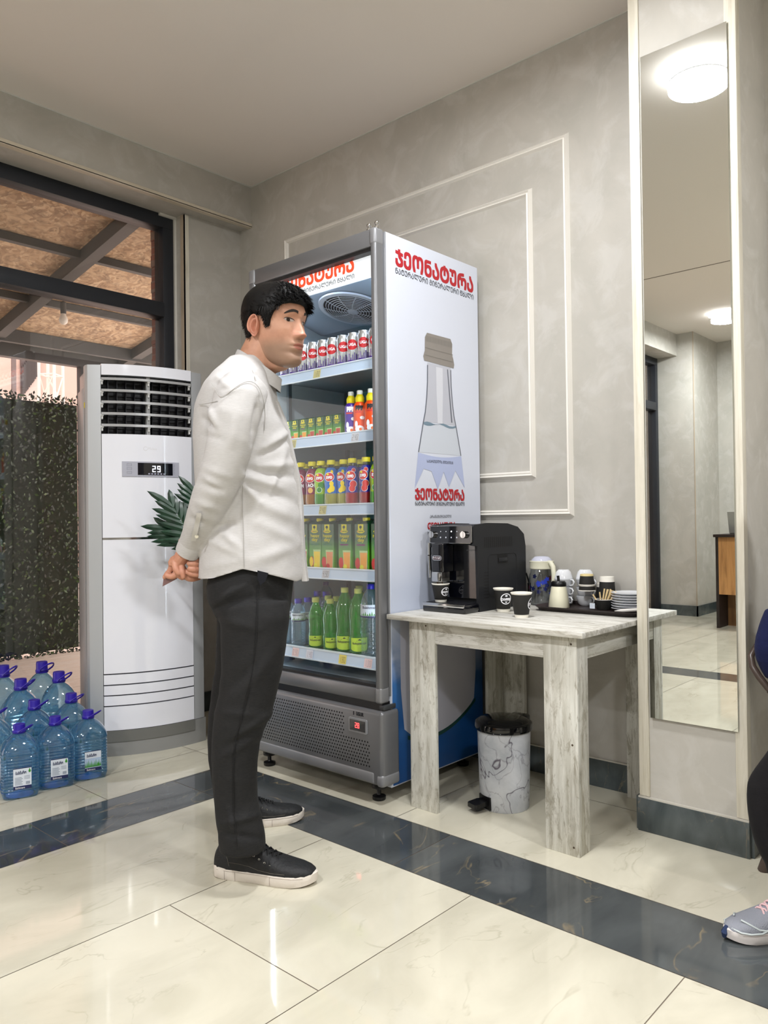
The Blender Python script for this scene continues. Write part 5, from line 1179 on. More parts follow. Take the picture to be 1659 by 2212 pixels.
b.use(white_ink); text(b, "De'Longhi", lambda u, v: (2.3696, 1.879-u, v), w=0.036, h=0.0075, v0=z0+0.2015, res=1, bold=0.02); b.build('badge_lettering', None, bg)
b = MB().use(mat('coffee_stream', rgb(120, 64, 24), 0.2))
for y in (1.849, 1.873): b.cyl((2.388, y, z0+0.116), (2.388, y*0.5+0.5*1.861, z0+0.06), 0.0014, 0.0009, n=8)
b.build('coffee_stream', None, sptb)
b = MB().use(M_chrome); b.cyl((2.402, MY1+0.008, z0+0.262), (2.402, MY1+0.008, z0+0.215), 0.0085, n=20); b.cyl((2.402, MY1+0.008, z0+0.212), (2.406, MY1+0.008, z0+0.125), 0.0068, 0.0075, n=20)
b.use(M_black); b.cyl((2.402, MY1+0.008, z0+0.216), (2.402, MY1+0.008, z0+0.211), 0.0072, n=16); b.cyl((2.402, MY1+0.01, z0+0.25), (2.402, MY1-0.005, z0+0.25), 0.006, n=12); b.build('steam_wand', None, cm)
b = MB().use(mat('machine_small_text', rgb(130, 134, 140), 0.5)); text(b, 'AUTENTICA', lambda u, v: (2.4396, MY0+0.058-u, v), w=0.04, h=0.005, v0=z0+0.232, res=1) ; b.build('model_lettering', None, cm)
b = MB().use(M_cmg); b.box(2.345, 2.47, MY0+0.002, MY1-0.002+0.004, z0+0.0, z0+0.033, 0.008, 3); dt = b.build('drip_tray', None, cm)
b = MB().use(M_chrome); b.box(2.3435, 2.36, MY0+0.006, MY1, z0+0.021, z0+0.0345, 0.003); b.build('drip_tray_trim', None, dt)
b = MB().use(mat('drip_grid', rgb(30, 30, 34), 0.3)); b.box(2.362, 2.44, MY0+0.012, MY1-0.006, z0+0.033, z0+0.035)
b.build('drip_grid', None, dt)
# side details on the -Y face
sy = lambda k: (lambda x, z: (x, MY0-k, z0+z))
b = MB().use(mat('machine_vent', rgb(2, 2, 3), 0.6))
for k in range(15): x = 2.475+k*0.0135; b.add([sy(0.0004)(x, 0.243), sy(0.0004)(x+0.0065, 0.243), sy(0.0004)(x+0.0065, 0.283), sy(0.0004)(x, 0.283)], [(0, 1, 2, 3)])
b.build('side_vent', None, bd_); b = MB().use(MATS['machine_vent'])
for k in range(9): z = 0.05+k*0.012; b.add([sy(0.0004)(2.47, z), sy(0.0004)(2.50, z), sy(0.0004)(2.50, z+0.003), sy(0.0004)(2.47, z+0.003)], [(0, 1, 2, 3)])
b.build('lower_side_vent', None, bd_)
b = MB().use(mat('machine_door_line', rgb(2, 2, 3), 0.6)); dp = rrect(2.50, 2.70, 0.055, 0.215, 0.02); b.tube([sy(0.0004)(*p) for p in dp], 0.0009, 4, closed=True)
b.box(2.565, 2.635, MY0-0.0008, MY0, z0+0.178, z0+0.213); b.build('side_door', None, bd_)
b = MB().use(M_cmb); b.box(2.572, 2.63, MY0-0.004, MY0, z0+0.184, z0+0.20, 0.002); b.build('door_grip', None, bd_)
pc = thing('power_cable', 'black power cable hanging behind the coffee machine', 'cable', (2.82, 1.70, TZ))
b = MB().use(M_black); b.tube([(2.785, 1.75, TZ+0.13), (2.800, 1.728, TZ+0.125), (2.810, 1.722, TZ+0.09), (2.812, 1.721, TZ+0.05), (2.806, 1.725, TZ+0.0035), (2.79, 1.75, TZ+0.0035)], 0.0035, 8); b.build('flex', None, pc)
b = MB().use(M_black); b.cyl((2.811, 1.722, TZ+0.085), (2.812, 1.721, TZ+0.03), 0.007, 0.006, n=12); b.build('cable_plug', None, pc)
# ================================================================== cups, jug and crockery
M_cupblk = mat('cup_black', rgb(34, 33, 31), 0.7); M_cupw = mat('cup_cream', rgb(232, 228, 216), 0.5); M_lip = mat('cup_rim', rgb(240, 236, 226), 0.45)
def paper_cup(lab, grp, r0=0.0235, r1=0.0365, h=0.088, ang=ANG):
    t = thing('paper_cup', lab, 'paper cup', (0, 0, 0), 0, grp)
    R = lambda z: r0+(r1-r0)*z/h
    b = MB().use(M_cupw); b.lathe([(r0-0.001, 0.0), (r0, 0.0005), (R(h*0.999), h-0.001), (R(h)-0.001, h-0.001), (R(h*0.8)-0.001, h*0.8), (R(h*0.15)-0.0015, h*0.1), (0.0003, h*0.1)], 40, cap1=False); b.build('cup_wall', None, t)
    b = MB().use(M_cupblk); b.lathe([(R(h*0.14)+0.0006, h*0.13), (R(h*0.14)+0.0010, h*0.135), (R(h*0.94)+0.001, h*0.935), (R(h*0.94)+0.0004, h*0.94)], 40, cap0=False, cap1=False); b.build('black_sleeve', None, t)
    b = MB().use(M_lip); b.tube([((R(h)+0.0006)*math.cos(2*PI*k/40), (R(h)+0.0006)*math.sin(2*PI*k/40), h) for k in range(40)], 0.0018, 6, closed=True); b.build('rim', None, t)
    def cf(o_): return lambda u, v: ((R(v)+0.0016+o_)*math.cos(ang+u/R(v)), (R(v)+0.0016+o_)*math.sin(ang+u/R(v)), v)
    b = MB().use(white_ink); n = 28; c0_, rr = (0, h*0.58), h*0.24
    for k in range(n):
        a0, a1 = 2*PI*k/n, 2*PI*(k+1)/n; b.add([cf(0)(c0_[0]+q_*rr*math.cos(a), c0_[1]+q_*rr*math.sin(a)) for q_, a in ((1, a0), (1, a1), (0.84, a1), (0.84, a0))], [(0, 1, 2, 3)])
    b.add([cf(0.0002)(c0_[0]+0.005*math.cos(2*PI*k/16), c0_[1]+h*0.13+0.0035*math.sin(2*PI*k/16)) for k in range(16)], [tuple(range(16))])
    b.add([cf(0.0002)(x, z) for x, z in ((-0.005, h*0.46), (0.0, h*0.40), (0.005, h*0.46))], [(0, 1, 2)])
    text(b, 'COFFEE', cf(0.0003), w=h*0.48, h=h*0.095, u0=-h*0.24, v0=h*0.51, res=1, bold=0.09)
    b.build('coffee_logo', None, t); return t
CAMD = lambda x, y: math.atan2(-y, -x)
k1 = paper_cup('black paper coffee cup under the machine spout', 'black paper coffee cups', ang=CAMD(2.39, 1.86)+0.75); k1.location = (2.392, 1.861, TZ+0.035); k1.scale = (0.92, 0.92, 0.80)
k2 = paper_cup('black paper coffee cup with its logo towards the front cup', 'black paper coffee cups', ang=CAMD(2.5, 1.65)-0.55+0.9); k2.location = (2.510, 1.652, TZ)
k2.rotation_euler = (0, 0, 0)
k3 = paper_cup('black paper coffee cup nearest the table corner', 'black paper coffee cups', ang=CAMD(2.4, 1.49)+1.45); k3.location = (2.400, 1.503, TZ)
tr = thing('serving_tray', 'dark brown tray with crockery on the table by the wall', 'tray', (2.72, 1.38, TZ))
TY0, TY1, TX0, TX1 = 1.172, 1.585, 2.602, 2.846
b = MB().use(mat('tray_brown', rgb(44, 34, 34), 0.3))
def tl(g, z): return [(x, y, TZ+z) for x, y in rrect(TX0-g, TX1+g*0.3, TY0-g, TY1+g, 0.045+g)]
b.ring([tl(-0.022, 0.0), tl(-0.012, 0.004), tl(0.0, 0.018), tl(0.004, 0.019), tl(0.001, 0.015), tl(-0.012, 0.0065), tl(-0.024, 0.005)]); b.build('tray_body', None, tr)
TT = TZ+0.0055
M_cer = mat('white_ceramic', rgb(226, 228, 232), 0.12, coat=0.4)
# lidded pitcher
pv = Vector((2.806, 1.658, TZ)); pi = thing('glass_pitcher', 'flowered glass pitcher with a cream lid beside the machine', 'pitcher', pv)
b = MB().use(mat_clear('pitcher_glass', (0.86, 0.88, 0.90, 1), 0.03, 1.3, edge=(0.50, 0.53, 0.56, 1))); b.lathe([(0.040, 0.0), (0.043, 0.004), (0.044, 0.06), (0.044, 0.10), (0.039, 0.122), (0.036, 0.128), (0.036, 0.132)], 40, pv); b.build('glass_body', None, pi)
M_cream = mat('cream_plastic', rgb(222, 220, 198), 0.35)
b = MB().use(M_cream); b.lathe([(0.040, 0.126), (0.042, 0.128), (0.042, 0.150), (0.043, 0.153), (0.036, 0.155)], 40, pv); ld = b.build('lid', None, pi)
b = MB().use(mat('lid_clear_dome', rgb(196, 198, 214), 0.1)); b.lathe([(0.036, 0.154), (0.034, 0.160), (0.024, 0.169), (0.010, 0.171), (0.0003, 0.171)], 32, pv, cap1=False); b.build('pour_cover', None, ld)
hd = Vector((-0.35, -0.94, 0)).normalized(); hp = [pv+hd*0.036+Vector((0, 0, 0.150)), pv+hd*0.048+Vector((0, 0, 0.150)), pv+hd*0.060+Vector((0, 0, 0.136)), pv+hd*0.063+Vector((0, 0, 0.11)), pv+hd*0.061+Vector((0, 0, 0.075))]
b = MB().use(M_cream); b.tube(hp, [0.007, 0.0085, 0.0085, 0.008, 0.007], 12); b.build('handle', None, ld)
b = MB(); fl_ = [mat('flower_blue', rgb(40, 60, 170), 0.4), mat('flower_red', rgb(180, 40, 60), 0.4), mat('flower_stem', rgb(60, 66, 70), 0.4)]; rnd = random.Random(5)
for k in range(26):
    a = rnd.uniform(0, 2*PI); z = rnd.uniform(0.04, 0.098); b.use(fl_[rnd.choice((0, 0, 1, 2))]); w_ = lambda u, v: (pv.x+0.0445*math.cos(u/0.0445), pv.y+0.0445*math.sin(u/0.0445), pv.z+v)
    b.add([w_(a*0.0445+rr*math.cos(q_), z+rr*math.sin(q_)) for q_, rr in [(2*PI*j/10, 0.010 if j % 2 else 0.006) for j in range(10)]], [tuple(range(10))])
b.build('flower_print', None, pi)
pi.scale = (1.18, 1.18, 1.16)
# sugar dispenser
sv = Vector((2.715, 1.530, TT)); su = thing('sugar_dispenser', 'glass sugar dispenser with a black screw lid on the tray', 'sugar dispenser', sv)
b = MB().use(mat('sugar', rgb(226, 222, 196), 0.55, coat=0.6)); b.lathe([(0.033, 0.0), (0.034, 0.003), (0.030, 0.035), (0.0245, 0.068), (0.0225, 0.074)], 36, sv); b.build('sugar_filled_glass', None, su)
b = MB().use(M_black); b.lathe([(0.0235, 0.072), (0.0245, 0.074), (0.0245, 0.084), (0.020, 0.090), (0.0003, 0.091)], 32, sv, cap1=False); b.build('screw_lid', None, su)
b = MB().use(M_black); b.cyl(sv+Vector((0, 0.0, 0.088)), sv+Vector((-0.0, 0.002, 0.108)), 0.0045, n=12); b.build('spout', None, su)
su.scale = (1.2, 1.2, 1.14)
# stacked mugs
def mug(lab, grp):
    t = thing('coffee_mug', lab, 'mug', (0, 0, 0), 0, grp)
    b = MB().use(M_cer); b.lathe([(0.018, 0.0), (0.020, 0.002), (0.026, 0.010), (0.031, 0.030), (0.0335, 0.043), (0.0325, 0.0435), (0.030, 0.030), (0.024, 0.010), (0.0003, 0.008)], 36, cap1=False); b.build('cup_bowl', None, t)
    b = MB().use(M_cer); b.tube([(0.030, 0, 0.036), (0.040, 0, 0.038), (0.046, 0, 0.028), (0.042, 0, 0.015), (0.028, 0, 0.012)], [0.0032]*5, 10); b.build('handle', None, t); return t
mg = mug('', 'white mugs stacked on the tray'); mg.scale = (1.1, 1.1, 0.9); hA = math.atan2(-0.75, -0.30)
st = [(2.790, 1.550, 3, 'left'), (2.832, 1.478, 3, 'right')]; first = True
for sx, sy_, n, side in st:
    for k in range(n):
        lab = 'white mug, %s in the %s stack on the tray' % (('at the bottom', 'in the middle', 'near the top')[k], 'front' if side == 'left' else 'rear')
        loc = (sx, sy_, TT+k*0.0345)
        if first: mg.location = loc; mg.rotation_euler = (0, 0, hA+0.1*k); mg['label'] = lab; first = False
        else: dup(mg, loc, hA+0.12*k, lab)
    r = dup(mg, (sx, sy_, TT+3*0.0345+0.039), hA+2.6, 'white mug turned upside down on top of the %s stack' % ('front' if side == 'left' else 'rear')); r.rotation_euler = (PI, 0, hA+2.2)
# stack of little black-and-white paper cups
cs = Vector((2.757, 1.432, TT)); sc_i = 0
def rimcup(lab):
    t = thing('small_paper_cup', lab, 'paper cup', cs, 0, 'nested small paper cups on the tray')
    b = MB().use(M_cupblk); b.lathe([(0.0245, 0.0), (0.026, 0.001), (0.0262, 0.0046)], 32, cap1=True); b.build('cup_wall', None, t)
    b = MB().use(M_lip); b.lathe([(0.0262, 0.0046), (0.0276, 0.0050), (0.0276, 0.0068), (0.0262, 0.0072)], 32, cap0=False, cap1=True); b.build('rim', None, t); return t
rc = rimcup('small paper cup at the very bottom of the nested stack on the tray')
rc.scale = (1.22, 1.22, 1.12)
ords = ['bottom', 'second', 'third', 'fourth', 'fifth', 'sixth', 'seventh', 'eighth']
for k in range(1, 8): dup(rc, (cs.x, cs.y, cs.z+k*0.0083), 0, 'small paper cup, %s from the bottom of the nested stack on the tray' % ords[k])
def invcup(v, h, r0, r1, lab, band=None):
    t = thing('upturned_paper_cup', lab, 'paper cup', v, 0, 'upturned paper cups on the tray')
    b = MB().use(M_cupblk); b.lathe([(r0, 0.0), (r0, h*0.12), (r1+(r0-r1)*0.14, h*0.86)], 32, v); b.build('cup_wall', None, t)
    b = MB().use(M_lip if not band else band); b.lathe([(r1+(r0-r1)*0.14+0.0004, h*0.84), (r1, h), (r1-0.002, h), (r1-0.002, h*0.99), (0.0003, h*0.99)], 32, v, cap1=False); b.build('base_band', None, t)
    b = MB().use(M_lip); b.lathe([(r0+0.001, 0.0), (r0+0.0018, 0.001), (r0+0.001, 0.003), (r0, 0.003)], 32, v); b.build('rim', None, t); return t
z_ = cs.z+8*0.0083
invcup(Vector((cs.x, cs.y, z_)), 0.022, 0.031, 0.029, 'upturned black paper cup on top of the nested little cups')
invcup(Vector((cs.x, cs.y, z_+0.022)), 0.042, 0.0295, 0.0245, 'upturned black cup with a cream base band, highest of the stack', mat('band_cream', rgb(224, 206, 150), 0.5))
invcup(Vector((2.845, 1.417, TT)), 0.090, 0.020, 0.016, 'slim upturned black cup with a white base behind the nested stack')
invcup(Vector((2.805, 1.372, TT)), 0.120, 0.034, 0.027, 'largest upturned black cup, close to the wall')
# stirrers in a cup
sv2 = Vector((2.745, 1.358, TT)); sc2 = thing('stirrer_cup', 'low black paper cup holding wooden stirrers on the tray', 'paper cup', sv2)
b = MB().use(M_cupblk); b.lathe([(0.019, 0.0), (0.0215, 0.004), (0.0275, 0.038), (0.0262, 0.038), (0.020, 0.005), (0.0003, 0.004)], 32, sv2, cap1=False); b.build('cup_wall', None, sc2)
b = MB().use(M_lip); b.tube([(sv2.x+0.0275*math.cos(2*PI*k/32), sv2.y+0.0275*math.sin(2*PI*k/32), sv2.z+0.0385) for k in range(32)], 0.0013, 6, closed=True); b.build('rim', None, sc2)
b = MB().use(M_lblw); b.box(sv2.x-0.038, sv2.x-0.036, sv2.y+0.012, sv2.y+0.030, sv2.z+0.006, sv2.z+0.026); b.build('paper_tag', None, sc2)
M_stir = mat('birch_stick', rgb(226, 200, 150), 0.6); rnd = random.Random(9)
stirl = ['leaning far left out of the cup', 'leaning left beside the first', 'upright in the left of the bunch', 'tall in the middle of the bunch', 'in the middle of the bunch, slightly right', 'right of the bunch middle', 'in the right part of the bunch', 'leaning right, second from the edge', 'leaning right, at the edge', 'behind the middle of the bunch']
tilt = [(-0.62, 0.0), (-0.12, -0.1), (0.18, 0.1), (0.26, 0.0), (0.32, 0.15), (0.38, -0.1), (0.46, 0.1), (0.55, 0.0), (0.62, -0.1), (0.30, 0.2)]
for k, (tx, tw) in enumerate(tilt):
    rv = Vector((0.669, -0.743, 0)); d = (Vector((0, 0, 1))+rv*tx+Vector((0.743, 0.669, 0))*tw*0.5).normalized()
    L_ = 0.072 if k > 1 else 0.060; o0 = Vector((sv2.x, sv2.y, sv2.z+0.007))+rv*((k-4.5)*0.0022)+Vector((0.743, 0.669, 0))*(((k*7) % 5-2)*0.003)
    s_ = rv.cross(d).cross(d).normalized()
    o_ = thing('wooden_stirrer', 'wooden stirrer '+stirl[k], 'stirrer', o0, 0, 'wooden stirrers in the little cup')
    b = MB().use(M_stir); q1 = d.cross(rv).normalized(); q2 = d.cross(q1).normalized()
    b.add([tuple(o0+d*l+q2*a*0.0026+q1*c_*0.0006) for l in (0, L_) for a, c_ in ((-1, -1), (1, -1), (1, 1), (-1, 1))], [(0, 1, 2, 3), (4, 7, 6, 5), (0, 4, 5, 1), (1, 5, 6, 2), (2, 6, 7, 3), (3, 7, 4, 0)])
    b.build('stick', None, o_)
# saucers
sz = Vector((2.768, 1.262, TT)); s1 = thing('saucer', 'white saucer at the bottom of the saucer stack', 'saucer', sz, 0, 'white saucers stacked on the tray')
b = MB().use(M_cer); b.lathe([(0.032, 0.0), (0.034, 0.002), (0.055, 0.006), (0.062, 0.0105), (0.061, 0.0115), (0.052, 0.008), (0.030, 0.004), (0.0003, 0.004)], 48, sz, cap1=False); b.build('plate', None, s1)
for k in range(1, 7): dup(s1, (sz.x, sz.y, sz.z+k*0.0095), 0, 'white saucer, %s from the bottom of the saucer stack' % (ords+['topmost, ninth'])[k] if k < 6 else 'white saucer on top of the saucer stack')
sc2.scale = (1.15, 1.15, 1.0)
s1.scale = (1.12, 1.12, 1.05)
for s_ in [o_ for o_ in COL.objects if o_.name.startswith('saucer.')]: s_.scale = s1.scale
np_ = thing('wrapped_sugar_stick', 'white paper stick lying on the tray front edge', 'paper stick', (2.66, 1.24, TZ))
b = MB().use(mat('paper_white', rgb(224, 220, 214), 0.6)); b.tube([(2.642, 1.265, TZ+0.016), (2.652, 1.24, TZ+0.018), (2.672, 1.195, TZ+0.022), (2.682, 1.178, TZ+0.024)], [0.001, 0.006, 0.0065, 0.005], 8); b.build('paper_tube', None, np_)
# ================================================================== desk and laptop seen in the mirror
dk = thing('reception_desk', 'wooden desk with a dark top seen in the mirror', 'desk', (-2.8, 2.0, 0))
M_oak = mat_wood('brown_oak_panel', rgb(150, 104, 56), rgb(184, 134, 80), rgb(112, 74, 38), axis='Z', sc=0.7); M_dkb = mat('desk_dark_edge', rgb(34, 24, 20), 0.5)
b = MB().use(M_dkb); b.box(-3.1, -2.46, 1.2, 2.62, 0.862, 0.888, 0.002); b.build('desktop', None, dk)
b = MB().use(M_dkb); b.box(-3.08, -2.50, 2.585, 2.612, 0, 0.862); b.build('side_panel', None, dk)
b = MB().use(M_oak); b.box(-2.515, -2.50, 1.25, 2.585, 0.32, 0.862); b.build('front_panel', None, dk)
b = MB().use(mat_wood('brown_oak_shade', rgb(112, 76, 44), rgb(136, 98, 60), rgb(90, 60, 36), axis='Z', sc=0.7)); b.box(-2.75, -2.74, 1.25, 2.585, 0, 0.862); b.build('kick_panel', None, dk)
lp = thing('laptop', 'open grey laptop on the wooden desk', 'laptop', (-2.7, 2.35, 0.888))
b = MB().use(mat('laptop_grey', rgb(150, 150, 146), 0.4, metal=0.3)); b.box(-2.86, -2.62, 2.2, 2.52, 0.888, 0.903, 0.004); b.build('base', None, lp)
b = MB().use(MATS['laptop_grey']); b.add([(x, y, z) for y in (2.2, 2.52) for x, z in ((-2.62, 0.9), (-2.61, 0.9), (-2.56, 1.10), (-2.57, 1.10))], [(0, 1, 2, 3), (4, 7, 6, 5), (0, 4, 5, 1), (1, 5, 6, 2), (2, 6, 7, 3), (3, 7, 4, 0)]); b.build('screen_lid', None, lp)
# ================================================================== people
RV, FV = Vector((math.sin(YAW+PI/2), math.cos(YAW+PI/2), 0)), Vector((math.sin(YAW), math.cos(YAW), 0))
UV = Vector((0, 0, 1))
def loopE(cx, cy, d, rx, rd, n=40, e=2.2, yaw=0.0, tilt=0.0):
    """horizontal ring round pixel (cx,cy) at depth d: rx pixels half-width, rd metres half-depth"""
    c = atd(cx, cy, d); a = rx*d/FPX; out = []
    for i in range(n):
        t = 2*PI*i/n; ct, s_ = math.cos(t), math.sin(t)
        k = (abs(ct)**e+abs(s_)**e)**(-1/e); x, y = a*ct*k, rd*s_*k
        x, y = x*math.cos(yaw)-y*math.sin(yaw), x*math.sin(yaw)+y*math.cos(yaw)
        out.append(tuple(c+RV*x+FV*y+UV*(tilt*x)))
    return out
def remesh(mb, voxel, smooth=4):
    o = mb.build('tmp', M_black); m1 = o.modifiers.new('r', 'REMESH'); m1.mode = 'VOXEL'; m1.voxel_size = voxel
    if smooth: m2 = o.modifiers.new('s', 'SMOOTH'); m2.iterations = smooth; m2.factor = 0.6
    me = bpy.data.meshes.new_from_object(o.evaluated_get(bpy.context.evaluated_depsgraph_get()))
    vs = [v.co.copy() for v in me.vertices]; ns = [v.normal.copy() for v in me.vertices]; fs = [tuple(p.vertices) for p in me.polygons]
    old = o.data; bpy.data.objects.remove(o); bpy.data.meshes.remove(old); bpy.data.meshes.remove(me)
    return vs, ns, fs
def topx(p):
    q = p-CAM; d = q.dot(fw); return W/2+FPX*q.dot(rt)/d, H/2-FPX*q.dot(up)/d, d
def folds(vs, ns, lst, noise_amp=0.0, noise_s=14.0, dlim=None):
    for i, p in enumerate(vs):
        x, y, d = topx(p); a = 0.0
        front = ns[i].dot(fw) < 0.1
        if front:
            for (x0, y0, x1, y1, w, am) in lst:
                dx, dy = x1-x0, y1-y0; t = max(0, min(1, ((x-x0)*dx+(y-y0)*dy)/(dx*dx+dy*dy+1e-9)))
                q = math.hypot(x-x0-t*dx, y-y0-t*dy)/w
                if q < 3: a += am*math.exp(-q*q)*(0.35+0.65*math.sin(PI*min(max(t, 0.08), 0.92)))
        if noise_amp:
            a += noise_amp*(noise.noise(Vector((p.x*noise_s, p.y*noise_s, p.z*noise_s*0.55)))+0.5*noise.noise(p*noise_s*2.3))
        vs[i] = p+ns[i]*a
def lerp_tab(tab, z):
    if z >= tab[0][0]: return tab[0][1:]
    for (a, b_) in zip(tab[:-1], tab[1:]):
        if a[0] >= z >= b_[0]:
            t = (a[0]-z)/(a[0]-b_[0]+1e-12); t = t*t*(3-2*t)*0.35+t*0.65; return tuple(p+(q-p)*t for p, q in zip(a[1:], b_[1:]))
    return tab[-1][1:]
HT = [ # z, front, back, half-width
 (0.1205, 0.004, -0.010, 0.004), (0.117, 0.030, -0.040, 0.030), (0.108, 0.054, -0.064, 0.048), (0.092, 0.076, -0.083, 0.062), (0.070, 0.089, -0.094, 0.0715), (0.048, 0.0955, -0.098, 0.0755),
 (0.034, 0.0965, -0.099, 0.0765), (0.018, 0.0905, -0.098, 0.076), (0.0, 0.0885, -0.094, 0.0745), (-0.020, 0.0885, -0.085, 0.0725), (-0.036, 0.0890, -0.074, 0.070), (-0.052, 0.0895, -0.062, 0.0665),
 (-0.068, 0.0875, -0.052, 0.062), (-0.082, 0.0845, -0.042, 0.056), (-0.096, 0.0855, -0.028, 0.048), (-0.108, 0.083, -0.005, 0.0385), (-0.116, 0.072, 0.016, 0.027), (-0.120, 0.050, 0.036, 0.010)]
def crt(tab, z):
    if z >= tab[0][0]: return tab[0][1:]
    if z <= tab[-1][0]: return tab[-1][1:]
    for i in range(len(tab)-1):
        a, b_ = tab[i], tab[i+1]
        if a[0] >= z >= b_[0]:
            p0, p3 = tab[max(i-1, 0)], tab[min(i+2, len(tab)-1)]; h = b_[0]-a[0]; t = (z-a[0])/h; r = []
            for c in (1, 2, 3):
                m0 = (b_[c]-p0[c])/(b_[0]-p0[0])*h; m1 = (p3[c]-a[c])/(p3[0]-a[0])*h
                r.append((2*t**3-3*t*t+1)*a[c]+(t**3-2*t*t+t)*m0+(-2*t**3+3*t*t)*b_[c]+(t**3-t*t)*m1)
            return tuple(r)
def g(x, s): return math.exp(-(x/s)**2)
def head_pt(th, z, feat=True):
    xf, xb, w = crt(HT, z); k_ = max(0, min(1, (-0.05-z)/0.065)); k_ = k_*k_*(3-2*k_); xc = -0.012*(1-k_)+k_*0.5*(xf+xb)
    c, s = math.cos(th), math.sin(th)
    px = xc+(xf-xc)*(abs(c)**0.86)*(1 if c >= 0 else 0) if c >= 0 else xc-(xc-xb)*(abs(c)**0.92)
    py = w*(1 if s >= 0 else -1)*(abs(s)**0.92)
    if feat and c > 0.1:
        y = py; ay = abs(y); f = 0.0
        # nose
        if z < 0.030 and z > -0.046:
            t = max(0.0, min(1.0, (0.022-z)/0.054)); hgt = 0.003+0.0235*t**1.2
            if z < -0.028: hgt *= max(0.0, 1-((-0.028-z)/0.0135)**1.8)
            f += hgt*math.exp(-(ay/(0.0070+0.0070*t))**2.2)
            f += 0.0110*g(ay-0.0135, 0.0068)*g(z+0.032, 0.0085)
        f += 0.0045*g(z-0.036, 0.009)*g(ay-0.022, 0.020)                # brow
        f -= 0.0105*g(ay-0.031, 0.013)*g(z-0.014, 0.0115)               # socket
        f += 0.0060*g(ay-0.032, 0.011)*g(z-0.012, 0.0075)               # lid bulge
        f += 0.0040*g(ay-0.046, 0.018)*g(z+0.014, 0.016)                # cheekbone
        f -= 0.0025*g(ay-0.050, 0.016)*g(z+0.055, 0.02)
        f += 0.0075*g(z+0.0565, 0.0058)*g(ay, 0.021) + 0.0085*g(z+0.0705, 0.0062)*g(ay, 0.018) - 0.0035*g(z+0.0632, 0.0022)*g(ay, 0.022)   # lips
        f -= 0.0035*g(z+0.083, 0.006)*g(ay, 0.02) + 0.0015*g(ay, 0.003)*g(z+0.046, 0.006)
        f += 0.0050*g(z+0.100, 0.012)*g(ay, 0.017)                      # chin
        px += f
    return px, py
def hair_line(d):
    T = [(0, .068), (25, .067), (42, .062), (54, .048), (62, .020), (66, -.006), (74, -.008), (77, .004), (80, .026), (92, .034), (101, .014), (107, -.030), (125, -.056), (150, -.068), (180, -.072)]
    for a, b_ in zip(T[:-1], T[1:]):
        if a[0] <= d <= b_[0]: return a[1]+(b_[1]-a[1])*(d-a[0])/(b_[0]-a[0])
    return T[-1][1]
def make_head(c, face, hair_col=None, long_hair=False):
    """returns head shell (verts, faces), and builders for its children; c centre between the ears, face unit vector"""
    side = face.cross(UV).normalized()            # the figure's right-hand side
    def W3(x, y, z): return c+face*x+side*y+UV*z
    nr, nc = 110, 120; vs = []; fs = []
    zs = [0.1205-0.2405*(0.5-0.5*math.cos(PI*(0.04+0.92*i/(nr-1))))/1.0 for i in range(nr)]
    for z in zs:
        for j in range(nc):
            u = 2*PI*j/nc; th = u-0.42*math.sin(u)          # denser in front
            x, y = head_pt(th, z); vs.append(W3(x, y, z))
    for i in range(nr-1):
        for j in range(nc): k = (j+1) % nc; fs.append((i*nc+j, i*nc+k, (i+1)*nc+k, (i+1)*nc+j))
    fs.append(tuple(range(nc))); fs.append(tuple((nr-1)*nc+j for j in reversed(range(nc))))
    return vs, fs, W3
def ear_mesh(mb, W3, sgn):
    # bowl-shaped auricle with a rolled rim
    n = 28; loops = []; cx, cz = -0.006, -0.002
    def outline(t, k):
        a = 2*PI*t; rz = 0.032 if math.sin(a) > 0 else 0.030; rx = 0.0185 if math.cos(a) < 0 else 0.014
        rx *= 1.0-0.28*max(0, -math.sin(a)); return cx-0.004*math.sin(a)*-1*0.6+rx*k*math.cos(a)-0.004, cz+rz*k*math.sin(a)
    base = 0.0735
    spec = [(0.12, -0.003, 0.0), (0.34, -0.002, 0.0), (0.50, 0.002, 0), (0.60, 0.0100, 0), (0.72, 0.0120, 0), (0.82, 0.0065, 0), (0.90, 0.0130, 0), (0.98, 0.0185, 0), (1.05, 0.0170, 0), (1.06, 0.012, 0), (0.98, 0.008, 0), (0.75, 0.0, 0), (0.5, -0.008, 0)]
    for k, h, _ in spec:
        lp_ = []
        for i in range(n):
            x, z = outline(i/n, k); flare = max(0.0, -(x-cx))/0.018*0.006
            hh = h*(0.55 if math.sin(2*PI*i/n) < -0.55 and k > 0.85 else 1.0)
            lp_.append(tuple(W3(x, sgn*(base+hh+flare), z)))
        loops.append(lp_)
    mb.ring(loops, cap0=True, cap1=True)
def patch(mb, W3, pts, off, inner=None):
    """fan of surface points (y,z) laid on the face"""
    def sp(y, z, o_):
        th = 0.0
        lo, hi = 0.0, PI/2*0.98
        for _ in range(26):
            mid = (lo+hi)/2
            if head_pt(mid, z, False)[1] < abs(y): lo = mid
            else: hi = mid
        x, yy = head_pt(lo if y >= 0 else -lo, z); e = 0.002
        return W3(x+o_*0.95, y+(1 if y > 0 else -1)*o_*min(1, abs(y)/0.05)*0.6, z)
    cy = sum(p[0] for p in pts)/len(pts); cz = sum(p[1] for p in pts)/len(pts)
    rings = [[tuple(sp(cy+(p[0]-cy)*k, cz+(p[1]-cz)*k, off+(0 if inner is None else inner*(1-k*k)))) for p in pts] for k in (1.0, 0.75, 0.5, 0.25, 0.02)]
    mb.ring(rings, cap0=False, cap1=True)
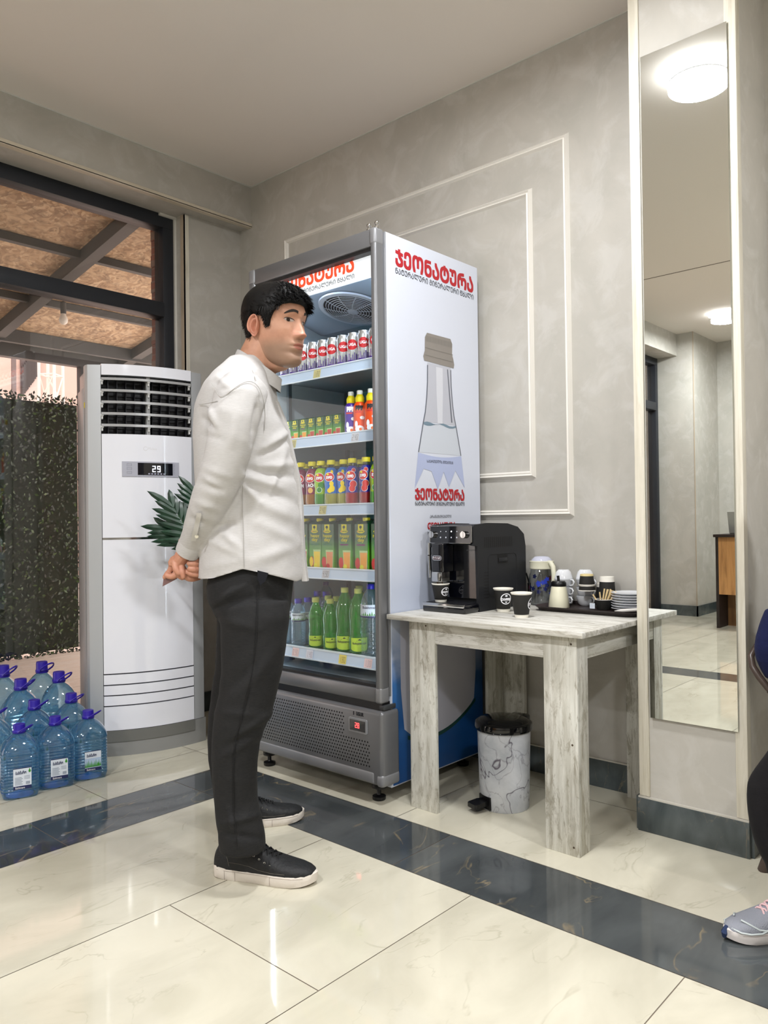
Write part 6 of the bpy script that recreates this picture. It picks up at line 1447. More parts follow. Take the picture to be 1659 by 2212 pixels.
def mat_skin(name, c1, c2, beard):
    t = NT(name); n = t.noise(t.tc.outputs['Object'], 30, 5, 0.6)
    c = t.ramp(n, [(0.35, c1), (0.68, c2)])
    at = t.N.new('ShaderNodeAttribute'); at.attribute_name = 'beard'
    c = t.mix(t.math('MULTIPLY', at.outputs['Fac'], 0.55), c, beard)
    at2 = t.N.new('ShaderNodeAttribute'); at2.attribute_name = 'blush'
    c = t.mix(t.math('MULTIPLY', at2.outputs['Fac'], 0.5), c, rgb(196, 106, 88))
    t.link(c, t.b.inputs['Base Color']); t.b.inputs['Roughness'].default_value = 0.48
    t.b.inputs['Subsurface Weight'].default_value = 0.12; t.b.inputs['Subsurface Radius'].default_value = (0.010, 0.004, 0.002); t.b.inputs['Subsurface Scale'].default_value = 1.0
    return t.m
M_skin = mat_skin('skin_tan', rgb(190, 142, 116), rgb(174, 126, 102), rgb(122, 102, 84))
M_hair = mat('hair_black', rgb(9, 8, 8), 0.5, spec=0.25); M_lipm = mat('lips', rgb(158, 98, 84), 0.5); M_eyew = mat('eye_white', rgb(168, 152, 142), 0.3); M_iris = mat('eye_dark', rgb(28, 16, 12), 0.08); M_lid = mat('lash_line', rgb(40, 26, 22), 0.6); M_brow = mat('brow', rgb(38, 30, 26), 0.8)
def face_parts(W3, parent):
    for s in (-1, 1):
        b = MB().use(M_eyew)
        al = [(s*(0.032+0.0142*math.cos(a)), 0.0125+(0.0058 if math.sin(a) > 0 else 0.0042)*math.sin(a)+0.0012*math.cos(a)) for a in [2*PI*k/22 for k in range(22)]]
        patch(b, W3, al, 0.0004, 0.0015)
        ey_ = b.build('eye', None, parent)
        b = MB().use(M_iris); patch(b, W3, [(s*0.0345+0.0060*math.cos(a), 0.0130+0.0053*math.sin(a)) for a in [2*PI*k/16 for k in range(16)]], 0.0016, 0.0012); b.build('iris', None, ey_)
    for s in (-1, 1):
        b = MB().use(M_lid)
        up_ = [(s*(0.032+0.0158*math.cos(a)), 0.0125+0.0072*math.sin(a)+0.0012*math.cos(a)) for a in [PI*k/12 for k in range(13)]]
        lo_ = [(s*(0.032+0.0150*math.cos(a)), 0.0125+0.0048*math.sin(a)+0.0012*math.cos(a)) for a in [PI*k/12 for k in range(12, -1, -1)]]
        for i in range(12):
            q = [up_[i], up_[i+1], lo_[11-i], lo_[12-i]]; patch(b, W3, q, 0.0022)
        b.build('lash_line', None, parent)
    for s in (-1, 1):
        b = MB().use(M_brow)
        for i in range(14):
            def bc(t): return s*(0.013+0.037*t), 0.0300+0.0105*math.sin(PI*(0.15+0.75*t))-0.004*t
            def bw(t): return 0.0048*(1-t)**0.45*(0.7+0.5*t)+0.0008
            t0, t1 = i/14, (i+1.25)/14; (y0, z0_), (y1, z1_) = bc(t0), bc(min(t1, 1))
            patch(b, W3, [(y0, z0_-bw(t0)), (y1, z1_-bw(min(t1, 1))), (y1, z1_+bw(min(t1, 1))), (y0, z0_+bw(t0))], 0.0012)
        b.build('eyebrow', None, parent)
    b = MB().use(M_lipm)
    upl = [(0.0215*math.cos(a), -0.0630+0.0085*abs(math.sin(a))**0.9*(1-0.22*g(math.cos(a), 0.18))) for a in [PI*k/16 for k in range(17)]]
    patch(b, W3, upl+[(-0.0215+0.0043*k, -0.0632) for k in range(1, 10)], 0.0004, 0.0004)
    lol = [(0.0195*math.cos(a), -0.0636-0.0105*abs(math.sin(a))**0.8) for a in [PI*k/16 for k in range(17)]]
    patch(b, W3, lol+[(-0.0195+0.0039*k, -0.0634) for k in range(1, 10)], 0.0004, 0.0006)
    b.build('lips', None, parent)
def hair_cap(W3, parent, seed=1, strands=5200):
    b = MB().use(M_hair); rnd = random.Random(seed); nc, nr = 120, 44; loops = []
    def thick(d, z):
        t = 0.006+0.016*max(0, min(1, (z-0.0)/0.09)); 
        if d < 60: t += 0.003*max(0, min(1, (z-0.05)/0.03))*(1-d/60)**0.4*(1 if z < 0.115 else 0.5)
        if z < -0.02: t = 0.004+0.006*(z+0.075)/0.055
        return max(0.0015, t)
    grid = []
    for i in range(nr):
        row = []
        for j in range(nc):
            th = 2*PI*j/nc; d = abs(math.degrees(th if th < PI else th-2*PI)); z0_ = hair_line(d)
            z = z0_+(0.1195-z0_)*(i/(nr-1))**0.85
            x, y = head_pt(th, min(z, 0.1195), False); r = math.hypot(x+0.01, y)+1e-6
            t = thick(d, z)*min(1, 0.25+i/5.0)
            nz = max(0, (z-0.05)/0.07)**1.5
            k = t*(1-0.45*nz)/r
            zz = z+t*nz*0.95-(0.006 if i == 0 and d < 50 else 0)
            n_ = noise.noise(Vector((x*60, y*60, z*24)))*0.0022
            row.append(tuple(W3(x+(x+0.01)*k+n_, y*(1+k)+n_*0.5, zz)))
        grid.append(row)
    inner = []
    for j in range(nc):
        th = 2*PI*j/nc; d = abs(math.degrees(th if th < PI else th-2*PI)); z0_ = hair_line(d); x, y = head_pt(th, z0_, False); inner.append(tuple(W3(x*0.97, y*0.97, z0_+0.002)))
    b.ring([inner]+grid, cap0=False, cap1=True)
    for k in range(strands):
        th = rnd.uniform(0, 2*PI); d = abs(math.degrees(th if th < PI else th-2*PI)); z0_ = hair_line(d)
        fz = rnd.random()**1.1; z = z0_+(0.118-z0_)*fz; x, y = head_pt(th, z, False); t = thick(d, z)
        r = math.hypot(x+0.01, y)+1e-6; nz = max(0, (z-0.05)/0.07)**1.5; kk = t*(1-0.45*nz)/r
        base = Vector((x+(x+0.01)*kk*0.85, y*(1+kk*0.85), z+t*nz*0.85))
        out = Vector((x+0.01, y, 0)).normalized()*(1-0.6*min(1, nz))+Vector((0, 0, 1))*min(1, nz)*0.5
        comb = Vector((0.75, 0.2*math.sin(th*3), -0.25)) if z > 0.055 else Vector((-0.12, 0, -1.0))
        dr = (comb.normalized()+out*0.30+Vector((rnd.gauss(0, .16), rnd.gauss(0, .16), rnd.gauss(0, .12)))).normalized()
        L_ = rnd.uniform(0.010, 0.022)*(1.15 if z > 0.05 else 0.55); wd_ = rnd.uniform(0.0006, 0.0012)
        s_ = dr.cross(out).normalized()*wd_; p1 = base+dr*L_*0.55+out*0.0014; p2 = base+dr*L_-out*0.001+Vector((0, 0, -0.003 if z > 0.05 else 0))
        b.add([tuple(W3(*(base+s_))), tuple(W3(*(base-s_))), tuple(W3(*(p1-s_*0.8))), tuple(W3(*(p1+s_*0.8))), tuple(W3(*p2))], [(0, 1, 2, 3), (3, 2, 4)])
    # fringe tufts over the brow
    for k in range(260):
        th = math.radians(rnd.uniform(-52, 60)); d = abs(math.degrees(th)); z = hair_line(d)+rnd.uniform(0.004, 0.020); x, y = head_pt(th, z, False); t = thick(d, z)
        base = Vector((x+t*0.7, y*(1+t*0.5/0.08), z+0.004)); dr = Vector((0.35*math.cos(th)+0.15, 0.35*math.sin(th)+rnd.gauss(0.1, .2), -0.8)).normalized(); L_ = rnd.uniform(0.012, 0.024); s_ = dr.cross(Vector((1, 0, 0))).normalized()*0.0012
        p2 = base+dr*L_; b.add([tuple(W3(*(base+s_))), tuple(W3(*(base-s_))), tuple(W3(*p2))], [(0, 1, 2)])
    return b.build('hair', None, parent)
def chain(mb, pts, rs, n=12):
    """rounded finger or limb: tube with ball ends"""
    pts = [Vector(p) for p in pts]; fine = []; fr_ = []
    for i in range(len(pts)-1):
        for k in range(4):
            t = k/4; p0 = pts[max(i-1, 0)]; p1 = pts[i]; p2 = pts[i+1]; p3 = pts[min(i+2, len(pts)-1)]
            q = 0.5*((2*p1)+(p2-p0)*t+(2*p0-5*p1+4*p2-p3)*t*t+(3*p1-p0-3*p2+p3)*t**3); fine.append(q); fr_.append(rs[i]+(rs[i+1]-rs[i])*t)
    fine.append(pts[-1]); fr_.append(rs[-1]); mb.tube(fine, fr_, n); mb.sphere(fine[0], fr_[0]*0.98, n, 8); mb.sphere(fine[-1], fr_[-1]*0.98, n, 8)
# ------------------------------------------------------------------ the standing man
P3 = lambda x, y, d: atd(x, y, d)
man = None
DT = 2.42                                        # depth of the trunk axis
hc = atd(597, 713, 2.38); fdir = (RV*math.cos(math.radians(34))-FV*math.sin(math.radians(34))).normalized()
hv, hf, HW = make_head(hc, fdir)
# body core
bm1 = MB()
bm1.ring([loopE(541, 1310, DT, 60, 0.14), loopE(540, 1240, DT, 62, 0.14), loopE(536, 1150, DT, 90, 0.16), loopE(533, 1050, DT, 88, 0.155), loopE(525, 950, DT, 84, 0.165), loopE(520, 880, DT, 74, 0.17), loopE(522, 830, DT, 62, 0.15), loopE(532, 800, DT, 50, 0.09)], cap0=True, cap1=True)
nk = [P3(530, 840, 2.41), P3(547, 800, 2.40), P3(564, 765, 2.39), P3(580, 730, 2.385)]
bm1.tube(nk, [0.070, 0.064, 0.061, 0.060], 24)
bm1.tube([P3(604, 800, 2.375), P3(600, 775, 2.378), P3(597, 745, 2.38)], [0.028, 0.042, 0.048], 20)
near_leg = [(552, 1330, 2.31, 56), (548, 1393, 2.30, 54), (545, 1451, 2.29, 50), (531, 1518, 2.28, 47), (520, 1560, 2.28, 45), (510, 1600, 2.28, 40), (507, 1640, 2.28, 36), (507, 1700, 2.28, 30), (512, 1760, 2.275, 26), (515, 1815, 2.27, 24)]
far_leg = [(540, 1330, 2.54, 54), (534, 1437, 2.58, 48), (520, 1500, 2.62, 44), (507, 1547, 2.64, 40), (502, 1640, 2.67, 34), (508, 1700, 2.69, 30), (514, 1760, 2.70, 27)]
for lg in (near_leg, far_leg): bm1.tube([P3(x, y, d) for x, y, d, r in lg], [r*d/FPX for x, y, d, r in lg], 20)
narm = [(527, 838, 2.24, 36), (506, 905, 2.205, 37), (494, 960, 2.20, 34), (474, 1030, 2.21, 32), (448, 1100, 2.25, 27), (424, 1150, 2.31, 22), (407, 1190, 2.35, 17.5)]
farm = [(527, 838, 2.60, 36), (506, 905, 2.64, 36), (484, 970, 2.66, 33), (462, 1045, 2.66, 30), (448, 1110, 2.60, 25), (440, 1165, 2.53, 20), (441, 1200, 2.49, 16)]
for am in (narm, farm): bm1.tube([P3(x, y, d) for x, y, d, r in am], [r*d/FPX for x, y, d, r in am], 18)
bv, bn, bf = remesh(bm1, 0.007, 6)
# hands
hm1 = MB(); q = lambda x, y, d: atd(x, y, d); pxm = 2.37/FPX
def fing(pts, r0_, r1_):
    n = len(pts); chain(hm1, [q(*p) for p in pts], [(r0_+(r1_-r0_)*i/(n-1))*pxm for i in range(n)])
# right hand (near): back of the hand to the left, palm facing the camera side, fingers curling down and in
hm1.ring([loopE(408, 1186, 2.355, 17, 0.018, 20), loopE(402, 1195, 2.355, 19, 0.017, 20), loopE(392, 1203, 2.355, 23, 0.016, 20), loopE(385, 1213, 2.355, 22, 0.016, 20), loopE(381, 1222, 2.355, 17, 0.014, 20)])
chain(hm1, [q(404, 1190, 2.352), q(391, 1203, 2.350), q(383, 1217, 2.350)], [17*pxm, 15*pxm, 11*pxm])
fing([(373, 1212, 2.355), (369, 1230, 2.36), (361, 1240, 2.36), (356, 1247, 2.355)], 7.6, 5.2)          # index
fing([(377, 1214, 2.345), (380, 1229, 2.335), (386, 1238, 2.335)], 7.6, 6.2)                            # middle
fing([(384, 1216, 2.352), (389, 1236, 2.345), (386, 1243, 2.350), (394, 1248, 2.352)], 7.2, 5.6)        # ring
fing([(392, 1222, 2.350), (394, 1234, 2.338), (396, 1246, 2.338)], 6.2, 5.4)                            # little
fing([(384, 1222, 2.365), (380, 1240, 2.350), (371, 1245, 2.348), (361, 1243, 2.346)], 7.8, 6.6)        # thumb pinching the card
# left hand (far) wrapped round the near wrist
hm1.ring([loopE(440, 1200, 2.42, 16, 0.02, 20), loopE(438, 1214, 2.41, 17, 0.018, 20), loopE(436, 1230, 2.40, 17, 0.016, 20), loopE(432, 1244, 2.385, 13, 0.013, 20)])
chain(hm1, [q(441, 1195, 2.48), q(440, 1210, 2.43), q(436, 1228, 2.40)], [17*pxm, 17*pxm, 14*pxm])
fing([(440, 1203, 2.400), (432, 1206, 2.365), (424, 1209, 2.350)], 6.6, 5.8)
fing([(440, 1215, 2.395), (424, 1218, 2.345), (409, 1217, 2.338)], 7.4, 6.2)
fing([(440, 1226, 2.392), (424, 1230, 2.345), (410, 1229, 2.340)], 7.4, 6.0)
fing([(438, 1237, 2.390), (428, 1241, 2.355), (414, 1240, 2.345), (402, 1235, 2.348)], 6.8, 5.4)
chain(hm1, [q(428, 1245, 2.385), q(414, 1248, 2.365), q(402, 1243, 2.36), q(393, 1226, 2.362)], [9*pxm, 9*pxm, 9*pxm, 8*pxm])
fing([(432, 1180, 2.47), (412, 1168, 2.43), (398, 1164, 2.41), (391, 1168, 2.405)], 7.2, 6.0)            # thumb over the cuff
gv, gn, gf = remesh(hm1, 0.0017, 2)
body = MB().use(M_skin); body.add(bv, bf, True); body.add(gv, gf, True); nb = len(body.v); body.add(hv, hf, True); ne = len(body.v)
for s in (-1, 1): ear_mesh(body, HW, s)
man = body.build('person', None, None, angle=180)
tag(man, 'man in white shirt and dark trousers standing with hands clasped behind his back', 'person')
ab = man.data.attributes.new('beard', 'FLOAT', 'POINT'); bl = man.data.attributes.new('blush', 'FLOAT', 'POINT')
side_ = fdir.cross(UV).normalized()
for i in range(nb, len(body.v)):
    p = Vector(body.v[i])-hc; x, y, z = p.dot(fdir), abs(p.dot(side_)), p.z
    v = max(0, min(1, (-0.035-z)/0.03))*max(0, min(1, (x+0.02)/0.03)); v = max(v, g(z+0.046, 0.008)*g(y, 0.024)*(x > 0.05)*0.8)
    v *= 1-g(y, 0.02)*g(z+0.064, 0.012); ab.data[i].value = v*1.25
    bl.data[i].value = (1.0 if i >= ne else 0.0)*0.6+0.7*g(y, 0.02)*g(z+0.026, 0.012)*(x > 0.08)
for i in range(len(bv), nb): bl.data[i].value = 0.35
face_parts(HW, man); hair_cap(HW, man, 4)
b = MB().use(mat('fingernail', rgb(222, 178, 160), 0.3))
for (x, y, d, dx, dy) in ((423, 1210, 2.3465, 4.4, 2.6), (407.5, 1216.5, 2.3335, 4.2, 3.0), (408.5, 1228.5, 2.3355, 4.0, 2.8), (400.5, 1234.5, 2.344, 3.4, 2.4), (392, 1167, 2.3965, 3.6, 4.4), (396, 1244, 2.3335, 2.8, 4.2)):
    c_ = atd(x, y, d); b.add([tuple(c_)]+[tuple(c_+RV*(dx*math.cos(a)*pxm)+UV*(dy*math.sin(a)*pxm)+FV*0.0012*(math.cos(a)**2)) for a in [2*PI*k/12 for k in range(12)]], [(0, 1+k, 1+(k+1) % 12) for k in range(12)], True)
b.build('fingernails', None, man)
# shirt
def mat_cloth(name, c1, c2, sc, bump, rough=0.85):
    t = NT(name); o = t.tc.outputs['Object']; n = t.noise(o, sc, 2, 0.5); m2 = t.noise(t.mapping(o, (1, 1, 9)), 60, 3, 0.6)
    t.link(t.ramp(m2, [(0.3, c1), (0.7, c2)]), t.b.inputs['Base Color']); t.b.inputs['Roughness'].default_value = rough
    t.b.inputs['Sheen Weight'].default_value = 0.02; t.b.inputs['Specular IOR Level'].default_value = 0.2; t.bump(n, bump, 0.001); return t.m
M_shirt = mat_cloth('white_shirt_cloth', rgb(182, 180, 179), rgb(192, 190, 189), 700, 0.4)
M_trous = mat_cloth('charcoal_trouser_cloth', rgb(28, 28, 29), rgb(37, 37, 37), 500, 0.5)
sb = MB()
sil_ = [(1262, 434, 657, .182), (1240, 434, 660, .184), (1196, 436, 655, .184), (1145, 434, 653, .180), (1100, 430, 652, .178), (1050, 426, 647, .178), (1000, 424, 636, .180), (955, 423, 627, .186), (917, 424, 618, .190), (885, 427, 604, .196), (860, 436, 598, .198), (838, 447, 594, .190), (815, 464, 590, .165), (795, 483, 585, .125), (778, 498, 580, .095)]
sb.ring([loopE((a+b_)/2, y, DT, (b_-a)/2, rd, 48, 2.25) for y, a, b_, rd in sil_])
nsl = [(531, 836, 2.255, 50), (516, 866, 2.215, 56), (506, 905, 2.20, 55), (498, 950, 2.195, 50.5), (486, 1000, 2.20, 48), (468, 1050, 2.215, 46), (448, 1098, 2.25, 41), (430, 1140, 2.30, 34), (417, 1172, 2.335, 28), (412, 1184, 2.345, 26)]
fsl = [(531, 838, 2.58, 48), (516, 866, 2.63, 52), (504, 905, 2.65, 50), (486, 965, 2.665, 46), (468, 1040, 2.665, 42), (456, 1100, 2.62, 36), (450, 1150, 2.55, 29), (450, 1178, 2.52, 25)]
for sl_ in (nsl, fsl): sb.tube([P3(x, y, d) for x, y, d, r in sl_], [r*d/FPX for x, y, d, r in sl_], 24)
sv_, sn_, sf_ = remesh(sb, 0.006, 5)
FO_K = 1.45
FO = [(628, 928, 575, 968, 9, .007), (618, 952, 560, 985, 7, -.005), (640, 1000, 560, 1012, 10, .006), (618, 968, 600, 1010, 8, .005), (535, 1012, 640, 1032, 8, -.006), (525, 1028, 600, 1055, 9, .007), (600, 1012, 585, 1060, 8, .005), (527, 1050, 560, 1085, 8, .006), (560, 1045, 645, 1090, 11, -.005),
      (540, 1080, 640, 1120, 13, .005), (560, 1130, 645, 1170, 12, .004), (480, 1150, 520, 1185, 9, .005), (470, 1140, 500, 1130, 7, -.006), (450, 1165, 520, 1200, 9, .004), (548, 1210, 640, 1180, 13, .004), (447, 1225, 520, 1210, 10, .003), (440, 905, 462, 925, 6, -.007), (452, 880, 466, 918, 7, .006),
      (445, 940, 480, 950, 8, -.004), (440, 1010, 500, 1030, 9, .004), (430, 1045, 480, 1060, 8, -.004), (440, 1030, 470, 1050, 7, .004), (425, 1085, 470, 1100, 8, .004), (412, 1120, 450, 1135, 7, -.0035), (560, 860, 548, 930, 6, -.005), (556, 880, 545, 960, 5, -.004), (572, 850, 573, 920, 4, .0025), (545, 820, 565, 850, 8, .002),
      (520, 840, 480, 850, 4, .002), (505, 910, 500, 960, 10, .003), (524, 1045, 527, 1228, 2.6, .0016), (470, 815, 500, 840, 7, .003)]
folds(sv_, sn_, [f_[:5]+(f_[5]*FO_K,) for f_ in FO], 0.0026, 11.0)
hemT = [(425, 1248), (436, 1251), (460, 1249), (490, 1240), (524, 1229), (570, 1238), (610, 1248), (640, 1256), (660, 1248)]
def tabx(T, x):
    if x <= T[0][0]: return T[0][1]
    for a, b_ in zip(T[:-1], T[1:]):
        if a[0] <= x <= b_[0]: return a[1]+(b_[1]-a[1])*(x-a[0])/(b_[0]-a[0])
    return T[-1][1]
for i, p in enumerate(sv_):
    x, y, d = topx(p); hz = atd(x, tabx(hemT, x), d).z
    if p.z < hz: sv_[i] = Vector((p.x, p.y, hz))
b = MB().use(M_shirt); b.add(sv_, sf_, True); shirt = b.build('shirt', None, man, angle=180)
# collar: stand plus folded leaf, open at the front
b = MB().use(M_shirt)
def collar(off, top, low, a0, a1, n=40):
    lo, hi = [], []
    for i in range(n+1):
        a = a0+(a1-a0)*i/n; fr_ = 0.5-0.5*math.cos(a)         # 0 at the nape, 1 at the throat
        cx = 524+58*fr_-0*off; 
        for lst, (yb, yf, rr) in ((hi, top), (lo, low)):
            yy = yb+(yf-yb)*fr_; c_ = atd(554+(8 if lst is hi else 0), yy, 2.40); r_ = (rr+off)
            lst.append(tuple(c_-RV*(r_*1.0*math.cos(a))-FV*(r_*1.06*math.sin(a))-RV*0.002))
    return lo, hi
lo, hi = collar(0.000, (757, 820, 0.063), (782, 842, 0.067), 0.0, 2*PI)
lo2, hi2 = collar(0.0055, (757, 820, 0.063), (786, 848, 0.070), 0.0, 2*PI)
b.ring([lo, hi, [tuple((Vector(p)+Vector(q_))/2+UV*0.002) for p, q_ in zip(hi, hi2)], hi2, lo2], close_u=False, cap0=False, cap1=False); b.build('collar', None, shirt)
# cuff, button strip, placket, buttons
cuffp = [(415, 1176, 2.337, 28.5), (404, 1194, 2.352, 26.5)]
b = MB().use(M_shirt)
n = 28; d_ = (P3(404, 1196, 2.355)-P3(418, 1168, 2.335)).normalized(); s1_ = d_.cross(FV).normalized(); s2_ = d_.cross(s1_).normalized(); loops = []
for (x, y, d, r) in ((420, 1162, 2.328, 29.5), (416, 1174, 2.337, 29.5), (409, 1186, 2.346, 28), (405, 1194, 2.352, 27), (405, 1194, 2.352, 24.5), (412, 1180, 2.345, 24)):
    c_ = P3(x, y, d); loops.append([tuple(c_+(s1_*math.cos(2*PI*k/n)+s2_*math.sin(2*PI*k/n)*0.95)*(r*d/FPX)) for k in range(n)])
b.ring(loops, cap0=False, cap1=False); cf_ = b.build('cuff', None, shirt)
def on_surface(x, y, off=0.0012, near_pts=None):
    """nearest shirt vertex towards the camera along a pixel ray"""
    best = None; near_pts = near_pts or shirt_pts
    for p in near_pts:
        if abs(p[0]-x) < 5 and abs(p[1]-y) < 5:
            if best is None or p[2] < best: best = p[2]
    return atd(x, y, (best if best else 2.25)-off)
shirt_pts = [topx(p) for p, nn in zip(sv_, sn_) if nn.dot(fw) < 0]
def seam(pts, name, m, par, src, r=0.0009):
    path = []
    for (a, b_) in zip(pts[:-1], pts[1:]):
        n_ = max(2, int(math.hypot(b_[0]-a[0], b_[1]-a[1])/7))
        path += [(a[0]+(b_[0]-a[0])*k/n_, a[1]+(b_[1]-a[1])*k/n_) for k in range(n_)]
    q_ = [on_surface(x, y, 0.0006, src) for x, y in path+[pts[-1]]]
    for _ in range(2): q_ = [q_[0]]+[(q_[i-1]+q_[i]*2+q_[i+1])/4 for i in range(1, len(q_)-1)]+[q_[-1]]
    MB().use(m).tube(q_, r, 5).build(name, None, par)
M_seam = mat('shirt_seam', rgb(164, 161, 157), 0.9)
for pts in (((457, 828), (468, 846), (474, 862), (490, 852), (515, 832), (536, 822), (552, 826), (563, 842), (571, 872), (573, 905), (571, 930)), ((430, 874), (448, 872), (470, 866)), ((524, 1048), (524, 1100), (526, 1160), (527, 1226)), ((545, 800), (553, 822))): seam(pts, 'shirt_seam', M_seam, shirt, shirt_pts)
b = MB().use(mat('placket_cloth', rgb(190, 187, 182), 0.85)); L1 = [(428, 1109), (424, 1130), (420, 1150), (417, 1166)]; 
row = [[tuple(on_surface(x-5.5, y, 0.004)), tuple(on_surface(x+5.5, y, 0.004))] for x, y in [(429, 1108)]+[(431-(y-1108)*0.22, y) for y in range(1113, 1170, 7)]]
b.add([p for r_ in row for p in r_], [(2*i, 2*i+1, 2*i+3, 2*i+2) for i in range(len(row)-1)], True); b.build('sleeve_placket', None, shirt)
b = MB().use(mat('shirt_button', rgb(196, 190, 170), 0.35))
def disc(mb, c_, r_, nrm):
    nrm = Vector(nrm).normalized(); a = nrm.cross(UV).normalized(); e_ = nrm.cross(a); mb.ring([[tuple(c_+(a*math.cos(2*PI*k/14)+e_*math.sin(2*PI*k/14))*rr+nrm*h) for k in range(14)] for rr, h in ((r_, 0), (r_, 0.0012), (r_*0.8, 0.0016), (0.0002, 0.001))], cap0=False)
disc(b, on_surface(425, 1159, 0.006), 0.0055, -fw); disc(b, P3(411, 1194, 2.352-29*pxm*0.93), 0.0055, -fw); b.build('buttons', None, shirt)
b = MB().use(M_shirt); pk = [(598, 868), (618, 917), (627, 955), (635, 993), (645, 1031), (651, 1082), (653, 1145), (656, 1196), (661, 1240), (663, 1254)]
lp = []
for x, y in pk:
    c_ = P3(x, y, DT-0.02); lp.append([tuple(c_+RV*0.0035-FV*0.030), tuple(c_+RV*0.0065), tuple(c_+RV*0.0035+FV*0.020), tuple(c_-RV*0.012+FV*0.020), tuple(c_-RV*0.012-FV*0.030)])
b.ring(lp); b.build('front_placket', None, shirt)
# trousers
tb_ = MB()
tb_.ring([loopE(545, 1200, DT, 86, .155, 40), loopE(545, 1235, DT, 90, .172, 40), loopE(541, 1262, DT, 91, .180, 40), loopE(541, 1290, DT, 88, .185, 40), loopE(546, 1318, DT, 80, .180, 40), loopE(550, 1340, DT, 66, .15, 40)])
nt = [(545, 1295, 2.335, 80), (552, 1330, 2.31, 74), (549, 1393, 2.30, 69.5), (545, 1451, 2.29, 64.5), (531, 1518, 2.285, 61.5), (520, 1560, 2.28, 58), (510, 1600, 2.28, 52), (507, 1640, 2.28, 50), (507, 1683, 2.28, 48), (509, 1723, 2.28, 46.5), (514, 1760, 2.275, 48), (521, 1800, 2.27, 50), (524, 1836, 2.27, 50)]
ft = [(538, 1295, 2.52, 74), (540, 1330, 2.54, 70), (534, 1393, 2.56, 66), (529, 1437, 2.59, 62), (516, 1490, 2.62, 58), (505, 1547, 2.645, 54), (500, 1600, 2.66, 50), (499, 1640, 2.67, 47), (504, 1690, 2.685, 45), (510, 1730, 2.69, 46), (515, 1762, 2.69, 46)]
def legloops(L_, f): return [loopE(x, y, d, r, r*d/FPX*f, 32, 2.1) for x, y, d, r in L_]
tb_.ring(legloops(nt, 0.98)); tb_.ring(legloops(ft, 0.95))
tv, tn, tf_ = remesh(tb_, 0.0065, 6)
FT_K = 1.5
FT = [(600, 1530, 500, 1600, 9, .006), (575, 1565, 480, 1615, 8, -.005), (560, 1590, 470, 1640, 8, .004), (600, 1400, 520, 1500, 14, .004), (480, 1500, 545, 1440, 12, -.004), (465, 1315, 540, 1290, 8, -.007), (470, 1300, 530, 1262, 8, .006), (480, 1340, 560, 1360, 10, .004), (500, 1270, 480, 1320, 9, .004),
      (480, 1780, 560, 1760, 8, .006), (478, 1800, 565, 1812, 7, -.005), (490, 1745, 520, 1830, 6, .005), (556, 1270, 552, 1450, 1.8, -.003), (552, 1450, 520, 1560, 1.8, -.003), (520, 1560, 505, 1640, 1.8, -.003), (505, 1640, 512, 1825, 1.8, -.003), (470, 1540, 560, 1545, 9, .003), (465, 1680, 550, 1690, 10, .002)]
folds(tv, tn, [f_[:5]+(f_[5]*FT_K,) for f_ in FT], 0.0024, 9.0)
b = MB().use(M_trous); b.add(tv, tf_, True); trousers = b.build('trousers', None, man, angle=180)
trouser_pts = [topx(p) for p, nn in zip(tv, tn) if nn.dot(fw) < 0]
seam(((558, 1262), (556, 1300), (553, 1380), (545, 1450), (525, 1540), (508, 1600), (503, 1680), (505, 1750), (512, 1828)), 'side_seam', mat('trouser_seam', rgb(14, 14, 15), 0.9), trousers, trouser_pts, 0.001)
b = MB().use(mat('pocket_navy', rgb(8, 10, 20), 0.9)); b.add([tuple(atd(x, y, 2.232)) for x, y in ((556, 1232), (580, 1238), (573, 1256), (562, 1264), (556, 1250))], [(0, 1, 2, 3, 4)]); b.build('pocket_opening', None, trousers)
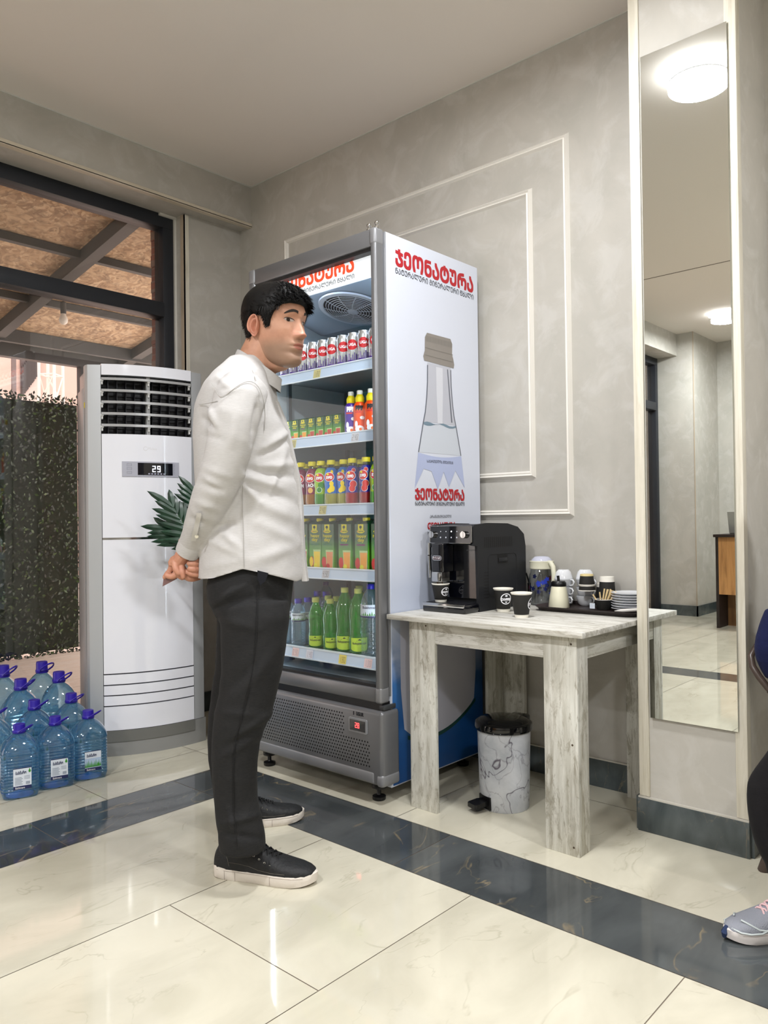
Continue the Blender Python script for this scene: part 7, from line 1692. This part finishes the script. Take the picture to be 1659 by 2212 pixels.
# shoes
M_shoe = mat('shoe_black_leather', rgb(22, 23, 25), 0.62, bump=(90, 0.25)); M_soleW = mat('sole_offwhite', rgb(208, 200, 190), 0.6, bump=(60, 0.15)); M_lace = mat('lace_black', rgb(12, 12, 14), 0.8)
def shoe(heel, toe, name, parent, label=None, m_up=None, m_sole=None, m_lace=None, hgt=1.0):
    heel = Vector((heel[0], heel[1], 0)); toe = Vector((toe[0], toe[1], 0)); f_ = (toe-heel).normalized(); L_ = (toe-heel).length; s_ = f_.cross(UV); k_ = L_/0.31
    T = lambda x, y, z: tuple(heel+f_*x*k_+s_*y*k_+UV*z*k_)
    wt = [(0.0, .0), (0.004, .020), (0.012, .029), (0.03, .036), (0.07, .038), (0.12, .038), (0.17, .043), (0.215, .048), (0.25, .046), (0.28, .036), (0.298, .022), (0.307, .009), (0.31, .0)]
    def wd_(x):
        for (a, p), (b2, q2) in zip(wt[:-1], wt[1:]):
            if a <= x <= b2: return p+(q2-p)*(x-a)/(b2-a)
        return 0
    xs = [0.0005, 0.003, 0.007, 0.013, 0.022, 0.035]+[0.05+0.02*i for i in range(11)]+[0.263, 0.276, 0.287, 0.296, 0.303, 0.307, 0.3095]
    root = MB().use(m_sole or M_soleW); n = len(xs)
    out = [(x, wd_(x)) for x in xs]+[(x, -wd_(x)) for x in reversed(xs)]
    def spring(x): return max(0, (x-0.25))**2*2.6
    def wall(x): return 0.031+0.006*max(0, 1-x/0.06)+0.004*max(0, (x-0.27)/0.04)
    lo_ = []
    for gsc, zf in ((0.94, 0.0), (1.0, 0.12), (1.02, 0.5), (1.02, 0.9), (0.985, 1.0), (0.93, 1.0)):
        lo_.append([T(0.155+(x-0.155)*(gsc if gsc < 1 else 1+(gsc-1)*0.4), w_*gsc, spring(x)*(1-zf*0.6)+wall(x)*zf) for x, w_ in out])
    root.ring(lo_); sh = root.build(name, None, parent, label=label)
    u_ = MB().use(m_up or M_shoe)
    ht = [(0.006, .072), (0.02, .098), (0.05, .104), (0.09, .106), (0.115, .104), (0.14, .094), (0.17, .080), (0.20, .068), (0.23, .060), (0.26, .055), (0.283, .050), (0.298, .044), (0.304, .038)]
    loops = []
    for i, (x, h) in enumerate(ht):
        w_ = wd_(x)*0.97+0.001; z0_ = 0.026; lpx = []
        h = z0_+(h-z0_)*hgt
        open_ = 0.62 if x < 0.12 else 0.75
        for k in range(25):
            a = PI*k/24; c_, si = math.cos(a), math.sin(a); e = 0.55
            yy = w_*(1 if c_ > 0 else -1)*abs(c_)**0.75*(1-(1-open_)*si**2*(1 if x < 0.2 else 0.3)); zz = z0_+(h-z0_)*si**e
            lpx.append(T(x, yy, zz))
        loops.append(lpx)
    u_.ring(loops, close_u=True); up_ = u_.build('shoe_upper', None, sh)
    lc = MB().use(m_lace or M_lace)
    def hx(x):
        for (a, p), (b2, q2) in zip(ht[:-1], ht[1:]):
            if a <= x <= b2: return 0.026+((p+(q2-p)*(x-a)/(b2-a))-0.026)*hgt
        return 0.05
    for i in range(6):
        x = 0.112+i*0.0155; z = hx(x)
        for sg_ in (1, -1): lc.tube([T(x-0.004, -sg_*0.022, z-0.010), T(x, -sg_*0.010, z+0.002), T(x+0.008, sg_*0.012, z+0.002-0.003), T(x+0.011, sg_*0.024, z-0.015)], 0.0026, 6)
    for sg_ in (1, -1):
        lc.tube([T(0.112, 0, hx(.112)+.005), T(0.122, sg_*0.018, hx(.112)+.014), T(0.135, sg_*0.032, hx(.112)+.002), T(0.128, sg_*0.020, hx(.112)-.002), T(0.113, 0, hx(.112)+.004)], 0.0022, 6)
        lc.tube([T(0.113, 0, hx(.112)+.006), T(0.118, sg_*0.022, hx(.112)+.002), T(0.126, sg_*0.036, hx(.112)-.020)], 0.0022, 6)
    lc.build('laces', None, up_)
    ey = MB().use(M_chrome if m_up is None else (m_lace or M_lace))
    for i in range(5):
        x = 0.118+i*0.0165; z = hx(x)-0.020
        for sg_ in (1, -1):
            yy = sg_*(wd_(x)*0.86); c_ = Vector(T(x, yy, z)); ey.tube([tuple(c_+f_*0.0028*math.cos(2*PI*k/8)+UV*0.0028*math.sin(2*PI*k/8)+s_*sg_*0.001) for k in range(8)], 0.0007, 4, closed=True)
    ey.build('eyelets', None, up_)
    st_ = MB().use(mat('stitch_grey', rgb(96, 90, 82), 0.7))
    for sg_ in (1, -1):
        st_.tube([T(x, sg_*(wd_(x)*0.99+0.0006), wall(x)+dz) for x, dz in ((0.045, .05), (0.055, .03), (0.06, .012))], 0.0006, 4)
        st_.tube([T(x, sg_*(wd_(x)*0.985+0.0004), z_) for x, z_ in ((0.06, .052), (0.09, .051), (0.12, .047), (0.15, .040), (0.19, .037), (0.23, .038))], 0.0006, 4)
    st_.build('stitching', None, up_)
    sm_ = MB().use(mat('sole_seam', rgb(150, 138, 130), 0.8))
    for sg_ in (1, -1):
        for x in (0.045, 0.078, 0.185): sm_.tube([T(x, sg_*(wd_(x)*1.012+0.0008), z) for z in (0.003, 0.018, 0.027)], 0.0006, 4)
        sm_.tube([T(x, sg_*(wd_(x)*1.012+0.0010), 0.027) for x in (0.005, 0.02, 0.05, 0.09, 0.13, 0.17, 0.21, 0.25, 0.28)], 0.0005, 4)
    sm_.build('sole_seams', None, sh)
    return sh, T
n1, _ = shoe(onz(466, 1886), onz(686, 1910), 'shoe', man)
n2, _ = shoe(onz(470, 1792), onz(657, 1767), 'shoe', man)
# the card he holds
cdp = [atd(354, 1244, 2.352), atd(351, 1267, 2.352), atd(383, 1250, 2.349), atd(378, 1240, 2.352)]
cdt = tag(MB().use(mat('brown_card', rgb(112, 84, 82), 0.4)).add([tuple(p+FV*k) for k in (0, 0.0006) for p in cdp], [(0, 1, 2, 3), (7, 6, 5, 4), (0, 4, 5, 1), (1, 5, 6, 2), (2, 6, 7, 3), (3, 7, 4, 0)]).build('folded_card'), "small brown card pinched in the man's fingers behind his back", 'card')
# ------------------------------------------------------------------ seated person at the right edge
def seat_pt(x, y, z): return Vector((x, y, z))
ch = thing('plastic_chair', 'brown plastic armchair at the right edge of the photo', 'chair', (2.43, 0.52, 0))
M_chair = mat('brown_chair_plastic', rgb(74, 62, 56), 0.3)
leg0 = onz(1619, 1862)
legs = [(leg0.x-0.01, leg0.y-0.035), (2.52, 0.28), (2.02, 0.30), (2.04, 0.56)]
cc = Vector((2.30, 0.50, 0))
for lx, ly in ((2.500, 0.735), (2.66, 0.20), (2.24, 0.16), (2.16, 0.52)):
    b = MB().use(M_chair); b.tube([(lx, ly, 0.0), (lx+(2.42-lx)*0.3, ly+(0.40-ly)*0.46, 0.42)], [0.016, 0.022], 14); b.build('leg', None, ch)
b = MB().use(M_chair); b.tube([(2.08, 0.62, 0.0), (2.14, 0.58, 0.42)], [0.016, 0.022], 14); b.build('leg', None, ch) if False else None
b = MB().use(M_chair); b.box(2.24, 2.60, 0.22, 0.56, 0.415, 0.435, 0.008, 3); b.build('seat', None, ch)
b = MB().use(M_chair); pr = [atd(1662, 1490, 2.36), atd(1640, 1462, 2.38), atd(1626, 1440, 2.40), atd(1622, 1418, 2.42), atd(1634, 1395, 2.44), atd(1662, 1370, 2.48), atd(1720, 1340, 2.55)]
b.tube(pr, [0.010, 0.011, 0.011, 0.010, 0.009, 0.010, 0.010], 12); b.build('arm_rim', None, ch)
b = MB().use(M_chair); b.tube([atd(1662, 1490, 2.36), atd(1700, 1520, 2.34), (2.40, 0.62, 0.43)], 0.012, 12); b.build('arm_support', None, ch)
b = MB().use(M_chair); b.ring([[(2.58+0.02*k+t_, 0.30+0.36*u, 0.43+0.10*k) for t_, u in ((0, 0), (0, .33), (0, .66), (0, 1), (.012, 1), (.012, .66), (.012, .33), (.012, 0))] for k in range(5)]); b.build('backrest', None, ch)
# figure: hips on the seat, facing the camera side, shin in black trousers, grey sneaker
hip = Vector((2.38, 0.42, 0.53)); 
fb1 = MB()
fb1.ring([[tuple(hip+Vector((0.13*math.cos(a), 0.17*math.sin(a), z))*1.0+Vector((0.02*z, 0, 0))) for a in [2*PI*k/28 for k in range(28)]] for z in (-0.085, 0.0, 0.15, 0.3, 0.42)]+[[tuple(hip+Vector((0.06+0.055*math.cos(a), 0.06*math.sin(a), z))) for a in [2*PI*k/28 for k in range(28)]] for z in (0.50, 0.56)])
sneaker_toe = onz(1566, 2032); sneaker_heel = sneaker_toe+Vector((0.23, -0.165, 0))
knA = Vector((2.04, 0.48, 0.50)); anA = Vector((sneaker_heel.x-0.03, sneaker_heel.y+0.03, 0.10))
knB = Vector((2.02, 0.30, 0.50)); anB = Vector((2.10, 0.22, 0.10))
for kn, an, hy_ in ((knA, anA, 0.08), (knB, anB, -0.09)): fb1.tube([hip+Vector((0, hy_, -0.02)), kn, an], [0.075, 0.052, 0.034], 16)
for sy2 in (1, -1):
    fb1.tube([hip+Vector((0.02, 0.19*sy2, 0.40)), hip+Vector((0.03, 0.20*sy2, 0.17)), hip+Vector((-0.10, 0.06*sy2, 0.09))], [0.045, 0.04, 0.028], 14)
    [fb1.tube([hip+Vector((-0.10, (0.06+0.012*(j_-1.5))*sy2, 0.09)), hip+Vector((-0.145, (0.05+0.018*(j_-1.5))*sy2, 0.075)), hip+Vector((-0.185, (0.045+0.018*(j_-1.5))*sy2, 0.055))], [0.013, 0.011, 0.008], 8) for j_ in range(4)]
v1, n1_, f1_ = remesh(fb1, 0.008, 4)
hc2 = hip+Vector((-0.005, 0, 0.70)); fd2 = Vector((-0.92, -0.2, 0)).normalized(); h2v, h2f, HW2 = make_head(hc2, fd2)
b = MB().use(M_skin); b.add(v1, f1_, True); b.add(h2v, h2f, True)
for s in (-1, 1): ear_mesh(b, HW2, s)
p2 = b.build('person', None, None, angle=180); tag(p2, 'seated person in navy top, black trousers and grey sneaker at the right edge', 'person')
face_parts(HW2, p2); hair_cap(HW2, p2, 8, 1500)
b = MB()
b.ring([[tuple(hip+Vector((0.15*math.cos(a), 0.19*math.sin(a), z))) for a in [2*PI*k/28 for k in range(28)]] for z in (0.0, 0.15, 0.3, 0.43)]+[[tuple(hip+Vector((0.05+0.08*math.cos(a), 0.1*math.sin(a), 0.49))) for a in [2*PI*k/28 for k in range(28)]]])
for sy2 in (1, -1): b.tube([hip+Vector((0.02, 0.19*sy2, 0.40)), hip+Vector((0.03, 0.20*sy2, 0.17)), hip+Vector((-0.08, 0.07*sy2, 0.095))], [0.06, 0.055, 0.04], 14)
tv2 = [(1316, 1659), (1346, 1646), (1374, 1637), (1400, 1634), (1425, 1637), (1447, 1646), (1469, 1659)]
b.ring([loopE((xl+1790)/2, y, 2.36, (1790-xl)/2, 0.07, 28) for y, xl in tv2])
v2, n2_, f2_ = remesh(b, 0.007, 3)
for i, p in enumerate(v2): v2[i] = p+n2_[i]*0.003*noise.noise(p*14)
b = MB().use(mat_cloth('navy_cloth', rgb(20, 26, 62), rgb(28, 34, 76), 500, 0.4)); b.add(v2, f2_, True); b.build('navy_top', None, p2, angle=180)
b = MB()
b.ring([[tuple(hip+Vector((0.145*math.cos(a), 0.185*math.sin(a), z))) for a in [2*PI*k/28 for k in range(28)]] for z in (-0.088, 0.0, 0.06)])
b.tube([hip+Vector((0, 0.08, -0.01)), knA+Vector((0, 0, 0.01)), Vector((2.07, 0.50, 0.36))], [0.085, 0.072, 0.07], 18)
b.tube([hip+Vector((0, -0.09, -0.01)), knB, anB], [0.085, 0.07, 0.06], 18)
tv3 = [(1600, 1690), (1640, 1659), (1674, 1632), (1695, 1620), (1723, 1618), (1755, 1620), (1787, 1625), (1820, 1634), (1850, 1646), (1871, 1659), (1915, 1672), (1945, 1676)]
b.ring([loopE((xl+1790)/2, y, 2.08-0.0004*(y-1640), (1790-xl)/2, 0.075, 28) for y, xl in tv3])
v3, n3_, f3_ = remesh(b, 0.007, 3)
b = MB().use(mat_cloth('black_cloth', rgb(16, 15, 17), rgb(24, 22, 24), 500, 0.4)); b.add(v3, f3_, True); b.build('black_trousers', None, p2, angle=180)
sn, T2 = shoe(sneaker_heel, sneaker_toe, 'sneaker', p2, 'grey sneaker with pink laces', mat('sneaker_grey_mesh', rgb(140, 143, 152), 0.75, bump=(400, 0.4)), mat('sneaker_sole', rgb(206, 200, 196), 0.6), mat('pink_lace', rgb(222, 186, 188), 0.7), 1.05)
b = MB().use(mat('sneaker_stripe', rgb(196, 204, 204), 0.5))
for pts in (((.298, .014, .040), (.285, .036, .036), (.262, .047, .034), (.23, .049, .033), (.20, .047, .042), (.18, .045, .056)), ((.27, .015, .059), (.255, .034, .053), (.235, .045, .042), (.20, .050, .036))):
    for sg_ in (1, -1): b.tube([T2(x, sg_*y, z) for x, y, z in pts], 0.0022, 6)
b.build('pale_stripes', None, sn)
b = MB().use(mat('sneaker_heel_navy', rgb(40, 56, 92), 0.5)); b.box(0, 0.001, 0, 0.001, 0, 0.001) if False else None
b.tube([T2(.308, .004, .010), T2(.3105, .0, .024), T2(.306, -.002, .042)], [0.006, 0.009, 0.004], 8); b.build('toe_guard', None, sn)
dup_s, _ = shoe((2.16, 0.20, 0), (1.93, 0.06, 0), 'sneaker', p2, 'grey sneaker with pink laces', MATS['sneaker_grey_mesh'], MATS['sneaker_sole'], MATS['pink_lace'], 1.05)
# ================================================================== artificial palm behind the man
pp = thing('potted_palm', 'dark green palm leaves showing between the man and the air conditioner', 'plant', (2.33, 3.02, 0))
pb = Vector((2.33, 3.02, 0))
PD = 3.42
b = MB().use(mat('planter_black', rgb(24, 24, 26), 0.4)); b.lathe([(0.09, 0.0), (0.095, 0.01), (0.12, 0.44), (0.112, 0.44), (0.10, 0.40), (0.0003, 0.39)], 32, pb, cap1=False); b.build('planter', None, pp)
b = MB().use(mat('plant_soil', rgb(40, 32, 26), 0.9)); b.lathe([(0.104, 0.40), (0.05, 0.405), (0.0003, 0.405)], 24, pb, cap1=False); b.build('soil', None, pp)
t = NT('palm_leaf'); c = t.ramp(t.noise(t.tc.outputs['Object'], 24, 3, 0.5), [(0.3, rgb(16, 42, 30)), (0.7, rgb(28, 64, 44))]); t.link(c, t.b.inputs['Base Color']); t.b.inputs['Roughness'].default_value = 0.35; M_leaf = t.m
M_stem = mat('palm_stem', rgb(40, 70, 40), 0.5)
rnd = random.Random(2)
def frond(px0, py0, px1, py1, leaflets, spread, up_bias, d0=PD, d1=PD-0.03):
    """spine from pixel 0 (root) to pixel 1 (tip)"""
    b = MB().use(M_stem); r0_ = atd(px0, py0, d0); r1_ = atd(px1, py1, d1)
    st = [pb+UV*0.4, (pb+UV*0.4).lerp(r0_, 0.5)+UV*0.06, r0_, r1_]; b.tube(st, [0.005, 0.004, 0.003, 0.001], 8)
    b.use(M_leaf); ax = (r1_-r0_)
    for k in range(leaflets):
        t_ = k/(leaflets-1); base = r0_.lerp(r1_, t_)
        for sg_ in (1, -1):
            ang = sg_*spread*(1-0.55*t_)+rnd.uniform(-.06, .06); a0 = math.atan2(-(py1-py0), px1-px0)+ang
            L_ = (0.145-0.03*abs(t_-0.4))*rnd.uniform(0.85, 1.1)*(0.75 if sg_ != up_bias else 1.0)
            dv = RV*math.cos(a0)+UV*math.sin(a0); nv = dv.cross(FV).normalized(); cv = FV*(-0.010)
            w_ = 0.0150; P = []
            for s5, ww, cc in ((0, .25, 0), (.2, .8, .3), (.5, 1, .6), (.78, .7, .5), (1, 0.02, .1)):
                c_ = base+dv*L_*s5+FV*(-0.02*sg_*s5)-UV*0.012*s5*s5; P.append((c_-nv*w_*ww, c_+cv*cc*0.3+cv*0.4, c_+nv*w_*ww))
            vs = [tuple(q_) for tr_ in P for q_ in tr_]; b.add(vs, [(3*i+j, 3*i+j+1, 3*i+j+4, 3*i+j+3) for i in range(4) for j in range(2)], True)
    return b.build('frond', None, pp)
frond(424, 1172, 374, 1096, 7, 0.75, 1)
frond(428, 1178, 366, 1145, 6, 0.55, 1, PD+0.02, PD)
frond(440, 1120, 425, 1070, 6, 0.8, 1, PD+0.05, PD+0.04)
frond(470, 1150, 520, 1080, 7, 0.8, 1, PD+0.05, PD+0.08)
